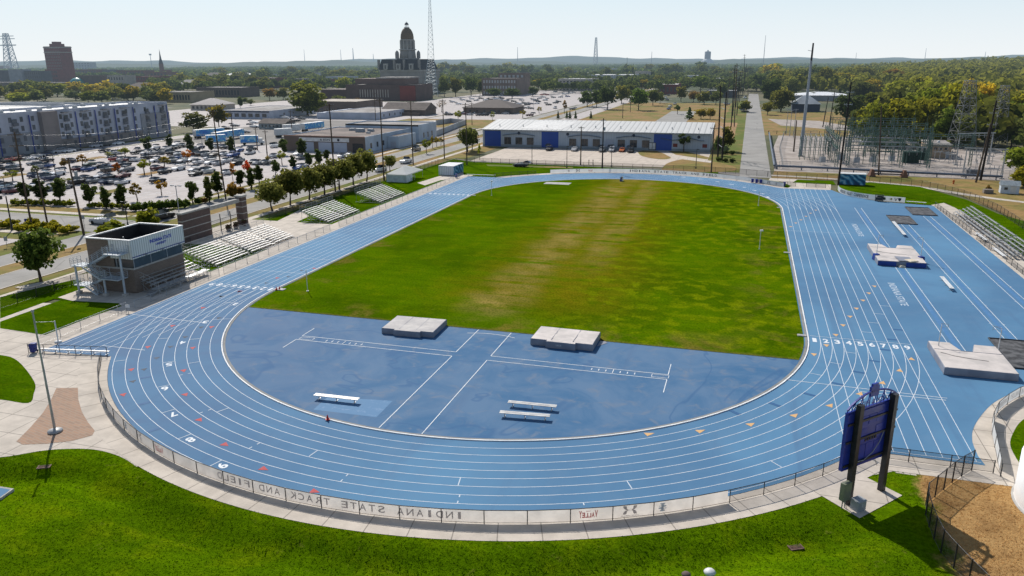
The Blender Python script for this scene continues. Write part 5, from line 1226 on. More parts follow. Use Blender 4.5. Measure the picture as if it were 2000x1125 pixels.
# ================================================================ streets, lots and verges
def fr(name, x0, x1, y0, y1, z, m): return flat(name, rect(x0, x1, y0, y1), z, m)
fr('verge', -140, -66.4, -80, 136, -0.100, DRYG); fr('verge', -105, -62, 136, 240, -0.100, DRY)
fr('sidewalk', -71.4, -69.6, -80, 260, -0.060, CONC2); fr('sidewalk', -96.6, -94.9, 40, 300, -0.060, CONC2)
fr('street', -80.8, -74.4, -80, 900, -0.050, ASPH); fr('street', -92.0, -85.8, -80, 900, -0.050, ASPH)
fr('kerb', -81.1, -80.8, -80, 600, -0.03, CONC2); fr('kerb', -85.8, -85.5, -80, 600, -0.03, CONC2); fr('kerb', -74.4, -74.1, -80, 600, -0.03, CONC2); fr('kerb', -92.3, -92.0, 40, 600, -0.03, CONC2)
fr('median', -85.5, -81.1, -80, 900, -0.045, DRY)
fr('cross_street', -420, -92.3, 25, 36.3, -0.046, ASPH); fr('sidewalk', -300, -97, 38.4, 40.4, -0.040, CONC2); fr('kerb', -300, -97, 36.3, 36.6, -0.02, CONC2)
fr('hedge_bed', -300, -97, 40.5, 44.5, -0.05, DRY); fr('corner_lot', -150, -99, 6, 16, -0.050, LOTC); fr('sidewalk', -150, -97, 20.2, 22, -0.045, CONC2)
fr('parking_lot', -215, -98.5, 44.5, 175, -0.050, LOTC); fr('truck_lot', -215, -98.5, 175.05, 300, -0.055, ASPHD)
fr('verge', -217.6, -204.5, 60, 230, -0.044, DRYG); fr('apartment_drive', -215, -205.5, 40, 235, -0.040, LOTC)
fr('city_lot', -330, -184, 245, 306, -0.070, LOTC); fr('city_lot', -350, -150, 306.1, 495, -0.066, LOTC); fr('city_lot', -183.9, -93, 300.1, 306, -0.066, LOTC)
fr('dry_lawn', -158, -94, 268, 322, -0.040, DRY); fr('city_lot', -148, -94, 322.2, 480, -0.050, LOTC)
flat('yard_path', GP((690, 243), (900, 232), (905, 236), (700, 252)), -0.03, CONC2)
fr('hall_lot', -58.5, 15.5, 146.5, 190, -0.040, CONC3); flat('lane', [(-66, 152), (-58, 147), (-28, 144.5), (0, 143.5), (26, 140), (26, 133), (18, 139), (0, 140.6), (-28, 141.8), (-56, 143.8), (-65.8, 137.5)], -0.036, ASPHD)
flat('lot_island', curve(GP((1290, 334), (1305, 318), (1345, 310), (1400, 316), (1438, 328), (1420, 335), (1350, 336), (1290, 334)), 5)[:-1], -0.02, DRY)
flat('lot_island', curve(GP((1245, 296), (1275, 293), (1310, 307), (1290, 311), (1255, 305), (1245, 296)), 5)[:-1], -0.02, DRY)
flat('lot_island', GP((1300, 292), (1330, 293), (1388, 308), (1380, 311), (1320, 302)), -0.02, DRY); flat('lot_island', GP((950, 321), (1120, 326), (1118, 328.5), (952, 324)), -0.02, DRYG)
flat('entry_path', GP((1280, 291), (1296, 291), (1325, 305), (1390, 314), (1388, 318), (1318, 309), (1308, 306)), -0.012, CONC2)
fr('field', -62, 22, 226, 330, -0.060, m_dry('bare_field', (0.36, 0.22, 0.11), (0.22, 0.17, 0.06), 0.40)); fr('field', -62, 22, 330.1, 520, -0.064, DRY); fr('city_lot', -230, -93, 480.1, 760, -0.060, LOTC); fr('city_lot', -73, -62, 330, 640, -0.062, LOTC); fr('verge', 14.5, 25.9, 140, 560, -0.062, DRYG); fr('side_street', 25.9, 34.4, 131.5, 700, -0.050, ASPH)
fr('side_lane', -20, -4, 300, 420, -0.045, ASPH)
flat('gravel_yard', [(35.5, 146.5), (60, 145), (94, 141), (118, 165), (120, 215), (100, 245), (58, 262), (40, 262), (36, 200)], -0.050, GRAVEL)
fr('dry_field', 34.4, 120, 262, 430, -0.062, DRY); flat('dry_field', [(34.4, 131.6), (52, 131.6), (66, 128.5), (76, 118), (79.5, 92), (80.5, 40), (140, 40), (130, 150), (94, 141), (60, 145), (35.5, 146)], -0.056, DRY)
flat('east_path', curve([(34.5, 138), (45, 136.5), (58, 132.6), (70, 126.5), (78, 117), (88, 108), (110, 95)], 6)+curve([(110, 93), (88, 105.5), (76.5, 114.5), (69, 124), (57.5, 129.9), (45, 134), (34.5, 135.5)], 6), -0.03, CONC2)
flat('gravel_drive', GP((1500, 232), (1600, 236), (1680, 250), (1690, 258), (1590, 250), (1525, 245)), -0.03, GRAVEL)
flat('river_bank', GP((1955, 178), (2000, 185), (2000, 196), (1960, 190)), 0.05, GRAVEL)
BAY = MB()
for y0 in (58, 76, 94, 112, 130, 148):
    for i in range(34): BAY.box(-206+i*3.0, -205.88+i*3.0, y0, y0+10.5, -0.046, -0.042)
structure(BAY.build('bay_line', WLINE2))
for i, (x, y, w, d) in enumerate(((-150, 62, 5, 10), (-126, 66, 4, 10), (-176, 80, 5, 12), (-140, 98, 4, 12), (-186, 120, 5, 14), (-120, 102, 5, 12), (-160, 128, 5, 12))): fr('lot_island', x-w/2, x+w/2, y-d/2, y+d/2, -0.035, DRY)
# ================================================================ trees
def m_leaf(name, dark, light, warm=0.0):
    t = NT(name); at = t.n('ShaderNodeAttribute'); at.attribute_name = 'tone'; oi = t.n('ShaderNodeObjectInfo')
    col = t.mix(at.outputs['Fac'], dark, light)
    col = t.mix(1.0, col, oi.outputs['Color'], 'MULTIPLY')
    rn = t.math('MULTIPLY_ADD', oi.outputs['Random'], 0.5, 0.75)
    hs = t.n('ShaderNodeHueSaturation'); t.put(hs.inputs['Color'], col); t.put(hs.inputs['Value'], rn)
    df = t.bsdf(hs.outputs[0], 0.8, 0, None, 0.04); tr = t.n('ShaderNodeBsdfTranslucent'); t.put(tr.inputs[0], hs.outputs[0])
    mx = t.n('ShaderNodeMixShader'); mx.inputs[0].default_value = 0.50
    t.t.links.new(df, mx.inputs[1]); t.t.links.new(tr.outputs[0], mx.inputs[2])
    return t.out(mx.outputs[0])
LEAF = m_leaf('leaf_green', (0.048, 0.070, 0.017), (0.215, 0.230, 0.052))
BARK = M('tree_bark', (0.095, 0.075, 0.058), (0.055, 0.043, 0.034), 3, 0.9)
def leaf_mesh(name, C, S, rs, up=0.25, core=None):
    """mesh of small leaf quads: C centres, S sizes, outward bias from the crown axis"""
    n = len(C); O = C-C.mean(0); O /= np.linalg.norm(O, axis=1, keepdims=True)+1e-6
    Nn = rs.normal(size=(n, 3))+O*0.7+np.array([0, 0, up]); Nn /= np.linalg.norm(Nn, axis=1, keepdims=True)
    A = np.cross(Nn, rs.normal(size=(n, 3))); A /= np.linalg.norm(A, axis=1, keepdims=True)+1e-6
    B = np.cross(Nn, A); s = S[:, None]
    V = np.stack([C-A*s-B*s*0.55, C+A*s*0.25-B*s*0.9, C+A*s+B*s*0.45, C-A*s*0.3+B*s*0.9], 1).reshape(-1, 3)
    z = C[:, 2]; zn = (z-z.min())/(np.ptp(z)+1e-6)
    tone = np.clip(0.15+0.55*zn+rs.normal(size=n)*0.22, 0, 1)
    F = np.arange(4*n).reshape(n, 4)
    V = V.tolist(); F = F.tolist(); tone = tone.tolist()
    if core is not None:
        b = len(V); V += core.v; F += [[b+i for i in f] for f in core.f]; tone += [0.0]*len(core.f)
    me = bpy.data.meshes.new(name); me.from_pydata(V, [], F); me.materials.append(LEAF)
    at = me.attributes.new('tone', 'FLOAT', 'FACE'); at.data.foreach_set('value', tone); me.update()
    return me
def blob(cx, cy, cz, rx, ry, rz, rs, n=7, m=5):
    b = MB(); vs = []
    for j in range(m+1):
        for i in range(n):
            a, p = 2*PI*i/n, PI*j/m; k = rs.uniform(0.8, 1.1)
            vs.append((cx+rx*k*math.sin(p)*math.cos(a), cy+ry*k*math.sin(p)*math.sin(a), cz+rz*k*math.cos(p)))
    b._add(vs, [(j*n+i, (j+1)*n+i, (j+1)*n+(i+1) % n, j*n+(i+1) % n) for j in range(m) for i in range(n)]); return b
SHAPES = {  # height, width, bare trunk, clumps, leaves, leaf size
    'round': (8.0, 7.0, 1.5, 30, 2000, 0.25), 'mid': (10.0, 9.0, 1.2, 26, 1000, 0.42), 'far': (12.0, 11.0, 0.8, 22, 460, 0.75),
    'columnar': (7.0, 3.0, 0.7, 26, 1300, 0.20), 'young': (5.0, 3.4, 1.7, 12, 420, 0.20), 'conifer': (7.0, 3.6, 0.5, 0, 620, 0.24),
    'shrub': (1.6, 2.2, 0.1, 9, 360, 0.16), 'tall': (16.0, 12.0, 1.0, 40, 1700, 0.55), 'bare': (7.0, 6.0, 2.0, 14, 200, 0.16)}
TREES = {}
def crown_points(kind, rs):
    H, W, tb, nc, nl, ls = SHAPES[kind]; h = H-tb*0.8; zc = tb*0.8+h/2; r = W/2
    if kind == 'conifer':
        u = rs.uniform(0, 1, nl)**0.7; z = tb+(H-tb)*(1-u); rad = r*u*(0.75+0.25*np.sin(u*26))*np.sqrt(rs.uniform(0.25, 1, nl)); a = rs.uniform(0, 2*PI, nl)
        return np.stack([rad*np.cos(a), rad*np.sin(a), z], 1)
    cl = []
    while len(cl) < nc:
        p = rs.uniform(-1, 1, 3)
        d = np.linalg.norm(p)
        if d > 1 or d < 0.35: continue
        if kind == 'columnar':
            f = (p[2]+1)/2; k = 0.40+0.60*min(1, f*1.7) if f < 0.75 else 1.0-1.3*(f-0.75); p[:2] *= k*1.05; p[2] *= 1.08
        elif p[2] < (-0.9 if kind == 'tall' else -0.6): continue
        cl.append(p)
    cl = np.array(cl)*np.array([r, r, h/2])*0.80*np.array([1, 1, 1.05]); cl[:, 2] += zc
    if kind != 'columnar': cl[:, :2] += rs.normal(size=(nc, 2))*r*0.06
    ci = rs.integers(0, nc, nl); cr = (rs.uniform(0.26, 0.46, nc)*r)[ci]
    if kind == 'columnar': cr *= 0.9
    d = rs.normal(size=(nl, 3)); d /= np.linalg.norm(d, axis=1, keepdims=True)
    P = cl[ci]+d*(cr*rs.uniform(0.55, 1.05, nl))[:, None]*np.array([1, 1, 0.8 if kind != 'columnar' else 1.2])
    return P
def make_tree(kind, var, name):
    rs = np.random.default_rng(100*var+len(kind)*7+ord(kind[0])); H, W, tb, nc, nl, ls = SHAPES[kind]
    t = link(name, None)
    tr = MB(); r0 = H*0.020+0.03; top = tb+(H-tb)*0.55
    if kind not in ('shrub',):
        p0 = Vector((0, 0, -0.1)); pm = Vector((rs.normal()*0.08*tb, rs.normal()*0.08*tb, tb)); pt = Vector((rs.normal()*0.2, rs.normal()*0.2, top))
        tr.tube(p0, pm, r0*1.25, r0*0.85, 7).tube(pm, pt, r0*0.85, r0*0.25, 6)
        for i in range(6 if kind != 'conifer' else 0):
            a = i*2.4+rs.uniform(0, 1); s = pm.lerp(pt, rs.uniform(0, 0.7)); e = s+Vector((math.cos(a)*W*0.30, math.sin(a)*W*0.30, (H-tb)*rs.uniform(0.15, 0.42)))
            tr.tube(s, e, r0*0.45, r0*0.12, 5)
            if kind == 'bare':
                for k in range(4): tr.tube(s.lerp(e, 0.5+0.12*k), e+Vector((rs.normal()*0.8, rs.normal()*0.8, rs.uniform(0.2, 1.2))), 0.03, 0.01, 4)
        tr.build('trunk', BARK, t)
    P = crown_points(kind, rs); S = ls*rs.uniform(0.6, 1.35, len(P))
    core = None
    if kind in ('round', 'mid', 'far', 'tall'): core = blob(0, 0, tb*0.8+(H-tb*0.8)*0.52, W*0.29, W*0.29, (H-tb)*0.30, rs)
    if kind == 'columnar': core = blob(0, 0, tb+(H-tb)*0.5, W*0.24, W*0.24, (H-tb)*0.36, rs)
    if kind == 'shrub': core = blob(0, 0, H*0.42, W*0.34, W*0.34, H*0.36, rs)
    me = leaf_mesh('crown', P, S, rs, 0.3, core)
    if kind == 'shrub': bpy.data.objects.remove(t); t = link(name, me)
    else: link('crown', me, t)
    t['_h'] = H; t['_w'] = W
    return t
_tc = 0
def tree_at(kind, x, y, H, W, col, label, cat='tree', group=None, name=None):
    global _tc
    _tc += 1; var = _tc % (3 if kind in ('round', 'mid', 'far', 'columnar', 'tall') else 2); key = (kind, var)
    name = name or {'columnar': 'columnar_tree', 'conifer': 'conifer', 'shrub': 'shrub', 'young': 'young_tree', 'bare': 'bare_tree'}.get(kind, 'leafy_tree')
    if key not in TREES: t = make_tree(kind, var, name); TREES[key] = t
    else: t = dup(TREES[key], (0, 0, 0)); t.name = name
    h0, w0 = SHAPES[kind][:2]
    t.location = (x, y, -0.05); t.rotation_euler.z = (_tc*2.399) % 6.283; k = W/w0
    t.scale = (k, k, H/h0); tag(t, label, cat, group)
    tint(t, col); return t
def tree(kind, u, v, vt, w, col, label, cat='tree', group=None, name=None):
    x, y = G(u, v); return tree_at(kind, x, y, max(0.6, HT(u, v, vt)), w*DIST(x, y)/F_PX, col, label, cat, group, name)
GRN, DGR, OLV, YEL, ORG, REDC, LIM, BRN = (1, 1, 1), (0.62, 0.74, 0.75), (1.25, 1.05, 0.75), (2.6, 1.75, 0.7), (4.4, 1.35, 0.5), (4.2, 0.55, 0.55), (1.9, 1.75, 0.7), (1.9, 1.0, 0.9)
g = 'dark street trees along the perimeter fence'
for i, (u, v, vt, w) in enumerate(((532, 411, 350, 60), (567, 400, 322, 56), (604, 390, 325, 58), (634, 380, 316, 60), (663, 370, 303, 62), (690, 361, 299, 54), (716, 354, 289, 48), (762, 335, 300, 28)), 1):
    tree('round', u, v, vt, w, (1.35, 1.2, 1.15), 'dark leafy street tree behind the bleachers, '+nth(i, 8), group=g, name='street_tree')
tree('round', 80, 549, 445, 86, (0.85, 1.05, 0.8), 'lone full green tree by the fence left of the press box', name='lone_tree')
tree('shrub', 218, 462, 428, 58, LIM, 'pale green bushy tree rising behind the press box, left one'); tree('shrub', 292, 446, 410, 48, LIM, 'pale green bushy tree between the press box and the dark van')
g = 'columnar trees along the near side of the parking lot'
near_c = ((50, 392, 351, 25), (82, 394, 347, 29), (118, 396, 345, 25), (176, 402, 352, 26), (208, 408, 362, 22), (240, 410, 357, 25), (377, 397, 347, 24), (409, 394, 342, 24), (427, 386, 332, 24), (470, 366, 327, 22), (491, 369, 326, 20), (507, 360, 321, 21))
for i, (u, v, vt, w) in enumerate(near_c, 1): tree('columnar', u, v, vt, w, DGR if i not in (8,) else GRN, 'narrow dark columnar tree at the near lot edge, '+nth(i, len(near_c)), group=g)
g = 'columnar trees inside the parking lot'
mid_c = ((289, 297, 262, 20), (332, 289, 261, 16), (372, 300, 260, 19), (412, 298, 265, 17), (453, 302, 265, 19), (539, 342, 310, 19), (555, 303, 267, 20), (573, 331, 302, 18), (590, 308, 268, 20), (604, 327, 294, 20), (623, 322, 290, 20), (638, 315, 291, 16))
for i, (u, v, vt, w) in enumerate(mid_c, 1): tree('columnar', u, v, vt, w, DGR, 'narrow dark columnar tree farther in the lot, '+nth(i, len(mid_c)), group=g)
for u, v, vt, w, c, lb in ((282, 341, 309, 26, LIM, 'thin yellow green tree in the lot left of the red pickup row'), (321, 326, 305, 24, YEL, 'yellow young tree in the middle of the lot'), (367, 320, 290, 17, ORG, 'bright orange young tree in the back of the lot'),
        (455, 352, 316, 13, (3.0, 1.1, .6), 'half green half orange young tree beside the red one'), (485, 350, 310, 19, REDC, 'deep red young tree near the lot edge'), (269, 392, 356, 25, (2.2, 1.35, .7), 'autumn brown young tree before the empty bays, left one'),
        (316, 381, 350, 22, (3.2, 1.6, .5), 'yellow orange round young tree before the empty bays'), (231, 344, 317, 18, (3.4, 0.95, .6), 'red topped young tree between parked cars'), (127, 335, 307, 20, (1.6, .9, .7), 'sparse brown young tree on the left island'),
        (161, 326, 301, 20, (2.2, 1.1, .6), 'sparse orange brown young tree on the left island'), (25, 353, 331, 22, LIM, 'low yellow green tree at the far left of the lot'), (211, 307, 296, 18, LIM, 'low yellow green tree near the apartment drive, left one'),
        (245, 306, 286, 24, LIM, 'low yellow green tree near the apartment drive, right one'), (71, 343, 322, 15, GRN, 'small green tree behind the left parked cars'), (127, 360, 346, 20, LIM, 'low green yellow tree by the silver cars at left'),
        (524, 321, 304, 16, YEL, 'yellow bush like tree beside the silver sedan'), (551, 322, 292, 20, LIM, 'lime green young tree among the columnar ones')):
    tree('young', u, v, vt, w, c, lb)
g = 'shrubs along the lot kerb'
hs = [(30+i*13.5, 400+i*0.25, 388+i*0.2, 17) for i in range(9)]+[(180+i*13, 405+i*0.5, 394+i*0.5, 17) for i in range(6)]+[(262+i*10, 412-i*0.7, 396-i*0.9, 20) for i in range(11)]+[(388, 398, 386, 16), (400, 396, 384, 18), (455, 386, 357, 26), (470, 380, 362, 22)]
for i, (u, v, vt, w) in enumerate(hs, 1):
    tree('shrub', u, v, vt, w, (LIM if i < 16 else (0.8, 1.0, 0.7)) if i < 28 else BRN, ('pale shrub' if i < 16 else 'dark green hedge bush' if i < 27 else 'brownish shrub')+' along the lot kerb, '+nth(i, len(hs)), 'shrub', g)
g = 'tall grass clumps on the corner'
cg = [(8, 445), (22, 440), (38, 452), (52, 446), (70, 452), (84, 446), (98, 455), (112, 450), (126, 456), (140, 452), (66, 440), (104, 443)]
for i, (u, v) in enumerate(cg, 1): tree('shrub', u, v, v-15, 24, (2.6, 2.0, 0.6), 'yellow tall grass clump at the street corner, '+nth(i, len(cg)), 'grass clump', g, name='grass_clump')
tree('tall', 601, 226, 156, 72, (1.0, .95, .7), 'largest dark tree standing alone before the brick hall'); tree('mid', 379, 259, 217, 52, (.9, .8, .8), 'wide grey green tree at the corner of the apartments'); tree('mid', 428, 249, 200, 36, (1.9, 1.3, .6), 'yellowing tree right of the apartments')
mids = ((527, 196, 172, 26, BRN), (553, 195, 170, 28, OLV), (672, 182, 150, 32, LIM), (660, 208, 184, 28, GRN), (688, 210, 196, 18, LIM), (868, 189, 146, 24, GRN), (890, 189, 148, 30, OLV), (920, 187, 149, 30, DGR), (938, 186, 154, 16, GRN),
        (470, 214, 188, 12, DGR), (478, 202, 190, 16, GRN), (490, 206, 192, 14, GRN), (760, 194, 176, 16, BRN), (700, 205, 190, 14, BRN), (1052, 176, 152, 24, YEL), (1070, 172, 152, 24, GRN), (1085, 170, 155, 18, GRN), (965, 190, 170, 30, DGR), (1000, 192, 172, 34, DGR), (1040, 188, 168, 22, DGR))
for i, (u, v, vt, w, c) in enumerate(sorted(mids), 1): tree('mid', u, v, vt, w, c, 'middle distance city tree between the buildings, '+nth(i, len(mids)), group='city trees between the buildings')
for i, (u, v, vt, w, c) in enumerate(((833, 300, 270, 18, (1.5, 1.5, .6)), (845, 290, 265, 12, YEL), (853, 287, 266, 12, YEL), (861, 284, 267, 11, YEL)), 1): tree('young', u, v, vt, w, c, 'small yellow green tree in the street median, '+nth(i, 4), group='median trees')
tree('round', 913, 297, 245, 40, GRN, 'big round tree at the left end of the warehouse, left stem'); tree('round', 922, 293, 250, 34, DGR, 'big round tree at the left end of the warehouse, right stem')
for u, v, vt, w, c, lb, k in ((895, 239, 214, 17, LIM, 'light green young tree on the dry lawn before the dark roof', 'young'), (962, 235, 217, 10, LIM, 'thin young tree on the dry lawn near the warehouse roof', 'young'), (863, 219, 194, 22, BRN, 'leafless brown tree beside the dark roofed house', 'bare'), (937, 312, 279, 9, LIM, 'thin young tree beside the warehouse forecourt', 'young'),
        (1335, 297, 258, 26, DGR, 'small dark tree in front of the warehouse wall', 'young'), (1420, 295, 245, 30, OLV, 'bushy tree at the right end of the warehouse', 'mid'), (1401, 303, 262, 17, DGR, 'dark narrow tree against the right warehouse corner', 'mid'), (1102, 222, 195, 12, BRN, 'thin brown tree on the far median', 'young'),
        (1021, 230, 214, 14, YEL, 'yellow green young tree by the far street', 'young'), (1053, 221, 208, 12, YEL, 'small yellow tree by the sign post', 'young'), (1323, 223, 203, 15, DGR, 'small dark tree beside the blue parked cars', 'young'), (1346, 233, 208, 21, (.7, .95, .9), 'dark conifer behind the warehouse roof', 'conifer'),
        (1369, 232, 210, 25, YEL, 'bright yellow green tree behind the warehouse roof, left', 'mid'), (1387, 233, 211, 21, YEL, 'bright yellow green tree behind the warehouse roof, right', 'mid'), (1453, 219, 195, 28, (1.4, 1.2, .6), 'round tree over the parked car by the side street', 'mid'), (1499, 224, 196, 26, (1.3, 1.1, .6), 'round tree on the right side of the side street', 'mid')):
    tree(k, u, v, vt, w, c, lb)
for i, u in enumerate((1090, 1107, 1113, 1124, 1154), 1): tree('conifer', u, 232, 216, 9, (.75, .9, .9), 'small conifer behind the warehouse roof ridge, '+nth(i, 5), group='small conifers behind the warehouse')
for i, (u, v) in enumerate(((1403, 315), (1416, 316), (1430, 317), (1417, 301), (1430, 302)), 1): tree('shrub', u, v, v-8, 14, (.55, .65, .6), 'clipped dark bush beside the side street, '+nth(i, 5), 'shrub', 'clipped bushes')
clump = ((1147, 208, 176, 34, DGR), (1165, 209, 172, 30, DGR), (1186, 213, 168, 42, DGR), (1214, 202, 165, 30, OLV), (1247, 215, 172, 40, (.7, .95, .6)), (1275, 206, 170, 28, GRN), (1289, 202, 178, 16, GRN), (1230, 196, 160, 24, GRN), (1330, 199, 168, 22, OLV), (1354, 199, 175, 20, BRN), (1375, 204, 177, 30, OLV), (1398, 204, 175, 24, GRN), (1368, 180, 148, 32, (.9, 1.1, .6)), (1340, 178, 150, 22, GRN), (1312, 178, 150, 24, OLV), (1258, 178, 154, 24, YEL), (1285, 172, 146, 26, OLV), (1410, 190, 160, 26, GRN), (1440, 186, 158, 24, DGR))
for i, (u, v, vt, w, c) in enumerate(sorted(clump), 1): tree('mid', u, v, vt, w, c, 'tree of the shady group beyond the warehouse, '+nth(i, len(clump)), group='shady group beyond the warehouse')
woods = ((1525, 218, 167, 42, (1.1, .95, .7)), (1588, 196, 177, 16, DGR), (1655, 236, 180, 52, (.5, .6, .6)), (1705, 228, 177, 46, (1.2, 1.15, .8)), (1683, 202, 152, 38, GRN), (1703, 192, 152, 36, YEL), (1740, 178, 132, 44, (1.9, 1.0, .6)), (1640, 180, 135, 56, (2.0, 1.5, .6)), (1610, 182, 128, 36, OLV), (1682, 172, 128, 44, OLV), (1752, 213, 146, 54, LIM), (1790, 208, 140, 42, (1.9, 1.6, .6)), (1775, 265, 182, 56, (1.5, 1.45, .6)), (1812, 270, 166, 66, (1.5, 1.6, .6)), (1860, 276, 157, 64, (2.0, 1.7, .5)), (1920, 258, 158, 56, (3.0, 1.9, .5)), (1922, 284, 213, 40, LIM), (1975, 288, 196, 46, (1.1, 1.3, .7)), (1993, 338, 278, 52, (1.4, 1.5, .6)), (1998, 366, 322, 40, (2.4, 1.9, .5)), (1840, 230, 150, 48, OLV), (1890, 232, 152, 44, YEL), (1760, 240, 170, 40, GRN), (1735, 232, 176, 34, OLV), (1845, 285, 205, 46, (1.0, 1.2, .6)), (1885, 290, 215, 40, GRN), (1800, 228, 152, 40, LIM), (2020, 300, 200, 60, GRN), (1955, 240, 168, 40, YEL), (1560, 176, 132, 34, GRN), (1590, 172, 126, 34, DGR), (1505, 200, 150, 40, DGR), (1515, 182, 135, 36, GRN), (1478, 178, 138, 30, DGR), (1720, 160, 124, 40, GRN), (1545, 190, 150, 26, GRN))
for i, (u, v, vt, w, c) in enumerate(sorted(woods), 1): tree('tall', u, v, vt, w, c, 'tree at the edge of the right hand woods, '+nth(i, len(woods)), group='trees at the edge of the woods')
rb = random.Random(5)
def belt(label, group, u0, u1, v0, v1, hpx, n, w, cols, kind='far'):
    us = sorted(rb.uniform(u0, u1) for _ in range(n))
    for i, u in enumerate(us, 1):
        v = rb.uniform(v0, v1); tree(kind, u, v, v-hpx*rb.uniform(.8, 1.2), w*rb.uniform(.8, 1.25), rb.choice(cols), label+', '+nth(i, n), group=group)
belt('autumn tree in the belt behind the apartments', 'tree belt behind the apartments', -10, 330, 184, 203, 26, 44, 30, (OLV, YEL, GRN, LIM, (1.5, 1.2, .7), GRN))
belt('green tree among the roofs of the old town', 'trees among the old town roofs', 335, 520, 160, 182, 24, 22, 28, (GRN, DGR, OLV, (1.2, 1.1, .7)))
belt('tree before the courthouse skyline left side', 'trees left of the courthouse', 420, 740, 146, 158, 20, 24, 24, (GRN, DGR, GRN, OLV))
belt('tree in the green belt right of the courthouse', 'trees right of the courthouse', 860, 1140, 142, 156, 20, 22, 24, (GRN, DGR, OLV, GRN))
belt('tree in the green belt before the water tank', 'trees before the water tank', 1140, 1470, 142, 160, 22, 26, 26, (GRN, DGR, OLV, GRN))
belt('tree deep in the right hand woods', 'trees deep in the right hand woods', 1490, 2010, 150, 176, 30, 34, 36, (GRN, OLV, (1.4, 1.2, .6), YEL, GRN, LIM))
belt('big tree in the front row of the right hand woods', 'front row of the woods', 1670, 2010, 258, 284, 92, 15, 58, ((1.4, 1.35, .6), LIM, GRN, (1.9, 1.6, .5), (1.2, 1.2, .7)), 'tall')
belt('bush at the foot of the right hand woods', 'bushes at the foot of the woods', 1690, 2000, 270, 296, 26, 16, 26, ((.6, .75, .5), GRN, LIM), 'mid')
# far canopy: more trees than anyone could count
def canopy(name, regions, seed, size, leaf_n, ls, label, rise=None):
    rs = np.random.default_rng(seed); Cs, Ss, Ts, Ps = [], [], [], []
    for (u0, u1, d0, d1, n, h0) in regions:
        for _ in range(n):
            d = math.sqrt(rs.uniform(d0*d0, d1*d1)); u = rs.uniform(u0, u1)
            dv = (_fw*1.0+_rt*((u-1000)/F_PX)); dv.z = 0; dv.normalize(); c = np.array([CX+dv.x*d, CY+dv.y*d, 0])
            r = size*rs.uniform(0.55, 1.5); h = h0*rs.uniform(0.75, 1.3)
            if rise: c = c+np.array([0, 0, rise(u, d)])
            p = rs.normal(size=(leaf_n, 3)); p /= np.linalg.norm(p, axis=1, keepdims=True); p[:, 2] = np.abs(p[:, 2])*1.0-0.25
            lump = 0.72+0.28*np.sin(p[:, :1]*5+rs.uniform(0, 6))*np.sin(p[:, 1:2]*5+rs.uniform(0, 6))
            Cs.append(c+np.array([0, 0, h*0.52])+p*lump*np.array([r, r, h*0.5])); Ps.append(p); Ss.append(ls*rs.uniform(.7, 1.4, leaf_n)); Ts.append(np.full(leaf_n, rs.uniform(-.42, .42)))
    C = np.concatenate(Cs); S = np.concatenate(Ss); n = len(C)
    Nn = rs.normal(size=(n, 3))*0.38+np.concatenate(Ps)*0.9+np.array([0, 0, 0.12]); Nn /= np.linalg.norm(Nn, axis=1, keepdims=True)
    A = np.cross(Nn, rs.normal(size=(n, 3))); A /= np.linalg.norm(A, axis=1, keepdims=True)+1e-6; B = np.cross(Nn, A); s = S[:, None]
    V = np.stack([C-A*s-B*s*0.6, C+A*s*0.3-B*s, C+A*s+B*s*0.5, C-A*s*0.3+B*s], 1).reshape(-1, 3)
    me = bpy.data.meshes.new(name); me.vertices.add(4*n); me.vertices.foreach_set('co', V.astype(np.float32).ravel()); me.loops.add(4*n); me.loops.foreach_set('vertex_index', np.arange(4*n, dtype=np.int32)); me.polygons.add(n); me.polygons.foreach_set('loop_start', np.arange(0, 4*n, 4, dtype=np.int32))
    me.update(calc_edges=True); me.materials.append(LEAF)
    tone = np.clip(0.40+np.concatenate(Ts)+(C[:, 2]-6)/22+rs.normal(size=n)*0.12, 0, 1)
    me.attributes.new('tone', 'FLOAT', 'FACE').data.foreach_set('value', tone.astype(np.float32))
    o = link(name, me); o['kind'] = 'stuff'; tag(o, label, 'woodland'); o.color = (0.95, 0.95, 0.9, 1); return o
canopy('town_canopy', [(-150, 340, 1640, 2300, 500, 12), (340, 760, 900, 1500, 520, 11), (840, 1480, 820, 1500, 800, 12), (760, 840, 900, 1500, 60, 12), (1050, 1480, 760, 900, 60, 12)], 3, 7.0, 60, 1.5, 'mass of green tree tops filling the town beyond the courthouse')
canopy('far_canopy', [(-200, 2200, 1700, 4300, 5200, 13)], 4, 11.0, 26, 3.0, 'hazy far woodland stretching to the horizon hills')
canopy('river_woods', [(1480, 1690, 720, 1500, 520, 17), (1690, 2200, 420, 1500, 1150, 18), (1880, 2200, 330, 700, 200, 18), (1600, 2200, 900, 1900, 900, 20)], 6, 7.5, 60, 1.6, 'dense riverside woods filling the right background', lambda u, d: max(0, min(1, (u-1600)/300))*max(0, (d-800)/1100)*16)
bpy.data.objects['river_woods'].color = (1.25, 1.15, 0.75, 1); bpy.data.objects['town_canopy'].color = (0.72, 0.80, 0.80, 1); bpy.data.objects['far_canopy'].color = (0.65, 0.78, 0.85, 1)
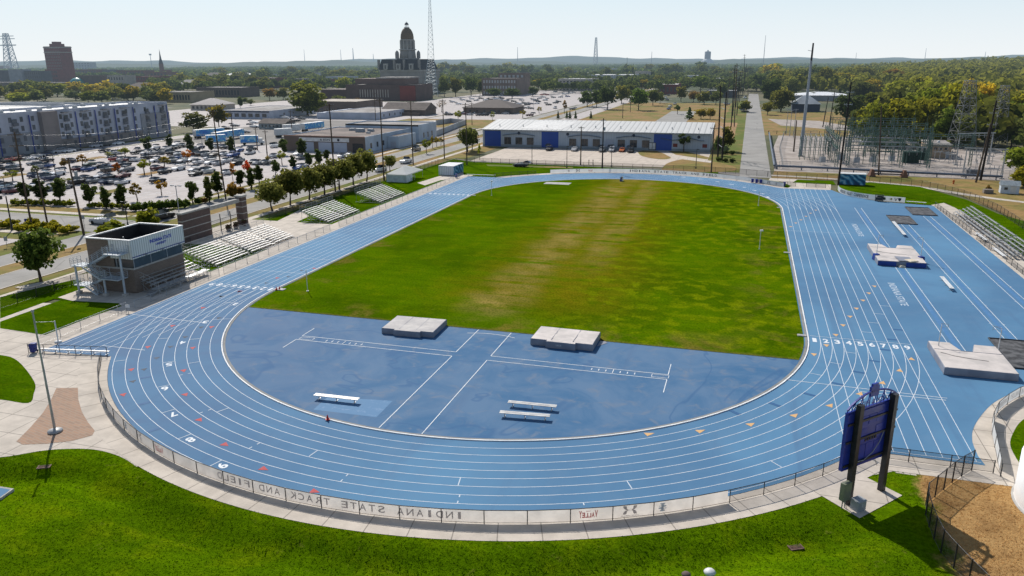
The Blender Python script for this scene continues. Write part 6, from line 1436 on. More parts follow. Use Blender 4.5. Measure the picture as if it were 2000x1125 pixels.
# ================================================================ vehicles
PAINT = Mtint('car_paint', 0.30, 0.0, 0.6, 0.9); CGLASS = M('car_glass', (0.012, 0.015, 0.018), (0.03, 0.04, 0.05), 0.6, 0.08, spec=0.8); TYRE = M('tyre_rubber', (0.014, 0.014, 0.014), None, 2, 0.8); LAMPW = M('headlamp_glass', (0.6, 0.6, 0.58), None, 2, 0.2); LAMPR = M('tail_lamp_glass', (0.30, 0.012, 0.010), None, 2, 0.3)
CARS = {}
def loft(b, secs, close=True):
    """secs: list of (x, [(y, z) ...]) rings along the car"""
    n = len(secs[0][1]); vs = [(x, y, z) for x, rg in secs for y, z in rg]
    b._add(vs, [(k*n+i, k*n+(i+1) % n, (k+1)*n+(i+1) % n, (k+1)*n+i) for k in range(len(secs)-1) for i in range(n)])
    b._add(vs[:n], [tuple(range(n-1, -1, -1))]); b._add(vs[-n:], [tuple(range(n))]); return b
def hull_ring(w, z0, z1): return [(-w*0.92, z0), (w*0.92, z0), (w, z0+(z1-z0)*0.45), (w*0.93, z1), (-w*0.93, z1), (-w, z0+(z1-z0)*0.45)]
def make_car(kind):
    t = link({'sedan': 'parked_car', 'suv': 'parked_suv', 'pickup': 'parked_pickup', 'van': 'parked_van'}[kind], None)
    L_, w, zr, deck, bonnet = {'sedan': (4.7, 0.92, 1.43, 0.98, 0.93), 'suv': (4.8, 0.97, 1.75, 1.08, 1.05), 'pickup': (5.7, 1.0, 1.88, 1.12, 1.14), 'van': (5.3, 1.0, 2.05, 1.2, 1.05)}[kind]
    h = L_/2; b = MB()
    loft(b, [(-h, hull_ring(w*0.86, 0.42, deck-0.12)), (-h+0.25, hull_ring(w*0.97, 0.28, deck)), (-h*0.3, hull_ring(w, 0.25, deck)), (h*0.3, hull_ring(w, 0.25, deck)), (h*0.45, hull_ring(w, 0.26, bonnet+0.02)), (h-0.35, hull_ring(w*0.95, 0.28, bonnet-0.12)), (h, hull_ring(w*0.82, 0.40, bonnet-0.30))])
    c0, c1, r0, r1 = {'sedan': (-h*0.72, h*0.42, -h*0.42, h*0.10), 'suv': (-h*0.96, h*0.46, -h*0.86, h*0.16), 'pickup': (-h*0.12, h*0.50, -h*0.06, h*0.22), 'van': (-h*0.97, h*0.70, -h*0.93, h*0.40)}[kind]
    zt = zr-0.05; wc, wr = w*0.90, w*0.76
    if kind == 'pickup':
        for s in (-1, 1): b.box(-h+0.1, c0, s*w*0.90-0.05, s*w*0.90+0.05, deck, deck+0.10)
        b.box(-h+0.06, -h+0.14, -w*0.85, w*0.85, deck, deck+0.10)
    vs = [(r0, -wr, zt), (r1, -wr, zt), (r1, wr, zt), (r0, wr, zt), (r0+0.04, -wr+0.05, zr), (r1-0.10, -wr+0.05, zr), (r1-0.10, wr-0.05, zr), (r0+0.04, wr-0.05, zr)]
    b._add(vs, [(4, 5, 6, 7), (0, 1, 5, 4), (1, 2, 6, 5), (2, 3, 7, 6), (3, 0, 4, 7)])
    for s in (-1, 1):
        for x0, x1 in ((c0, r0), (c1, r1), ((c0+c1)/2-0.05, (r0+r1)/2)): b.bar((x0, s*wc, deck), (x1, s*wr, zt), 0.09, 0.05)
    b.build('body', PAINT, t)
    gl = MB(); gl._add([(c0+0.03, -wc+0.02, deck-0.02), (c1-0.03, -wc+0.02, deck-0.02), (c1-0.03, wc-0.02, deck-0.02), (c0+0.03, wc-0.02, deck-0.02), (r0+0.02, -wr+0.02, zt), (r1-0.02, -wr+0.02, zt), (r1-0.02, wr-0.02, zt), (r0+0.02, wr-0.02, zt)], [(0, 1, 5, 4), (1, 2, 6, 5), (2, 3, 7, 6), (3, 0, 4, 7)])
    gl.build('window_glass', CGLASS, t)
    wm = None; rr = 0.34 if kind in ('sedan',) else 0.38
    for sx in (-h*0.58, h*0.60):
        for s in (-1, 1):
            if wm is None: wm = MB().tube((0, -0.11, 0), (0, 0.11, 0), rr, rr, 12).build('wheel', TYRE, t).data; o = t.children[-1]
            else: o = link('wheel', wm, t)
            o.location = (sx, s*(w-0.08), rr)
    for s in (-1, 1):
        MB().box(h-0.12, h-0.02, s*w*0.62-0.16, s*w*0.62+0.16, bonnet-0.36, bonnet-0.22).build('headlight', LAMPW, t); MB().box(-h+0.02, -h+0.14, s*w*0.70-0.12, s*w*0.70+0.12, deck-0.35, deck-0.14).build('tail_light', LAMPR, t)
    return t
CC = {'white': (.72, .72, .72), 'silver': (.42, .43, .45), 'grey': (.16, .17, .18), 'black': (.012, .012, .014), 'navy': (.015, .03, .085), 'blue': (.02, .075, .26), 'teal': (.06, .16, .22), 'maroon': (.10, .012, .016), 'red': (.38, .03, .02), 'brown': (.09, .07, .055), 'orange': (.5, .12, .02), 'green': (.03, .06, .04), 'tan': (.32, .26, .18)}
def car(kind, u, v, cn, label, a=90, group=None):
    x, y = G(u, v)
    if kind not in CARS: t = CARS[kind] = make_car(kind)
    else: t = dup(CARS[kind], (0, 0, 0)); t.name = CARS[kind].name.split('.')[0]
    t.location = (x, y, -0.04); t.rotation_euler.z = R(a); tag(t, label, {'sedan': 'car', 'suv': 'car', 'pickup': 'pickup truck', 'van': 'van'}[kind], group); tint(t, CC[cn]); return t
KN = {'s': 'sedan', 'u': 'suv', 'p': 'pickup', 'v': 'van'}
def car_rows(spec, where, group, a=90):
    """spec: (u, v, colour, kind); every label counts its own colour and kind from the left of that row"""
    spec = sorted(spec); tot = {}; seen = {}
    for u, v, c, k in spec: tot[c, k] = tot.get((c, k), 0)+1
    for u, v, c, k in spec:
        seen[c, k] = seen.get((c, k), 0)+1; q = nth(seen[c, k], tot[c, k])
        kn = {'s': 'car', 'u': 'suv', 'p': 'pickup', 'v': 'van'}[k]
        car(KN[k], u, v, c, ('%s %s parked %s' % (c, kn, where))+(', '+q if q else ''), a+(180 if (int(u*7+v*3) % 3 == 0) else 0)+random.Random(u).uniform(-2, 2), group)
Z8 = lambda L_: [(x/8, 260+y/8, c, k) for x, y, c, k in L_]
Z8b = lambda L_: [(250+x/8, 230+y/8, c, k) for x, y, c, k in L_]
Z6 = lambda L_: [(440+x/6.667, 180+y/6.667, c, k) for x, y, c, k in L_]
car_rows(Z8([(480, 412, 'white', 's'), (600, 375, 'silver', 's'), (720, 352, 'navy', 's'), (910, 310, 'silver', 'u'), (1080, 298, 'white', 's'), (1180, 275, 'grey', 's'), (1500, 222, 'silver', 'u'), (1640, 205, 'black', 's'), (1850, 180, 'white', 's'), (310, 415, 'maroon', 's'), (190, 435, 'red', 's'), (60, 465, 'black', 's')]), 'along the apartment block', 'cars along the apartment block', 80)
car_rows(Z8([(530, 492, 'grey', 's'), (740, 445, 'black', 's'), (225, 530, 'silver', 's'), (250, 600, 'black', 'u'), (40, 570, 'black', 's'), (650, 545, 'silver', 'u'), (755, 530, 'blue', 's'), (1130, 455, 'navy', 's'), (560, 685, 'navy', 's'), (700, 665, 'teal', 's'), (900, 660, 'white', 'u'), (700, 700, 'silver', 's'), (800, 728, 'navy', 'u')]), 'in the left rows of the lot', 'cars in the left rows of the lot')
car_rows(Z8([(170, 850, 'white', 's'), (200, 930, 'maroon', 's'), (40, 825, 'grey', 's'), (40, 925, 'teal', 'u'), (510, 890, 'white', 's'), (770, 900, 'grey', 's'), (1010, 870, 'grey', 's')]), 'behind the nearest columnar trees', 'cars behind the nearest columnar trees')
car_rows(Z8([(1240, 585, 'maroon', 's'), (1390, 585, 'blue', 's'), (1540, 545, 'black', 's'), (1400, 510, 'green', 's'), (1700, 545, 'blue', 's'), (1700, 598, 'brown', 'u'), (1950, 510, 'black', 's'), (1975, 600, 'grey', 'p'), (1230, 790, 'black', 'p'), (1360, 730, 'black', 's'), (1480, 770, 'grey', 's'), (1570, 705, 'silver', 's'), (1730, 710, 'black', 's'), (1680, 790, 'navy', 's'), (1820, 780, 'silver', 's'), (1930, 690, 'maroon', 's'), (1920, 790, 'white', 's'), (1640, 290, 'black', 's'), (1780, 330, 'white', 's'), (1880, 320, 'white', 's'), (1810, 430, 'red', 'u'), (1930, 430, 'white', 's')]), 'in the open middle of the lot', 'cars in the open middle of the lot')
car_rows(Z8b([(150, 560, 'black', 'p'), (280, 570, 'silver', 's'), (390, 565, 'white', 's'), (530, 565, 'grey', 'u'), (700, 575, 'black', 'u'), (810, 585, 'white', 's'), (1050, 510, 'black', 's'), (870, 455, 'black', 's'), (740, 485, 'black', 's'), (620, 500, 'white', 's'), (420, 490, 'white', 's'), (1120, 480, 'navy', 's'), (760, 440, 'white', 's'), (1400, 470, 'silver', 's'), (1520, 480, 'black', 's')]), 'in the back row of the lot', 'cars in the back row of the lot')
car_rows(Z8b([(1070, 585, 'maroon', 'u'), (1150, 590, 'brown', 's'), (1240, 595, 'silver', 'u'), (1350, 600, 'brown', 's'), (1520, 590, 'white', 's'), (1650, 605, 'blue', 'p'), (1730, 530, 'blue', 's'), (1900, 565, 'white', 's'), (1930, 505, 'black', 's'), (40, 675, 'maroon', 's'), (130, 675, 'white', 's'), (300, 640, 'black', 's'), (430, 690, 'white', 's'), (560, 690, 'grey', 's'), (705, 700, 'grey', 'p'), (820, 640, 'blue', 's'), (860, 695, 'silver', 's'), (1000, 680, 'white', 's'), (1110, 715, 'white', 's'), (1280, 655, 'white', 's'), (1290, 725, 'white', 'u'), (1420, 735, 'silver', 's'), (1560, 690, 'white', 's'), (1690, 735, 'black', 'u'), (1740, 680, 'silver', 's')]), 'in the two full rows right of the lot', 'cars in the full rows')
car_rows(Z8b([(460, 810, 'maroon', 's'), (580, 865, 'black', 's'), (790, 820, 'white', 'u'), (1040, 835, 'silver', 's'), (1060, 900, 'black', 's'), (1260, 855, 'white', 'u'), (1560, 880, 'white', 's')]), 'in the loose front row of the lot', 'cars in the loose front row')
car('sedan', 250+470/8, 230+1005/8, 'black', 'black car parked alone in the empty bays', 84)
car_rows(Z6([(345, 755, 'black', 's'), (330, 805, 'white', 's'), (650, 715, 'white', 'u'), (645, 850, 'silver', 's'), (540, 935, 'grey', 's'), (440, 935, 'white', 's'), (1010, 985, 'white', 's'), (960, 1010, 'blue', 's'), (950, 820, 'white', 's'), (990, 870, 'grey', 's'), (390, 930, 'black', 's'), (1530, 850, 'white', 's'), (1600, 850, 'silver', 's')]), 'between the columnar trees and the repair shop', 'cars near the repair shop')
car_rows(Z6([(375, 405, 'white', 's'), (385, 460, 'white', 'u'), (130, 445, 'grey', 's'), (40, 485, 'black', 's'), (780, 340, 'white', 's'), (840, 380, 'white', 's'), (860, 350, 'silver', 's'), (1000, 355, 'grey', 's'), (1290, 325, 'maroon', 's'), (740, 480, 'white', 's'), (930, 380, 'black', 's'), (270, 530, 'grey', 's')]), 'around the small grey house', 'cars around the small house', 10)
car('pickup', 201, 437, 'silver', 'silver pickup waiting at the street corner behind the press box', 175); v_ = car('van', 319, 427, 'black', 'black van with a pale curved stripe passing the brick gate', 85)
sw = MB()
for i in range(9):
    a0, a1 = -0.5+i*0.35, -0.5+(i+1)*0.35; sw.quad(*[(0.75*r_*math.cos(q)-0.5, -1.012, 1.05+0.62*r_*math.sin(q)) for r_, q in ((0.8, a0), (1.0, a0), (1.0, a1), (0.8, a1))])
sw.build('curved_stripe', WHITEP, v_)
car('pickup', 793, 318, 'white', 'white pickup on the street beside the last street tree', 88); car('suv', 813, 294, 'tan', 'tan suv driving up the street past the repair shop', 88); car('suv', 744, 334, 'white', 'white suv half hidden behind the street trees', 88); car('sedan', 1017, 325.5, 'black', 'black car in the lane before the warehouse', 178)
for u, v, c, k, w in ((1073, 293.5, 'black', 'u', 'first'), (1122, 294.5, 'silver', 's', 'second'), (1176, 296, 'grey', 'u', 'third'), (1195, 296, 'silver', 'u', 'fourth'), (1215, 296, 'orange', 's', 'fifth'), (1232, 297.5, 'black', 'u', 'sixth')): car(KN[k], u, v, c, '%s car parked at the warehouse wall, %s from the left' % (c, w), -88, 'cars at the warehouse wall')
car_rows([(877, 225, 'black', 'p'), (900, 223, 'silver', 's'), (908, 224, 'maroon', 's'), (918, 225, 'silver', 's'), (936, 226, 'black', 's'), (948, 226, 'black', 'u'), (970, 222, 'white', 'u'), (987, 223, 'silver', 's')], 'before the dark hip roof', 'cars before the dark hip roof', 5)
Z9 = lambda L_: [(960+x/8.333, 140+y/8.333, c, k) for x, y, c, k in L_]
car_rows(Z9([(620, 720, 'maroon', 'u'), (640, 605, 'black', 's'), (530, 600, 'black', 's'), (580, 545, 'black', 's'), (740, 525, 'white', 's'), (760, 490, 'black', 's'), (870, 470, 'white', 'u'), (850, 420, 'white', 's'), (780, 440, 'silver', 's'), (930, 545, 'brown', 'u'), (1040, 515, 'black', 's'), (1090, 495, 'black', 's'), (1010, 425, 'grey', 's'), (1120, 420, 'silver', 's'), (1240, 410, 'blue', 's'), (900, 380, 'red', 's'), (820, 380, 'red', 's'), (1040, 330, 'silver', 's'), (420, 540, 'silver', 's'), (360, 490, 'black', 's'), (230, 480, 'silver', 's'), (90, 445, 'white', 's'), (170, 440, 'black', 's'), (490, 470, 'silver', 's'), (140, 400, 'silver', 'v'), (680, 460, 'silver', 's'), (720, 480, 'grey', 's'), (450, 530, 'white', 's'), (640, 530, 'navy', 's'), (540, 520, 'black', 's'), (1180, 370, 'white', 's'), (1230, 365, 'silver', 's'), (1290, 355, 'white', 's'), (1340, 345, 'silver', 's'), (980, 260, 'white', 's'), (1020, 265, 'white', 's'), (1060, 250, 'white', 's'), (600, 340, 'silver', 's')]), 'in the busy far lot', 'cars in the busy far lot', 20)
car_rows([(884, 200, 'silver', 's'), (896, 204, 'white', 's'), (904, 196, 'silver', 's'), (916, 199, 'black', 's'), (922, 194, 'white', 's'), (930, 197, 'silver', 's'), (940, 193, 'black', 's'), (948, 196, 'white', 's'), (958, 195, 'black', 's'), (968, 194, 'white', 's'), (978, 196, 'silver', 's'), (990, 197, 'grey', 's')], 'behind the dark hip roof', 'cars behind the dark hip roof', 12)
car('sedan', 1084, 212, 'white', 'white car driving on the far boulevard', 88); car('sedan', 1118, 214, 'black', 'black car crossing the far boulevard', 175)
car_rows([(1306, 214, 'blue', 's'), (1309, 209, 'white', 's'), (1318, 204, 'silver', 's'), (1303, 196, 'black', 's'), (1306, 187, 'black', 's'), (1300, 192, 'white', 's')], 'along the lane beyond the warehouse', 'cars along the lane beyond the warehouse', 80)
car('suv', 1455, 219, 'black', 'dark suv under the round tree by the side street', 20); car('van', 1455, 192, 'white', 'white van far up the side street', 80); car('sedan', 1420, 204, 'silver', 'silver car behind the dark utility poles', 15)
# trailers and box trucks
def m_trailer(name, seed):
    t = NT(name); v = t.mapped(t.coord(True), (1, 1, 1), (0, 0, 0), (seed, 0, seed)); n = t.noise(v, 0.45, 4, 0.5, 1.5)
    col = t.ramp(n, [(0.32, (0.03, 0.14, 0.50)), (0.47, (0.06, 0.28, 0.62)), (0.56, (0.12, 0.42, 0.58)), (0.64, (0.55, 0.66, 0.72)), (0.74, (0.45, 0.22, 0.18))])
    return t.out(t.bsdf(col, 0.4))
def trailer(label, ua, va, ub, vb, side, cab=False, L_=None, H=3.7):
    a, b_ = Vector((*G(ua, va), 0)), Vector((*G(ub, vb), 0)); d = (b_-a); L_ = L_ or d.length; d.normalize()
    t = thing('box_truck' if cab else 'box_trailer', label, 'truck' if cab else 'trailer', (a.x, a.y, -0.04), math.atan2(d.y, d.x), 'trucks and trailers in the truck lot')
    MB().box(0, L_, 0.01, 2.5, 1.0, H).build('cargo_box', WHITEP, t); MB().box(0.05, L_-0.05, -0.02, 0.008, 1.1, H-0.1).build('painted_side', side, t); MB().box(0.2, L_-0.2, 0.6, 1.9, 0.75, 0.98).build('chassis', BLACKM, t)
    for x in ((0.9, 2.0) if not cab else (1.4,)):
        for y in (0.3, 2.2): MB().tube((x, y-0.15, 0.5), (x, y+0.15, 0.5), 0.5, n=12).build('wheel', TYRE, t)
    if cab:
        MB().box(L_+0.1, L_+2.2, 0.15, 2.35, 0.6, 1.6).prism([(L_+0.1, 0.2), (L_+1.5, 0.2), (L_+1.5, 2.3), (L_+0.1, 2.3)], 1.6, 2.6).build('cab', WHITEP, t); MB().box(L_+1.505, L_+1.54, 0.35, 2.15, 1.7, 2.45).build('windscreen', CGLASS, t)
        for y in (0.3, 2.2): MB().tube((L_+1.2, y-0.15, 0.5), (L_+1.2, y+0.15, 0.5), 0.5, n=12).build('wheel', TYRE, t)
    else:
        for y in (0.5, 2.0): MB().box(L_-2.0, L_-1.85, y-0.06, y+0.06, 0, 0.76).build('landing_leg', GREYP, t)
trailer('long trailer with turquoise mural, leftmost of the blue ones', 384, 271, 440, 266, m_trailer('trailer_mural_a', 2)); trailer('long bright blue trailer behind the columnar trees', 424, 277, 478, 268, m_trailer('trailer_mural_b', 7)); trailer('purple blue trailer standing before the bright blue one', 404, 283, 442, 281, m_trailer('trailer_mural_c', 12))
trailer('box truck with beach mural and white cab in the truck lot', 470, 284, 505, 283, m_trailer('trailer_mural_d', 17), True); trailer('white trailer with faint lettering beside the repair shop', 540, 269, 572, 267, WHITEP); trailer('white box truck with a blue sign behind the repair shop', 556, 260, 588, 258, WHITEP); trailer('white trailer farthest right behind the repair shop roof', 596, 257, 634, 252, m_trailer('trailer_mural_f', 41))
# ================================================================ buildings
def M2(name, c, k=0.8): return M(name, c, tuple(x*k for x in c), 0.15, 0.8)
BW_WHITE = M2('white_wall', (0.42, 0.45, 0.52)); BW_GREY = M2('grey_wall', (0.27, 0.28, 0.30)); BW_DGREY = M2('dark_grey_wall', (0.10, 0.10, 0.11)); BW_BROWN = M2('brown_wall', (0.15, 0.115, 0.095)); BW_RED = M2('red_brick_wall', (0.18, 0.075, 0.055)); BW_DRED = M2('dark_red_brick_wall', (0.185, 0.048, 0.040)); BW_TAN = M2('tan_wall', (0.36, 0.29, 0.19)); BW_STONE = M2('pale_stone_wall', (0.40, 0.36, 0.31)); BW_BLUEW = M2('pale_blue_wall', (0.45, 0.53, 0.62)); BW_DBLUE = M2('slate_blue_wall', (0.05, 0.065, 0.10)); BW_PALE = M2('pale_grey_wall', (0.44, 0.45, 0.46)); SLATE = M2('slate_roof', (0.050, 0.053, 0.062)); ROOFT = M2('tan_metal_roof', (0.42, 0.36, 0.29))
WINW = M('white_window', (0.55, 0.56, 0.57), None, 2, 0.4); WIND = M('dark_window', (0.025, 0.028, 0.034), (0.05, 0.055, 0.065), 1, 0.15, spec=0.6)
def windows(root, face, x0, x1, y, z0, nz, dz, n, w, h, m, name='window', cap=100):
    """rows of windows proud of a wall: face 'x' = wall at x==y seen from +x, 'y' = wall at y seen from -y, 'w' = wall seen from -x"""
    e = 0.03
    if face == 'y': me = MB().box(-w/2, w/2, -e, 0.0, 0, h)
    elif face == 'x': me = MB().box(0.0, e, -w/2, w/2, 0, h)
    else: me = MB().box(-e, 0.0, -w/2, w/2, 0, h)
    me = me.build(name, m, root); first = True; extra = MB()
    for k in range(nz):
        for i in range(n):
            a = x0+(x1-x0)*(i+0.5)/n; p = (a, y, z0+k*dz) if face == 'y' else (y, a, z0+k*dz)
            if first: me.location = p; first = False
            else: link(name, me.data, root, p)
def bld(name, label, x0, x1, y0, y1, h, wall, roof, cat='building', par=0.5, group=None):
    t = thing(name, label, cat, ((x0+x1)/2, y0, 0), 0, group); hw, d = (x1-x0)/2, y1-y0
    MB().box(-hw, hw, 0, d, 0, h).build('wall', wall, t)
    if par:
        b = MB(); q = 0.3
        b.box(-hw, hw, 0, q, h, h+par).box(-hw, hw, d-q, d, h, h+par).box(-hw, -hw+q, q, d-q, h, h+par).box(hw-q, hw, q, d-q, h, h+par); b.build('parapet', wall, t)
        MB().box(-hw+q, hw-q, q, d-q, h, h+0.06).build('roof', roof, t)
    return t, hw, d
def hip(b, hw, d, h, rise, over=0.6, gable=False, along='x'):
    x0, x1, y0, y1 = -hw-over, hw+over, -over, d+over; e = [(x0, y0, h), (x1, y0, h), (x1, y1, h), (x0, y1, h)]; m = (y1-y0)/2; ins = 0 if gable else min(m, hw*0.9)
    if along == 'x': r = [(x0+ins, y0+m, h+rise), (x1-ins, y0+m, h+rise)]; fs = [(0, 1, 5, 4), (1, 2, 5), (2, 3, 4, 5), (3, 0, 4), (3, 2, 1, 0)]
    else: m = (x1-x0)/2; ins = 0 if gable else min(m, d*0.45); r = [(x0+m, y0+ins, h+rise), (x0+m, y1-ins, h+rise)]; fs = [(0, 1, 4), (1, 2, 5, 4), (2, 3, 5), (3, 0, 4, 5), (3, 2, 1, 0)]
    return b._add(e+r, fs)
# apartment block
APB = M2('grey_brown_cladding', (0.24, 0.215, 0.205)); BALC = M2('balcony_grey', (0.15, 0.16, 0.18)); APW = M('apartment_window', (0.10, 0.115, 0.135), (0.05, 0.06, 0.07), 0.3, 0.2, spec=0.5)
AP, hw, d = bld('apartment_building', 'long four storey apartment block, white above grey, beyond the parking lot', -240, -218.3, 52, 199, 14.0, BW_WHITE, ROOFW, 'apartment building', 0.8)
MB().box(hw, hw+0.35, 0.2, 80, 0.02, 7.6).build('grey_base', BW_GREY, AP); MB().box(hw, hw+1.8, 80, 87, 0, 14.4).build('stair_tower', APB, AP); MB().box(hw, hw+0.30, 87.1, 130, 0.02, 3.9).build('brown_base', APB, AP); MB().box(hw, hw+0.35, 130.1, 147.2, 0.02, 10.6).build('grey_end', BW_GREY, AP)
for y0, y1, zs, xx in ((2, 80, (8.3, 11.4), hw), (2, 80, (1.3, 4.8), hw+0.35), (87.5, 129.5, (4.8, 8.0, 11.2), hw), (87.5, 129.5, (1.3,), hw+0.30), (130.5, 147, (1.3, 4.8, 8.0), hw+0.35), (130.5, 147, (11.4,), hw)):
    n = int((y1-y0)/4.4)
    for z in zs: windows(AP, 'x', y0, y1, xx, z, 1, 1, n, 1.25, 1.75, APW)
bq = 0
for y in (8, 22, 38, 54, 70, 92, 101, 111, 121, 134, 143):
    for z in (3.7, 7.0, 10.2):
        o = MB().box(hw+0.36, hw+0.80, y-1.15, y+1.15, z, z+0.10).box(hw+0.74, hw+0.80, y-1.15, y+1.15, z+0.10, z+1.0).build('balcony', BALC, AP); MB().box(hw+0.355, hw+0.40, y-0.95, y+0.95, z+0.12, z+2.3).build('balcony_door', APW, AP)
for y in (15, 31, 47, 63, 76, 96.5, 106, 116, 126, 138.5, 146): MB().box(hw+0.36, hw+0.46, y-0.22, y+0.22, 0.3, 13.6).build('blue_strip', BLUEP, AP)
for y in (92, 101, 111, 121, 143): MB().box(hw+0.02, hw+1.6, y-2.0, y+2.0, 13.55, 13.7).build('balcony_roof', BW_DGREY, AP)
for i in range(26): MB().rbox(-hw+3+(i % 3)*7.0, 4+i*5.5, 14.08, 1.2, 1.4, 1.0).build('roof_unit', GREYP, AP)
A2, hw, d = bld('apartment_building', 'rear wing of the apartment block with white roof and parapet shadows', -300, -246, 40, 196, 13.2, BW_PALE, ROOFW, 'apartment building', 1.0)
for i in range(4): MB().box(-hw+6, hw-6, 10+i*42, 11+i*42, 13.65, 14.9).build('fire_wall', BW_PALE, A2)
# repair shop
RS, hw, d = bld('repair_shop', 'brown fronted repair shop with white roller doors and flat stained roof', -134.3, -101.9, 158.3, 198, 5.2, BW_BLUEW, M('stained_tar_roof', (0.22, 0.175, 0.15), (0.11, 0.09, 0.08), 0.12, 0.9), 'repair shop', 0.4)
MB().box(-hw-0.05, hw+0.05, -0.30, -0.002, 0, 5.5).build('brown_front', BW_BROWN, RS); MB().box(-hw*0.62, hw*0.62, -0.38, -0.302, 3.7, 5.0).build('sign_board', WHITEP, RS)
for x in (-hw*0.42, hw*0.02, hw*0.40): MB().box(x-2.6, x+2.6, -0.36, -0.303, 0.02, 3.4).build('roller_door', BW_WHITE, RS)
MB().box(hw*0.70, hw*0.96, -0.34, -0.303, 0.02, 3.3).build('open_bay', BLACKM, RS); tb = MB(); tb.text('& SON', (0.5, -0.40, 4.35), (1, 0, 0), (0, 0, 1), 4.0, 0.7, 0.02); tb.build('sign_lettering', INKD, RS)
tb = MB(); tb.lathe([(0, 0), (0.5, 0)], 0, 0, 14); o = tb.build('round_badge', INKD, RS, (hw*0.36, -0.395, 4.35)); o.rotation_euler = (R(90), 0, 0)
MB().box(-hw-0.1, hw+0.1, -0.45, -0.301, 5.5, 5.75).build('roof_edge', M2('rusty_edge', (0.42, 0.24, 0.18)), RS); windows(RS, 'x', 2, 22, hw, 1.3, 1, 1, 4, 1.3, 1.8, WIND); 
for x, y, s in ((3, 22, 2.2), (6, 25, 1.6), (-3, 27, 1.5), (9, 17, 1.0)): MB().rbox(x, y, 5.27, s*1.4, s, s*0.6).build('roof_unit', GREYP, RS)
S2, hw, d = bld('annex', 'pale blue walled annex behind the repair shop with dark parapet edge', -131, -98.6, 198.1, 217, 6.3, BW_BLUEW, ROOFG, 'building', 0.5); windows(S2, 'x', 3, 16, hw, 1.4, 1, 1, 3, 1.2, 2.0, WIND); MB().box(-hw+0.05, hw-0.05, -0.12, -0.002, 6.2, 6.85).build('dark_fascia', BLACKM, S2)
S3, hw, d = bld('annex', 'low pale blue lean-to on the street side of the repair shop', -101.8, -97.2, 176, 192, 4.2, BW_BLUEW, ROOFB, 'building', 0.2); MB().box(-1, 1.2, -0.06, -0.002, 0.05, 2.4).build('door', BW_WHITE, S3)
YW = thing('yard_wall', 'white block wall round the small yard beyond the repair shop', 'wall', (*G(852, 266), 0)); pw = [Vector((*q, 0))-Vector((*G(852, 266), 0)) for q in GP((852, 266), (909, 243), (880, 240), (852, 244))]
b = MB()
for a, c in zip(pw, pw[1:]): b.bar(a+Vector((0, 0, 1.2)), c+Vector((0, 0, 1.2)), 0.25, 2.4)
b.build('block_wall', BW_PALE, YW)
# other near buildings
t, hw, d = bld('long_store', 'long low white building with pale roof behind the repair shop', -203.5, -171.8, 308.5, 362, 3.5, BW_WHITE, ROOFG, 'building', 0.3); windows(t, 'x', 6, 50, hw, 1.0, 1, 1, 6, 1.2, 1.4, WIND); MB().box(-hw-6, -hw-0.05, 0.5, 40, 0, 3.4).build('side_bay', BW_WHITE, t)
t, hw, d = bld('corner_store', 'white corner store with a row of square windows and dark eaves', -268, -234, 299, 350, 4.3, BW_WHITE, ROOFG, 'store', 0.3); windows(t, 'y', -hw+1, hw-1, 0, 1.0, 1, 1, 7, 2.9, 2.0, WIND); MB().box(-hw+3, hw+0.1, -0.4, -0.05, 3.7, 4.5).build('dark_eave', BW_DBLUE, t); windows(t, 'x', 10, 40, hw, 1.5, 1, 1, 3, 1.4, 1.2, WIND)
t, hw, d = bld('brown_store', 'brown flat roofed store behind the white corner store', -250, -212, 362, 400, 6.5, BW_BROWN, ROOFT, 'store', 0.4); windows(t, 'y', -hw+4, hw-4, 0, 1.2, 1, 1, 5, 2, 1.4, WIND)
t, hw, d = bld('small_house', 'small grey house with brown roof in the truck lot', -201, -186.5, 240, 249.5, 2.7, M2('sage_siding', (0.25, 0.29, 0.30)), None, 'house', 0); b = MB(); hip(b, hw, d, 2.7, 2.0, 0.5, True); b.build('roof', ROOFB, t); windows(t, 'y', -hw+1, hw-1, 0, 0.9, 1, 1, 6, 0.8, 1.2, WIND)
t, hw, d = bld('brown_house', 'brown hip roofed house with brick gable before the brick hall', -186, -158.5, 346, 364, 3.2, BW_BROWN, None, 'house', 0); b = MB(); hip(b, hw, d, 3.2, 4.0, 0.8, True); b.build('roof', ROOFB, t); windows(t, 'y', -hw+2, hw-2, 0, 0.9, 1, 1, 5, 1.2, 1.2, WIND); MB().box(-3, 12, -3.5, -3.2, 0, 1.9).build('board_fence', BW_BROWN, t)
t, hw, d = bld('restaurant', 'dark hip roofed low restaurant left of the warehouse roof', -143, -111, 371, 396, 3.6, BW_BROWN, None, 'restaurant', 0); b = MB(); hip(b, hw, d, 3.6, 4.3, 1.0); b.build('roof', M2('dark_shingles', (0.085, 0.065, 0.058)), t); windows(t, 'y', -hw+2, hw-2, 0, 0.9, 1, 1, 6, 1.6, 1.3, WIND)
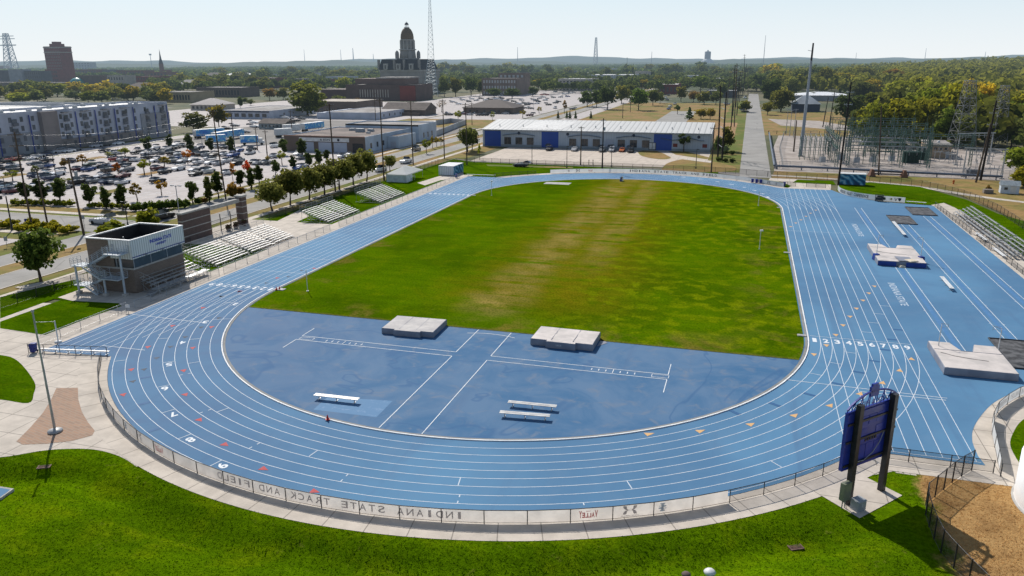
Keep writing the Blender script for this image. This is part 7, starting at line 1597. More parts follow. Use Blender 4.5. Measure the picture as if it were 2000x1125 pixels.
# warehouse
WH = thing('warehouse', 'long white warehouse with ribbed metal roof and three blue roller doors', 'warehouse', (-27, 190.5, 0)); hw = 42.0
WSID = m_ribbed('warehouse_siding', (0.36, 0.41, 0.47), 0.9, 0.86, 0); WRF = m_ribbed('warehouse_roof', (0.56, 0.55, 0.52), 1.9, 0.62, 0)
b = MB(); b.box(-hw, hw, 0, 29, 0.9, 6.4); b._add([(-hw, 0, 6.4), (-hw, 29, 6.4), (-hw, 20, 8.6)], [(0, 1, 2)]); b._add([(hw, 0, 6.4), (hw, 29, 6.4), (hw, 20, 8.6)], [(0, 1, 2)]); b.build('wall', WSID, WH); MB().box(-hw-0.05, hw+0.05, -0.06, 29, 0, 0.9).build('block_base', M2('grey_block_base', (0.26, 0.29, 0.31)), WH)
b = MB(); b._add([(-hw-0.4, -0.6, 6.35), (hw+0.4, -0.6, 6.35), (hw+0.4, 20, 8.75), (-hw-0.4, 20, 8.75), (-hw-0.4, 29.5, 6.4), (hw+0.4, 29.5, 6.4)], [(0, 1, 2, 3), (3, 2, 5, 4)]); b.build('roof', WRF, WH)
b = MB(); k0, k1 = -hw+84*0.17, -hw+84*0.36; zf = lambda y: 6.36+(y+0.6)*2.4/20.6+0.03; b.quad((k0, 2, zf(2)), (k1, 2, zf(2)), (k1+3, 17, zf(17)), (k0+3, 17, zf(17))); b.build('new_roof_sheet', M('bright_roof_sheet', (0.72, 0.70, 0.66), None, 1, 0.5), WH)
MB().box(-hw-0.3, hw+0.3, -0.75, -0.55, 6.1, 6.42).build('gutter', GREYP, WH)
DOORB = m_ribbed('blue_roller_door', (0.012, 0.060, 0.30), 0.45, 0.8, 2)
for u in (964, 1057, 1253): x = G(u, 285)[0]+27; x = {964: -hw+4.0, 1057: -hw+26.3, 1253: -hw+67.6}[u]; MB().box(x-3.2, x+3.2, -0.10, -0.005, 0.2, 5.9).build('roller_door', DOORB, WH)
for xc in (-hw+14.3, -hw+39.3, -hw+57.2):
    for k in (-1, 0, 1): f = MB().box(xc+k*4.4-1.3, xc+k*4.4+1.3, -0.12, -0.005, 1.0, 3.6).build('window', WIND, WH); MB().box(-0.06, 0.06, -0.03, 0, 0, 2.6).build('mullion', BW_BROWN, f, (xc+k*4.4, -0.12, 1.0))
    cu = MB(); N_ = 12
    for i in range(N_): xa, xb = xc-6.2+12.4*i/N_, xc-6.2+12.4*(i+1)/N_; za, zb2 = [4.2+0.75*math.cos((q-xc)/6.2*1.5) for q in (xa, xb)]; cu.bar((xa, -0.35, za), (xb, -0.35, zb2), 0.7, 0.16)
    cu.build('curved_awning', M2('awning_blue_grey', (0.10, 0.14, 0.19)), WH)
cu = MB()
for i in range(20): xa, xb = hw-17+15*i/20*1.0, hw-17+15*(i+1)/20; za, zb2 = [4.3+0.45*math.sin((q-hw)/15*9.0) for q in (xa, xb)]; cu.bar((xa, -0.25, za), (xb, -0.25, zb2), 0.5, 0.14)
cu.build('wavy_awning', bpy.data.materials['awning_blue_grey'], WH); MB().box(hw-21.3, hw-18.7, -0.12, -0.005, 0.3, 2.9).build('entrance_door', BLACKM, WH); f = MB().box(hw-21.1, hw-20.1, -0.15, -0.125, 0.5, 2.7).build('door_glass', WINW, WH); link('door_glass', f.data, WH, (1.15, 0, 0))
for x in (-hw+14.3, -hw+33, -hw+57.2, hw-16, hw-4): o = MB().lathe([(0, 0), (0.55, 0), (0.55, 0.06), (0, 0.06)], n=14).build('round_vent', BW_DBLUE, WH, (x, -0.005, 5.15)); o.rotation_euler = (R(90), 0, 0)
for x in (hw-12, hw-1.8): MB().box(x-0.8, x+0.8, -0.09, -0.005, 1.5, 2.7).build('small_window', BW_DRED, WH)
MB().box(-hw+47, -hw+50, -0.08, -0.005, 0.9, 3.6).build('service_door', BW_WHITE, WH)
for i in range(9): MB().tube((-hw+5+i*9.3, 6, 6.9), (-hw+5+i*9.3, 6, 7.9), 0.16, n=8).build('roof_vent', GREYP, WH)
# brick hall, courthouse
t, hw, d = bld('brick_hall', 'large dark brick hall in front of the courthouse', -300, -236, 512, 548, 12.2, M2('hall_brick', (0.105, 0.072, 0.064)), ROOFG, 'hall', 0.6)
MB().box(-hw+6, hw-12, 6, d-2, 12.9, 17.5).build('stage_tower', M2('hall_brick_upper', (0.15, 0.10, 0.085)), t); MB().box(-hw+26, hw-11, 5, d-1, 17.5, 18.6).build('stage_roof', ROOFG, t); MB().box(-hw-26, -hw-0.1, 4, d-4, 0, 8.6).build('side_wing', M2('hall_brick_wing', (0.095, 0.060, 0.052)), t); windows(t, 'y', -hw+12, hw-24, 0, 2.6, 1, 1, 12, 0.7, 6.2, BW_STONE, 'pilaster'); MB().box(hw-14, hw-0.4, -1.2, -0.05, 0, 12).build('brick_bay', BW_DRED, t)
cx_, cy_ = G(791, 182); CHs = HT(791, 182, 41)
CT_ = thing('courthouse', 'grey stone courthouse with dark mansard roofs and tall bronze dome', 'courthouse', (cx_, cy_, 0), R(-8)); K = CHs/66.0; CS = M2('courthouse_stone', (0.30, 0.28, 0.26)); BRZ = M2('bronze_dome', (0.15, 0.10, 0.058)); LIGHTS = M2('pale_trim_stone', (0.42, 0.40, 0.37))
def zm(z): return float(np.interp(z, [0, 19, 29.5, 44.7, 57.6, 66], [0, 22, 32.5, 49.5, 60.5, 66]))
def cb_(x0, x1, y0, y1, z0, z1): return MB().box(x0*K, x1*K, y0*K, y1*K, zm(z0)*K, zm(z1)*K)
cb_(-22, 22, -8, 30, 0, 19).build('wall', CS, CT_); cb_(-22.6, 22.6, -8.6, 30.6, 17.6, 18.6).build('cornice', LIGHTS, CT_)
for x0, x1, y0 in ((-22.5, -6, -9.5), (6, 22.5, -9.5), (-6, 6, -7.5)):
    b = MB(); a = [(x0*K, y0*K, zm(19)*K), (x1*K, y0*K, zm(19)*K), (x1*K, 26*K, zm(19)*K), (x0*K, 26*K, zm(19)*K)]; c = [((x0+2.4)*K, (y0+2.4)*K, zm(28.5)*K), ((x1-2.4)*K, (y0+2.4)*K, zm(28.5)*K), ((x1-2.4)*K, 22*K, zm(28.5)*K), ((x0+2.4)*K, 22*K, zm(28.5)*K)]
    b._add(a+c, [(0, 1, 5, 4), (1, 2, 6, 5), (2, 3, 7, 6), (3, 0, 4, 7), (4, 5, 6, 7)]); b.build('mansard_roof', SLATE, CT_)
for x in (-14.2, 0, 14.2): f = cb_(x-2.2, x+2.2, -10.4, -8, 19, 24.5).build('dormer', LIGHTS, CT_); MB().box(-0.9*K, 0.9*K, -0.06, 0, 0, 3.4*K).build('pane', WIND, f, (x*K, -10.4*K, zm(19.8)*K))
for x in (-23, -5.5, 5.5, 22): cb_(x-0.9, x+0.9, -9, -7, 19, 28.2).build('chimney', CS, CT_)
windows(CT_, 'y', -20*K, 20*K, -8*K, 2.2*K, 2, 8.2*K, 9, 1.7*K, 5.0*K, WIND)
cb_(-8, 8, 0, 16, 19, 29.5).build('tower_base', CS, CT_)
def ring_(name, r, z0, z1, m, n=16, r2=None): o = MB(); o.lathe([(0, zm(z0)*K), (r*K, zm(z0)*K), ((r2 or r)*K, zm(z1)*K), (0, zm(z1)*K)], 0, 8*K, n); return o.build(name, m, CT_)
ring_('drum', 8.2, 29.5, 36, CS, 8, 7.4); ring_('drum_cornice', 8.4, 36, 36.8, LIGHTS, 16); ring_('drum', 6.3, 36.8, 44, CS, 16, 6.0); ring_('drum_cornice', 6.9, 44, 44.7, LIGHTS, 16)
for i in range(12):
    a = 2*PI*i/12; MB().tube((6.7*K*math.cos(a), 8*K+6.7*K*math.sin(a), zm(36.8)*K), (6.7*K*math.cos(a), 8*K+6.7*K*math.sin(a), zm(44)*K), 0.5*K, n=6).build('column', LIGHTS, CT_)
for s in (-1, 1):
    for e in (-1, 1): MB().lathe([(1.9*K, zm(29)*K), (1.9*K, zm(33)*K), (1.6*K, zm(34.6)*K), (0, zm(36)*K)], s*7.4*K, 8*K+e*7.4*K, 8).build('corner_turret', CS, CT_)
MB().lathe([(r_*K, zm(z_)*K) for r_, z_ in ((6.2, 44.7), (6.3, 47), (6.0, 50), (5.2, 53), (3.9, 55.6), (2.2, 57.2), (0, 57.6))], 0, 8*K, 20).build('dome', BRZ, CT_); MB().lathe([(2.6*K, zm(57)*K), (2.6*K, zm(57.8)*K), (0, zm(57.9)*K)], 0, 8*K, 12).build('lantern_gallery', CS, CT_)
for i in range(6): a = 2*PI*i/6; MB().tube((1.5*K*math.cos(a), 8*K+1.5*K*math.sin(a), zm(57.8)*K), (1.5*K*math.cos(a), 8*K+1.5*K*math.sin(a), zm(61.3)*K), 0.26*K, n=5).build('lantern_post', CS, CT_)
MB().lathe([(r_*K, zm(z_)*K) for r_, z_ in ((2.0, 61.2), (1.8, 62.6), (0.9, 64.3), (0.15, 64.8), (0.1, 66), (0, 66))], 0, 8*K, 12).build('lantern_cap', SLATE, CT_)
# far boxes placed by their feet
def far_b(name, label, u0, u1, vb, vt, depth, wall, roof=None, wn=None, wz=1, wm=None, hiproof=0, cat='building', wh=0.5):
    x, y = G((u0+u1)/2, vb); h = HT((u0+u1)/2, vb, vt); D_ = DIST(x, y); W = (u1-u0)*D_/F_PX; sn, cs = abs(x-CX)/D_, (y-CY)/D_
    depth = min(depth, 0.42*W/max(sn, 0.05)); w = (W-depth*sn)/cs; f = w*cs/W
    if x < CX: x1, y = G(u0+(u1-u0)*f, vb); x0 = x1-w
    else: x0, y = G(u1-(u1-u0)*f, vb); x1 = x0+w
    t, hw, d = bld(name, label, x0, x1, y, y+depth, h, wall, roof or ROOFG, cat, 0.5 if not hiproof else 0)
    if hiproof: b = MB(); hip(b, hw, d, h, hiproof, 0.7); b.build('roof', roof, t)
    if wn: fh = h/wz; windows(t, 'y', -hw*0.95, hw*0.95, 0, fh*0.25, wz, fh, wn, w/wn*0.5, fh*wh, wm or WIND)
    return t, hw, d, h
far_b('office_building', 'brown office block with a line of pale windows right of the courthouse', 943, 1030, 187, 154, 34, M2('office_brick', (0.20, 0.15, 0.125)), ROOFG, 12, 3, M('pale_glass', (0.42, 0.43, 0.42), None, 1, 0.4))
far_b('office_wing', 'upper storeys of the brown office block', 975, 1036, 184, 144, 20, bpy.data.materials['office_brick'], ROOFG, 6, 4, bpy.data.materials['pale_glass'])
far_b('white_block', 'three storey cream office block beyond the busy far lot', 1092, 1170, 178, 155, 40, M2('cream_wall', (0.46, 0.41, 0.36)), ROOFW, 9, 3, WIND, 0, 'building', 0.35)
far_b('blue_sign_shed', 'small blue building beside the cream office block', 1078, 1094, 166, 152, 12, BLUEP); far_b('long_shed', 'long white roofed factory shed behind the cream block', 1050, 1150, 160, 150, 70, BW_PALE, ROOFW); far_b('long_shed', 'white roofed factory shed farther right', 1150, 1250, 163, 147, 70, BW_PALE, ROOFW); far_b('grey_block', 'pale grey windowless block behind the factory sheds', 1241, 1272, 160, 140, 30, BW_STONE, ROOFW)
far_b('low_store', 'low brown store with pale roof at the end of the lane', 1287, 1330, 184, 166, 40, BW_DRED, ROOFW, 5, 1); far_b('pale_shed', 'pale shed above the trees near the utility poles', 1338, 1366, 163, 148, 40, BW_PALE, ROOFW); far_b('white_roof_shed', 'low shed with bright white roof behind the utility poles', 1385, 1446, 168, 154, 40, BW_DGREY, ROOFW); far_b('dark_shed', 'dark shed under the white roof by the utility poles', 1385, 1440, 190, 178, 20, BW_DGREY, ROOFW)
far_b('metal_shed', 'slate blue shed with grey sloping roof before the right woods', 1544, 1593, 218, 203, 14, BW_DBLUE, M2('grey_metal_roof', (0.30, 0.33, 0.36)), None, 1, None, 5.0); far_b('long_metal_shed', 'long shed with bright white roof before the right woods', 1545, 1641, 197, 186, 30, BW_GREY, M('bright_white_roof', (0.78, 0.78, 0.78), None, 1, 0.5), None, 1, None, 2.2)
t, hw, d, h = far_b('tower_building', 'tall dark red brick tower block with stepped top on the left skyline', 104, 144, 160, 91, 34, BW_DRED, ROOFG, 9, 12, M('small_pale_window', (0.17, 0.125, 0.11), None, 1, 0.4), 0, 'tower block', 0.45)
for z in (h*0.83, h*0.97): MB().box(-hw-0.6, hw+0.6, -0.6, d+0.6, z, z+1.3).build('stone_band', BW_STONE, t)
MB().box(-hw*0.45, hw*0.45, 4, d-4, h+0.5, h+5).build('penthouse', BW_DRED, t); MB().box(-hw*0.22, hw*0.22, 6, d-6, h+5, h+8.5).build('tank_house', BW_DRED, t)
old = ((-30, 28, 163, 138, 'dark grey brick block at the far left edge', BW_DGREY, 8, 3), (28, 60, 163, 136, 'plain grey slab block on the old town street', BW_GREY, None, 1), (60, 98, 163, 139, 'dark brick block left of the tower', BW_DGREY, 7, 3), (98, 128, 161, 136, 'dark brick block before the tower foot', BW_DRED, 6, 3), (143, 187, 140, 122, 'distant grey office block right of the tower', BW_GREY, 8, 4), (155, 207, 152, 136, 'red brick block behind the stone fronted store', BW_RED, 8, 2), (207, 240, 152, 137, 'black walled block behind the stone fronted store', BW_DGREY, None, 1),
       (240, 300, 155, 138, 'long red brick block in the old town', BW_RED, 9, 2), (165, 219, 170, 148, 'brown brick side of the stone fronted store', BW_BROWN, None, 1), (219, 263, 170, 148, 'pale stone fronted store with big windows in the old town', BW_STONE, 6, 2), (263, 332, 166, 150, 'dark red brick warehouse in the old town', BW_DRED, 10, 2), (0, 150, 172, 162, 'long low dark roofed store below the old town blocks', BW_BROWN, None, 1), (300, 345, 156, 141, 'brick church hall below the black spire', BW_RED, 5, 2), (316, 415, 200, 181, 'tan strip of shops with dark openings', BW_TAN, 12, 1), (396, 505, 190, 172, 'long brown two storey store right of the tan shops', BW_BROWN, 14, 1), (500, 560, 172, 153, 'brick store with pale roof left of the big tree', BW_RED, 8, 2), (560, 625, 172, 155, 'dark blue grey store left of the big tree', BW_DBLUE, None, 1), (625, 662, 170, 156, 'small brick store before the brick hall', BW_RED, 5, 1), (0, 25, 140, 129, 'small pink brick block at the left skyline', BW_RED, None, 1), (684, 735, 150, 137, 'grey flat block behind the trees left of the courthouse', BW_GREY, 6, 2), (735, 745, 152, 140, 'narrow pale block left of the courthouse', BW_PALE, None, 1), (640, 700, 166, 150, 'low pale store half hidden by trees', BW_PALE, 6, 1))
for u0, u1, vb, vt, lb, wm, wn, wz in old: far_b('town_building', lb, u0, u1, vb, vt, 30, wm, ROOFG if u0 not in (500, 165) else ROOFW, wn, wz)
for u0, u1, vb, vt, rs_, lb, rf in ((246, 330, 187, 174, 6, 'brown hip roofed building behind the apartments', ROOFB), (345, 424, 174, 166, 6, 'grey hip roofed building in the old town', M2('grey_hip_shingles', (0.20, 0.19, 0.185))), (380, 456, 216, 205, 4, 'small pale gabled building right of the apartments', M2('pale_metal_roof', (0.40, 0.36, 0.34))), (445, 500, 153, 147, 5, 'building with bright white roof on the left skyline', ROOFW), (400, 445, 155, 148, 6, 'brown roofed house near the white roof', ROOFB)):
    far_b('hip_roof_building', lb, u0, u1, vb, vt, 26, BW_BROWN if rf is ROOFB else BW_STONE, rf, 6, 1, WIND, rs_)
x, y = G(152, 170); t = thing('glass_dome', 'small teal half dome on the long low store', 'dome', (x, y, HT(152, 170, 166))); rr = 12*DIST(x, y)/F_PX; MB().lathe([(rr, 0), (rr*0.95, rr*0.35), (rr*0.75, rr*0.65), (rr*0.4, rr*0.9), (0, rr)], n=20).build('shell', M('teal_dome', (0.03, 0.26, 0.25), (0.02, 0.2, 0.2), 1, 0.4), t); MB().lathe([(rr*1.02, -1.5), (rr*1.02, 0), (0, 0)], n=20).build('drum', BW_STONE, t)
x, y = G(318, 152); H_ = HT(318, 152, 96); t = thing('church_spire', 'sharp black church spire on the left skyline', 'spire', (x, y, 0)); s_ = H_*0.055; MB().box(-s_, s_, -s_, s_, 0, H_*0.50).build('belfry', BW_RED, t); MB().lathe([(s_*1.35, H_*0.5), (s_*0.6, H_*0.68), (0.05, H_)], n=8).build('spire', SLATE, t); MB().box(s_, s_*7, -s_*0.8, s_*0.8, 0, H_*0.28).build('nave', BW_DRED, t)
x, y = G(1381, 128); H_ = HT(1381, 128, 101); t = thing('water_tank', 'dark cylinder tank on a pale round building at the right skyline', 'tank', (x, y, 0)); r_ = 5.5*DIST(x, y)/F_PX; MB().lathe([(r_*1.0, H_*0.45), (r_*1.0, H_), (r_*0.5, H_*1.03), (0, H_*1.03)], n=16).build('cylinder', M2('dark_tank_steel', (0.10, 0.11, 0.14)), t); MB().lathe([(r_*2.1, 0), (r_*2.1, H_*0.3), (r_*1.2, H_*0.48), (0, H_*0.48)], n=18).build('round_house', BW_PALE, t); MB().tube((0, 0, H_), (0, 0, H_*1.12), r_*0.25).build('cap', GREYP, t)
rh = random.Random(9)
tw = [(rh.uniform(330, 735), rh.uniform(145, 168)) for _ in range(26)]+[(rh.uniform(870, 1460), rh.uniform(140, 160)) for _ in range(26)]+[(rh.uniform(-10, 330), rh.uniform(142, 158)) for _ in range(12)]
for i, (u, v) in enumerate(sorted(tw), 1): w_ = rh.uniform(14, 40); far_b('town_roof_building', 'low flat town building among the trees, '+nth(i, len(tw)), u-w_/2, u+w_/2, v, v-rh.uniform(4, 9), 30, rh.choice((BW_PALE, BW_RED, BW_BROWN, BW_STONE, BW_WHITE, BW_GREY, BW_DRED)), rh.choice((ROOFW, ROOFW, ROOFG)), 5 if i % 2 else None, 1)
fl_ = ((610, 640, 150), (590, 612, 152), (700, 716, 145), (1000, 1040, 150), (1040, 1072, 154), (860, 880, 166), (1180, 1204, 150), (1210, 1232, 148), (470, 490, 166), (520, 540, 152), (1010, 1026, 142), (940, 955, 146), (1300, 1322, 152), (380, 398, 164), (1250, 1268, 142), (760, 778, 140))
for i, (u0, u1, vb) in enumerate(sorted(fl_), 1): far_b('far_house', 'pale roofed far house between tree tops, '+nth(i, len(fl_)), u0, u1, vb, vb-rh.uniform(5, 8), 24, rh.choice((BW_PALE, BW_RED, BW_BROWN, BW_STONE, BW_WHITE)), rh.choice((ROOFW, ROOFG, ROOFB)), 4, 1)
# ================================================================ masts, poles, wires
def lattice(b, H, w0, w1, n, legs=4, r=0.12):
    c = [(math.cos(2*PI*(i+0.5)/legs), math.sin(2*PI*(i+0.5)/legs)) for i in range(legs)]; W = lambda f: (w0+(w1-w0)*f)*0.7071
    for i in range(legs): b.tube((c[i][0]*W(0), c[i][1]*W(0), 0), (c[i][0]*W(1), c[i][1]*W(1), H), r*1.3, r, 5)
    for k in range(n):
        f0, f1 = 1-(1-k/n)**1.25, 1-(1-(k+1)/n)**1.25
        for i in range(legs):
            j = (i+1) % legs; p = lambda q, f: (c[q][0]*W(f), c[q][1]*W(f), H*f)
            b.tube(p(i, f0), p(j, f1), r*0.65, n=4).tube(p(j, f0), p(i, f1), r*0.65, n=4).tube(p(i, f1), p(j, f1), r*0.65, n=4)
    return b
STEELB = M('faded_blue_steel', (0.44, 0.50, 0.53), (0.36, 0.42, 0.45), 0.5, 0.5, 0.2)
x, y = G(846, 187); H_ = HT(846, 187, -14)
t = thing('radio_tower', 'tall pale lattice radio mast beside the courthouse', 'mast', (x, y, 0), 0.4); b = MB(); lattice(b, H_*0.36, 13.0, 5.4, 11, 3, 0.16); u_ = MB(); lattice(u_, H_*0.64, 5.4, 1.0, 16, 3, 0.13); b.merge(u_, Matrix.Translation((0, 0, H_*0.36))); b.build('lattice', STEELB, t); b = MB()
for i in range(5): b.rbox(0, 0, H_*0.25+i*H_*0.14, 1.0, 1.0, 0.25)
b.build('platform', STEELB, t)
def mast(label, u, v, vt, w, kind='lattice', col=None):
    x, y = G(u, v); H = HT(u, v, vt); W = w*DIST(x, y)/F_PX; t = thing('antenna_mast', label, 'mast', (x, y, 0)); b = MB()
    if kind == 'lattice': lattice(b, H, W, W*0.35, 10, 4, W*0.04); b.build('lattice', col or GALV, t)
    else: b.tube((0, 0, 0), (0, 0, H), W/2, W/5, 6); b.build('shaft', col or GALV, t)
    return t, H, W
mast('pale lattice mast right of the brown office block', 1163, 130, 61, 8); mast('thin far mast left of the lattice mast', 1011, 130, 92, 1.6, 'tube'); mast('far antenna mast left of the courthouse', 691, 128, 93, 2.6, 'tube'); mast('thin antenna mast farthest left of the courthouse', 596, 128, 93, 1.2, 'tube'); mast('thin mast between the two left of the courthouse', 667, 128, 97, 1.5, 'tube'); mast('short mast close left of the courthouse', 730, 128, 105, 1.8, 'tube'); mast('thin tall mast right of the water tank', 1490, 135, 69, 1.6, 'tube'); mast('short thin mast left of the water tank', 1272, 130, 101, 1.6, 'tube'); mast('far thin mast above the right woods', 1805, 125, 94, 1.2, 'tube'); mast('small far mast on the right horizon', 1670, 128, 103, 1.2, 'tube'); mast('short mast at the far right horizon', 1922, 122, 101, 1.4, 'tube')
t, H, W = mast('grey lattice tower with cross arms at the far left edge', 24, 140, 56, 15, 'lattice', GREYP); b = MB()
for k, l in ((0.93, 1.0), (0.86, 1.1), (0.70, 1.15), (0.69, 1.1)): b.bar((-W*l, 0, H*k), (W*l, 0, H*k), W*0.07)
b.build('cross_arm', GALV, t)
t, H, W = mast('stadium light pole on the left skyline', 297, 135, 105, 1.6, 'tube'); MB().box(-W*1.6, W*1.6, -0.5, 0.5, H*0.9, H).build('lamp_bank', GREYP, t)
def pole(label, u, v, vt, r=0.17, m=None, arms=(), arm_len=2.4, lean=0.0, rz=0.0, group='wooden utility poles', top_u=None, xf=False):
    x, y = G(u, v); H = HT(u, v, vt); t = thing('utility_pole', label, 'utility pole', (x, y, 0), rz, group); m = m or POLEW
    lx = 0.0
    if top_u is not None: lx = (top_u-PX(x, y, H)[0])*DIST(x, y)/F_PX
    tip = Vector((lx*math.cos(rz), -lx*math.sin(rz), H)); MB().tube((0, 0, -0.2), tip, r*1.25, r*0.8, 8).build('shaft', m, t)
    for k in arms:
        p = tip*(1-k/H); a = MB().bar(p+Vector((-arm_len/2, 0, 0)), p+Vector((arm_len/2, 0, 0)), 0.12, 0.14).bar(p+Vector((-arm_len*0.3, 0.06, 0)), p+Vector((0, 0.06, -0.8)), 0.05).build('cross_arm', POLEW if m is POLEW else GALV, t)
        for s in (-0.45, -0.2, 0.2, 0.45): MB().lathe([(0.0, 0), (0.07, 0.02), (0.04, 0.12), (0.07, 0.2), (0.0, 0.26)], n=6).build('insulator', GREYP, a, p+Vector((arm_len*s, 0, 0.07)))
    if xf: p = tip*0.80; MB().tube((0.35, 0, p.z-0.5), (0.35, 0, p.z+0.5), 0.3, n=10).build('transformer', GREYP, t)
    return t, (x+lx, y, H)
def street_lamp(label, u, v, vt, double=False, m=None, group='street lamps', lamp=1.1, r=0.075, head=(0.62, 0.25, 0.16)):
    x, y = G(u, v); H = HT(u, v, vt); t = thing('street_lamp', label, 'street lamp', (x, y, 0), 0, group); m = m or BLACKM
    MB().tube((0, 0, 0), (0, 0, H), r*1.3, r, 8).build('post', m, t); MB().lathe([(r*2.6, 0), (r*2.6, 0.3), (r*1.4, 0.6), (0, 0.6)], n=10).build('base', m, t)
    for s in ((-1, 1) if double else (1,)):
        MB().path([(0, 0, H-0.3), (s*lamp*0.5, 0, H-0.02), (s*lamp, 0, H)], 0.04, 5).build('arm', m, t); MB().box(s*lamp-head[0]/2, s*lamp+head[0]/2, -head[1]/2, head[1]/2, H-head[2], H+0.02).build('lamp_head', m, t)
    return t
W3 = (0.6, 1.9, 3.2)
_, pA = pole('leaning wooden utility pole with three cross arms at the far left', 62, 443, 258, 0.17, None, (0.5, 2.6, 5.0), 2.6, rz=0.5); _, pB = pole('shorter wooden pole right of the three armed one', 93, 438, 330, 0.15, None, (), top_u=71); _, pC = pole('thick brown wooden pole standing before the columnar trees', 164, 458, 309, 0.19, None, (0.4,), 2.4, rz=0.4, top_u=132, xf=True); _, pD = pole('tall thin wooden pole right of the amber parking trees', 441, 388, 214, 0.16, None, (0.5,), 2.2, rz=0.3, top_u=414)
_, pE = pole('wooden pole left of the double pole by the street trees', 655, 374, 202, 0.17, None, (0.5, 1.6), 2.4); _, pF = pole('wooden pole standing behind the second far bleacher', 750, 352, 192, 0.17, None, (0.5,), 2.2); _, pG = pole('wooden pole beside the white tent corner', 807, 322, 197, 0.17, None, (0.5,), 2.2); _, pH = pole('wooden pole left of the round warehouse tree', 868, 309, 194, 0.17, None, (0.5,), 2.2); _, pI = pole('wooden pole in front of the round warehouse tree', 912, 322, 201, 0.17, None, (0.5, 1.5), 2.4)
for u, v, vt, lb in ((734, 239, 180, 'thin pole behind the annex, left one'), (922, 244, 200, 'thin pole on the dry lawn by the young trees'), (571, 266, 215, 'thin pole behind the left corner of the repair shop'), (458, 287, 219, 'thin pole beside the box truck mural'), (522, 304, 254, 'thin pole near the white sedan by the shop'), (503, 293, 249, 'thin pole right of the beach mural truck'), (1216, 231, 200, 'thin pole on the dry field behind the warehouse, left'), (1231, 219, 190, 'thin pole on the dry field behind the warehouse, right'), (1223, 172, 112, 'tall far pole left of the factory sheds'), (1236, 170, 124, 'tall far pole right of the factory sheds'), (1261, 165, 124, 'tall far pole before the windowless block'), (1369, 160, 116, 'tall far pole left of the water tank')):
    pole(lb, u, v, vt, 0.16, POLED if vt < 130 else None, (0.6,), 2.0, group='thin far utility poles')
pole('wooden pole rising through the warehouse front, left one', 1134, 322, 247, 0.17, None, (0.4,), 1.8); pole('tall dark pole in front of the warehouse middle', 1176, 333, 231, 0.18, POLED, (0.6,), 1.6, xf=True); pole('grey wooden pole before the right end of the warehouse', 1389, 337, 247, 0.18, None, (0.5,), 2.2)
rp = ((1402, 306, 167, 1408), (1410, 313, 180, 1419), (1428, 248, 127, 1436), (1434, 247, 124, 1440), (1439, 225, 140, 1446), (1420, 206, 146, 1426), (1453, 185, 106, 1455), (1449, 190, 125, 1458), (1461, 186, 133, 1461), (1444, 200, 134, 1450), (1437, 210, 150, 1443), (1431, 226, 160, 1437))
for i, (u, v, vt, tu) in enumerate(sorted(rp), 1): pole('pole of the dense line along the side street, '+nth(i, len(rp)), u, v, vt, 0.24 if v > 290 else 0.22, POLED if i % 3 else POLEW, (1.0, 3.0) if v < 290 else (), 2.6, group='pole line along the side street', top_u=tu)
hf = thing('ladder_bars', 'ladder like steel bars joining the two dark poles near the warehouse', 'frame', (0, 0, 0)); a, c = Vector((*G(1402, 306), 0)), Vector((*G(1410, 313), 0)); b = MB()
for z in (4, 7, 10, 13, 16): b.bar(a+Vector((0, 0, z)), c+Vector((0, 0, z)), 0.14)
b.build('bars', GALV, hf)
x, y = G(1563, 305); H_ = HT(1563, 305, 84); t = thing('steel_pole', 'very tall grey steel pole with a dark tip by the substation', 'steel pole', (x, y, 0)); lx = (1588-PX(x, y, H_)[0])*DIST(x, y)/F_PX
MB().tube((0, 0, 0), (lx*0.85, 0, H_*0.85), 0.62, 0.34, 14).build('shaft', M2('pole_grey_steel', (0.33, 0.36, 0.40)), t); MB().tube((lx*0.85, 0, H_*0.85), (lx, 0, H_), 0.33, 0.26, 10).build('top_section', BLACKM, t); MB().bar((lx*0.93, 0, H_*0.93), (lx*0.93-1.4, 0, H_*0.93+0.3), 0.14).build('bracket', GALV, t); MB().lathe([(0.8, 0), (0.8, 0.5), (0, 0.5)], n=14).build('footing', CONCB, t)
_, q1 = pole('tall black pole beside the blue mural container', 1637, 361, 160, 0.20, POLED, (2.5, 5.5), 2.0, group='black poles by the substation', top_u=1662); _, q2 = pole('tall black leaning pole before the right lattice tower', 1915, 352, 196, 0.26, POLED, (3.2, 6.2), 2.2, group='black poles by the substation', top_u=1945); _, q3 = pole('grey wooden pole touching the black leaning pole', 1906, 356, 240, 0.22, POLEW, (), group='black poles by the substation', top_u=1933); pole('wooden pole in the middle of the substation yard', 1716, 342, 207, 0.18, POLEW, (), group='black poles by the substation', top_u=1724); pole('dark pole beyond the substation, left one', 1607, 248, 190, 0.2, POLED, (1.5,), 2.0, group='black poles by the substation', top_u=1617); pole('dark pole beyond the substation, right one', 1619, 248, 178, 0.2, POLED, (1.5,), 2.0, group='black poles by the substation', top_u=1630)
for i, (u, v, vt) in enumerate(((1535, 262, 212), (1542, 266, 214), (1550, 268, 213)), 1): pole('curved arm post left of the substation, '+nth(i, 3), u, v, vt, 0.12, GALV, (0.3,), 1.8, group='arm posts by the substation')
pole('rusty brown post beside the tall steel pole', 1550, 296, 235, 0.22, POLEW, (), group='arm posts by the substation')
street_lamp('black street lamp with a hanging lantern at the left corner', 24, 449, 383, False, None, 'street lamps', -1.5, 0.11, (0.5, 0.5, 0.7)); street_lamp('twin headed grey lamp behind the entrance wall', 354, 448, 362, True, GREYP, 'street lamps', 0.9)
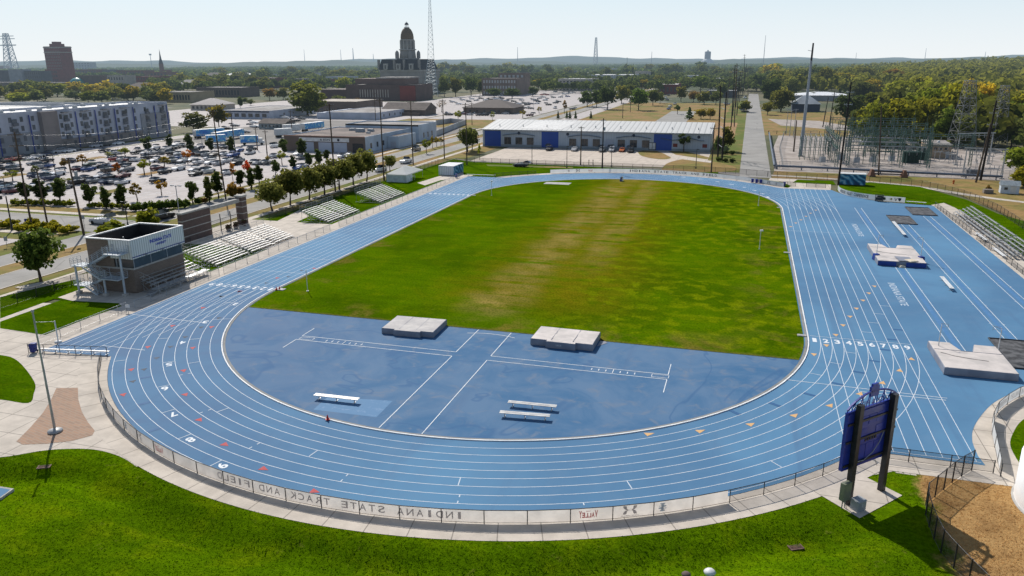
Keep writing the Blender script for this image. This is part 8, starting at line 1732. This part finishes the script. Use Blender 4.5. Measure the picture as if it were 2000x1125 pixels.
street_lamp('thin black lamp behind the press box roof', 250, 441, 394, False, None, 'street lamps', -0.7); street_lamp('black lamp post in the lot by the red car', 296, 344, 262, False, None, 'street lamps', -1.0); street_lamp('lamp post among the left parked cars', 117, 388, 302, False, None, 'street lamps', -1.0); street_lamp('small lamp at the left edge of the lot', 12, 378, 345, False, None, 'street lamps', -0.9)
for i, (u, v, vt) in enumerate(((1039, 320, 277), (1107, 328, 285), (1194, 326, 282), (1359, 329, 291)), 1): street_lamp('slim black lamp along the warehouse lane, '+nth(i, 4), u, v, vt, False, None, 'lamps along the warehouse lane', 0.3, 0.08, (0.8, 0.3, 0.14))
for i, (u, v, vt) in enumerate(((397, 300, 262), (460, 296, 250), (1157, 208, 175), (1042, 215, 180)), 1): street_lamp('far lot lamp post, '+nth(i, 4), u, v, vt, i < 3, GREYP, 'far lot lamps', 1.0)
def sign(label, u, v, vt, c, w=0.6, h=0.8):
    x, y = G(u, v); H = HT(u, v, vt); t = thing('street_sign', label, 'sign', (x, y, 0), R(20), 'street signs'); MB().tube((0, 0, 0), (0, 0, H), 0.04, n=6).build('post', GALV, t); MB().box(-w/2, w/2, -0.06, -0.03, H-h, H).build('panel', c, t)
sign('blue street sign at the left corner', 55, 438, 427, BLUEP, 1.2, 1.3); sign('grey road sign beside the thick brown pole', 166, 448, 420, GREYP); sign('small white sign on the fence by the press box', 251, 610, 595, WHITEP, 0.55, 0.4); sign('road sign standing in the corner lot', 14, 482, 462, GREYP)
def wire(label, a, c, sag, r=0.014, n=10, group='overhead wires'):
    a, c = Vector(a), Vector(c); P = [a.lerp(c, i/n)-Vector((0, 0, sag*4*(i/n)*(1-i/n))) for i in range(n+1)]; o = MB().path([p-a for p in P], r, 4).build('overhead_wire', WIREM, None, a); tag(o, label, 'wire', group)
WIREM = M('pale_wire', (0.13, 0.13, 0.135), None, 1, 0.4, 0.5)
for i, dz in enumerate((0.5, 2.6, 5.0)):
    a = (pA[0], pA[1], pA[2]-dz); w = ('top', 'middle', 'lowest')[i]
    wire('%s overhead wire running right from the three armed pole' % w, a, (pD[0], pD[1], pD[2]-0.6-dz*0.55), 1.6); wire('%s overhead wire running left out of the photo from the three armed pole' % w, a, (pA[0]-30, pA[1]-40, pA[2]-dz-0.5), 0.8)
wire('overhead wire from the thick brown pole up the street', (pC[0], pC[1], pC[2]-0.5), (pE[0], pE[1], pE[2]-1), 1.8); wire('overhead wire between the pole by the street trees and the bleacher pole', (pE[0], pE[1], pE[2]-0.5), (pF[0], pF[1], pF[2]-0.5), 0.8); wire('overhead wire between the bleacher pole and the tent pole', (pF[0], pF[1], pF[2]-0.5), (pG[0], pG[1], pG[2]-0.5), 0.8); wire('overhead wire between the tent pole and the next one', (pG[0], pG[1], pG[2]-0.5), (pH[0], pH[1], pH[2]-0.5), 0.8); wire('overhead wire between the two poles by the round tree', (pH[0], pH[1], pH[2]-0.5), (pI[0], pI[1], pI[2]-0.5), 0.8)
wire('wire from the black container pole over the substation', q1, (q2[0], q2[1], q2[2]-1), 3.0)
# ================================================================ substation
GRS = M('green_grey_steel', (0.095, 0.165, 0.140), (0.06, 0.105, 0.09), 0.8, 0.5, 0.15); INS = M('brown_porcelain', (0.30, 0.31, 0.31), (0.2, 0.2, 0.2), 2, 0.3)
gb = 'green bus frames of the substation'
def bus_frame(label, x, y, w, h, bays, dirx=True, beams=2):
    t = thing('bus_gantry', label, 'steel frame', (x, y, 0), 0 if dirx else R(90), gb)
    for i in range(bays+1):
        c = MB(); X = w*i/bays; s = 0.38
        for ax, ay in ((-s, -s), (s, -s), (s, s), (-s, s)): c.bar((X+ax, ay, 0), (X+ax*0.7, ay*0.7, h*1.0), 0.10)
        n = 9
        for k in range(n):
            z0, z1 = h*k/n, h*(k+1)/n
            c.bar((X-s, -s, z0), (X+s, -s, z1), 0.06).bar((X+s, s, z0), (X-s, s, z1), 0.06).bar((X-s, s, z0), (X-s, -s, z1), 0.06).bar((X+s, -s, z0), (X+s, s, z1), 0.06)
        c.tube((X, 0, h), (X, 0, h+2.6), 0.06, 0.02, 5); c.build('column', GRS, t)
    for k in range(beams):
        z = h*(0.97-0.30*k); b = MB()
        for ay, az in ((-0.35, 0), (0.35, 0), (-0.35, 0.7), (0.35, 0.7)): b.bar((0, ay, z-az), (w, ay, z-az), 0.09)
        n = int(w/1.1)
        for i in range(n): x0, x1 = w*i/n, w*(i+1)/n; b.bar((x0, -0.35, z), (x1, -0.35, z-0.7), 0.05).bar((x0, 0.35, z-0.7), (x1, 0.35, z), 0.05)
        b.build('beam', GRS, t)
        for i in range(int(w/2.2)): X = 1.1+i*2.2; MB().lathe([(0.05, z-0.8), (0.15, z-0.95), (0.06, z-1.1), (0.15, z-1.25), (0.06, z-1.4), (0.15, z-1.6), (0.02, z-1.8)], X, 0, 6).build('insulator', INS, t)
bus_frame('green bus frame nearest the front rail', 57, 163, 22, 10.5, 3); bus_frame('green bus frame in the second line from the front', 57, 175, 24, 11.0, 3, True, 3); bus_frame('green bus frame in the third line from the front', 56, 188, 26, 11.5, 3); bus_frame('rearmost green bus frame before the woods', 55, 203, 26, 12.0, 4, True, 3); bus_frame('green frame reaching across to the beige hut', 80, 172, 12, 9.5, 1)
bus_frame('green side frame along the left of the yard', 53.5, 160, 44, 9.0, 4, False, 2)
for k, yy in enumerate((168, 181, 196)):
    t = thing('bus_pipe', '%s row of pale bus pipes between the green frames' % ('front', 'middle', 'rear')[k], 'bus pipes', (57, yy, 0), 0, 'bus pipes of the substation')
    for j in range(3): MB().path([(0, j*1.2, 5.6), (22, j*1.2, 5.6)], 0.07, 5).path([(3+j, j*1.2, 5.6), (4+j, j*1.2+3, 7.5)], 0.05, 4).build('pipe', GALV, t)
    for i in range(6):
        p = MB(); p.tube((1+i*4, 1.2, 0), (1+i*4, 1.2, 4.2), 0.10, n=6).bar((1+i*4, -0.2, 4.2), (1+i*4, 2.8, 4.2), 0.14); p.build('support', GRS, t)
        for j in range(3): MB().lathe([(0.12, 4.27), (0.05, 4.5), (0.12, 4.7), (0.05, 4.9), (0.12, 5.1), (0.05, 5.5)], 1+i*4, j*1.2, 6).build('insulator', INS, t)
t = thing('louvre_rack', 'dense green switch rack with sloping pale bars on the left of the yard', 'switch rack', (44.0, 176, 0), R(0))
for i in range(7):
    for j in range(2): MB().tube((1.5*i, j*6, 0), (1.5*i, j*6, 7.2), 0.10, n=5).build('post', GRS, t)
for k in range(5):
    b = MB(); z = 3.0+k*1.0
    for i in range(7): b.bar((1.5*i, 0, z), (1.5*i, 6, z+0.8), 0.10)
    b.bar((0, 0, z), (9, 0, z), 0.10); b.bar((0, 6, z+0.8), (9, 6, z+0.8), 0.10); b.build('rack_tier', GRS if k % 2 else GALV, t)
for j in range(8): MB().bar((-0.2+j*1.3, -0.3, 4.2+0.3*(j % 3)), (-0.2+j*1.3, 6.4, 6.8+0.3*(j % 3)), 0.12, 0.06).build('sloping_bar', ALU, t)
for i, (u, v) in enumerate(((1672, 323), (1704, 322), (1740, 320), (1640, 318), (1605, 322), (1630, 300), (1655, 292)), 1):
    t = thing('circuit_breaker', 'grey breaker tank on legs near the front rail, '+nth(i, 7), 'breaker', (*G(u, v), 0), 0.1*i, 'breakers of the substation')
    MB().rbox(0, 0, 0.9, 1.6, 1.1, 1.5).build('tank', GREYP, t)
    for s in (-1, 1):
        for e in (-1, 1): MB().bar((s*0.7, e*0.45, 0), (s*0.7, e*0.45, 0.9), 0.10).build('leg', GALV, t)
    for j in (-0.5, 0, 0.5):
        for e in (-0.3, 0.3): MB().lathe([(0.14, 2.4), (0.07, 2.55), (0.13, 2.7), (0.06, 2.85), (0.12, 3.0), (0.03, 3.4)], j, e, 6).build('bushing', INS, t)
DGREEN = M('dark_green_paint', (0.022, 0.060, 0.045), (0.016, 0.045, 0.035), 0.8, 0.5)
for i, (u, v, sx, h) in enumerate(((1778, 318, 4.6, 3.4), (1800, 312, 3.0, 3.6)), 1):
    t = thing('power_transformer', ('left', 'right')[i-1]+' dark green transformer beside the beige hut', 'transformer', (*G(u, v), 0), 0, 'dark green transformers'); MB().rbox(0, 0.8, 0.1, sx, 2.4, h, 0, 0.98, 0.95).build('tank', DGREEN, t)
    for j in range(6): MB().box(-sx/2+0.2+j*sx/6.2, -sx/2+0.3+j*sx/6.2, -0.75, -0.42, 0.4, h-0.5).build('fin', DGREEN, t)
    for j in (-1, 0, 1): MB().lathe([(0.18, h+0.1), (0.08, h+0.3), (0.16, h+0.5), (0.07, h+0.7), (0.14, h+0.9), (0.03, h+1.4)], j*sx*0.3, 0.8, 6).build('bushing', INS, t)
TWG = M('dull_tower_steel', (0.21, 0.215, 0.21), (0.15, 0.155, 0.15), 1, 0.6, 0.2)
HT_ = thing('control_hut', 'beige flat roofed hut between the green frames and the lattice towers', 'hut', (87.3, 191, 0), R(-4)); MB().box(-3.5, 3.5, 0, 16, 0, 4.0).build('wall', M2('beige_hut_wall', (0.40, 0.30, 0.21)), HT_); MB().box(-3.7, 3.7, -0.2, 16.2, 4.0, 4.35).build('roof', ROOFG, HT_); MB().lathe([(0.5, 4.35), (0.5, 4.9), (0.2, 5.1), (0, 5.1)], 0.3, 6, 10).build('roof_vent', ROOFW, HT_)
for i in range(4): MB().box(-3.0+i*1.5, -2.1+i*1.5, -0.06, -0.005, 2.7, 3.4).build('vent_window', WIND, HT_)
MB().box(2.0, 3.0, -0.06, -0.005, 0.05, 2.2).build('door', GREYP, HT_)
for lb, u, v, vt, w in (('left grey lattice tower at the wood edge', 1875, 291, 157, 34), ('right grey lattice tower at the wood edge', 1943, 289, 167, 25)):
    x, y = G(u, v); H_ = HT(u, v, vt); t = thing('lattice_tower', lb, 'lattice tower', (x, y, 0), 0.25, 'lattice towers'); W_ = w*DIST(x, y)/F_PX; b = MB(); lattice(b, H_, W_, W_*0.36, 9, 4, 0.10); b.build('lattice', TWG, t); MB().bar((-W_*0.30, 0, H_), (W_*0.30, 0, H_), 0.22).bar((-W_*0.3, 0, H_*0.98), (W_*0.3, 0, H_*0.98), 0.1).build('top_beam', GALV, t)
gf = 'grey portal frames right of the substation'
def portal(label, ua, va, ub, vb, vt):
    a, c = Vector((*G(ua, va), 0)), Vector((*G(ub, vb), 0)); H = HT(ua, va, vt); t = thing('portal_gantry', label, 'steel frame', a, 0, gf); d = c-a
    for q in (0, 1): p = d*q; MB().bar(p+Vector((0, -0.5, 0)), p+Vector((0, 0, H)), 0.20).bar(p+Vector((0, 0.8, 0)), p+Vector((0, 0, H*0.98)), 0.15).build('column', GALV, t); MB().rbox(p.x, p.y, 0, 1.2, 1.2, 0.25).build('footing', CONCB, t)
    MB().bar(Vector((-0.6, 0, H)), d+Vector((0.6, 0, H)), 0.28, 0.30).bar(Vector((0, 0, H-0.7)), d+Vector((0, 0, H-0.7)), 0.10).build('beam', GALV, t)
    for i in range(6): p = d*((i+0.5)/6); MB().lathe([(0.05, H-0.2), (0.14, H-0.4), (0.06, H-0.6), (0.14, H-0.8), (0.06, H-1.0), (0.12, H-1.2), (0.02, H-1.5)], p.x, p.y, 6).build('insulator', INS, t)
portal('front grey portal frame by the black leaning pole', 1880, 345, 1955, 349, 289); portal('rear grey portal frame between the lattice towers', 1866, 322, 1930, 320, 261)
for i, (u, v, h) in enumerate(((1851, 315, 14), (1857, 320, 16), (1872, 326, 14), (1892, 346, 12), (1906, 332, 13), (1917, 326, 15), (1932, 322, 15), (1940, 345, 14), (1912, 312, 14), (1900, 318, 14), (1925, 312, 13), (1829, 316, 17)), 1):
    t = thing('switch_stand', 'grey switch stand with porcelain arms under the portal frames, '+nth(i, 12), 'switch stand', (*G(u, v), 0), 0.3*i, 'switch stands'); H = HT(u, v, v-h*1.6)
    for s in (-0.9, 0.9): MB().bar((s, 0, 0), (s, 0, H*0.72), 0.13).build('leg', GALV, t)
    MB().bar((-1.5, 0, H*0.72), (1.5, 0, H*0.72), 0.16).bar((-1.5, 0.7, H*0.72), (1.5, 0.7, H*0.72), 0.12).build('beam', GALV, t)
    for j in (-1.2, 0, 1.2): MB().lathe([(0.13, H*0.74), (0.06, H*0.79), (0.13, H*0.84), (0.06, H*0.88), (0.12, H*0.93), (0.03, H)], j, 0.2, 6).build('insulator', INS, t)
t = thing('oil_tank', 'dark horizontal drum under the front portal frame', 'drum', (*G(1900, 343), 0)); MB().tube((-1.8, 0, 1.0), (1.8, 0, 1.0), 0.75, n=14).build('drum', M2('drum_grey', (0.12, 0.12, 0.125)), t); MB().box(-1.4, -1.1, -0.6, 0.6, 0, 0.5).box(1.1, 1.4, -0.6, 0.6, 0, 0.5).build('cradle', GALV, t)
RAILB = M2('slate_blue_pipe', (0.13, 0.155, 0.20))
def pipe_rail(label, pts, h=0.95):
    o = Vector((*pts[0], 0)); t = thing('guard_rail', label, 'guard rail', o, 0, 'guard rails round the substation'); P = [Vector((*p, 0))-o for p in pts]
    MB().path([p+Vector((0, 0, h)) for p in P], 0.32, 8).build('rail', RAILB, t)
    for q in resample(pts, 7.0): MB().tube(q-o, q-o+Vector((0, 0, h)), 0.16, n=6).build('post', RAILB, t)
pipe_rail('thick slate blue pipe rail along the front of the substation', [(36.2, 150.5), (50.7, 149.2), (68.9, 145.3), (93.0, 142.5)]); pipe_rail('thick slate blue pipe rail beside the side street', [(35.6, 151), (35.8, 200), (36.2, 262)])
fence('yard_fence', 'tall grey wire fence along the front of the substation yard', [(37, 151.5), (51, 150.4), (69, 146.8), (94, 144), (112, 168), (116, 190)], 2.3, 3.0, LINK_G, GALV, 0.04)
fence('yard_fence', 'tall grey wire fence behind the substation left side', [(38, 152), (38.5, 200), (42, 258), (56, 262)], 2.3, 5.0, LINK_G, GALV, 0.04)
fence('guard_posts', 'low board fence beyond the gravel yard', [(36, 268), (56, 270), (70, 268)], 1.4, 3.5, None, BLACKM, 0.12)
for i, (u, v) in enumerate(((1702, 344), (1765, 346)), 1):
    t = thing('crash_barrier', ('left', 'right')[i-1]+' rusty barrier stand before the breakers', 'barrier', (*G(u, v), 0), 0, 'rusty barrier stands'); RU = bpy.data.materials.get('rusty_steel') or M2('rusty_steel', (0.17, 0.085, 0.055)); MB().rbox(0, 0, 0, 1.6, 2.2, 1.9, 0.2, 0.35, 0.5).build('stand', RU, t)
b = MB(); a, c = Vector((*G(1703, 344), 1.4)), Vector((*G(1764, 346), 1.4)); o = MB().bar((0, 0, 0), c-a, 0.25, 0.35).bar((0, 0, -0.7), c-a+Vector((0, 0, -0.7)), 0.2, 0.3).build('barrier_beam', BLACKM, None, a); tag(o, 'dark double beam joining the two rusty barrier stands', 'beam')
t = thing('fire_hydrant', 'small orange hydrant on the dry grass right of the container', 'hydrant', (*G(1862, 359), 0)); MB().lathe([(0.28, 0), (0.2, 0.1), (0.2, 0.75), (0.26, 0.8), (0.15, 1.0), (0, 1.05)], n=12).build('barrel', M2('orange_paint', (0.5, 0.13, 0.03)), t); MB().tube((-0.32, 0, 0.6), (0.32, 0, 0.6), 0.1, n=8).build('nozzle', bpy.data.materials['orange_paint'], t)
t = thing('stone_planter', 'small square stone planter with a bush beside the shed path', 'planter', (*G(1929, 377), 0)); MB().rbox(0, 0, 0, 2.0, 1.6, 0.9).build('box', M2('planter_stone', (0.22, 0.19, 0.16)), t); tree_at('shrub', *G(1929, 375), 1.9, 1.6, BRN, 'brown bush growing in the square stone planter', 'shrub')
for i, (u, v) in enumerate(((1150, 322), (1158, 322)), 1): t = thing('mail_post', ('left', 'right')[i-1]+' short post by the pole in front of the warehouse', 'post', (*G(u, v), 0), 0, 'short posts before the warehouse'); MB().tube((0, 0, 0), (0, 0, 1.4), 0.10, n=8).lathe([(0.16, 1.4), (0.16, 1.55), (0, 1.6)], n=8).build('post', BLACKM, t)
# tidy helper properties
for o in bpy.data.objects:
    for k in ('_h', '_w'):
        if k in o: del o[k]
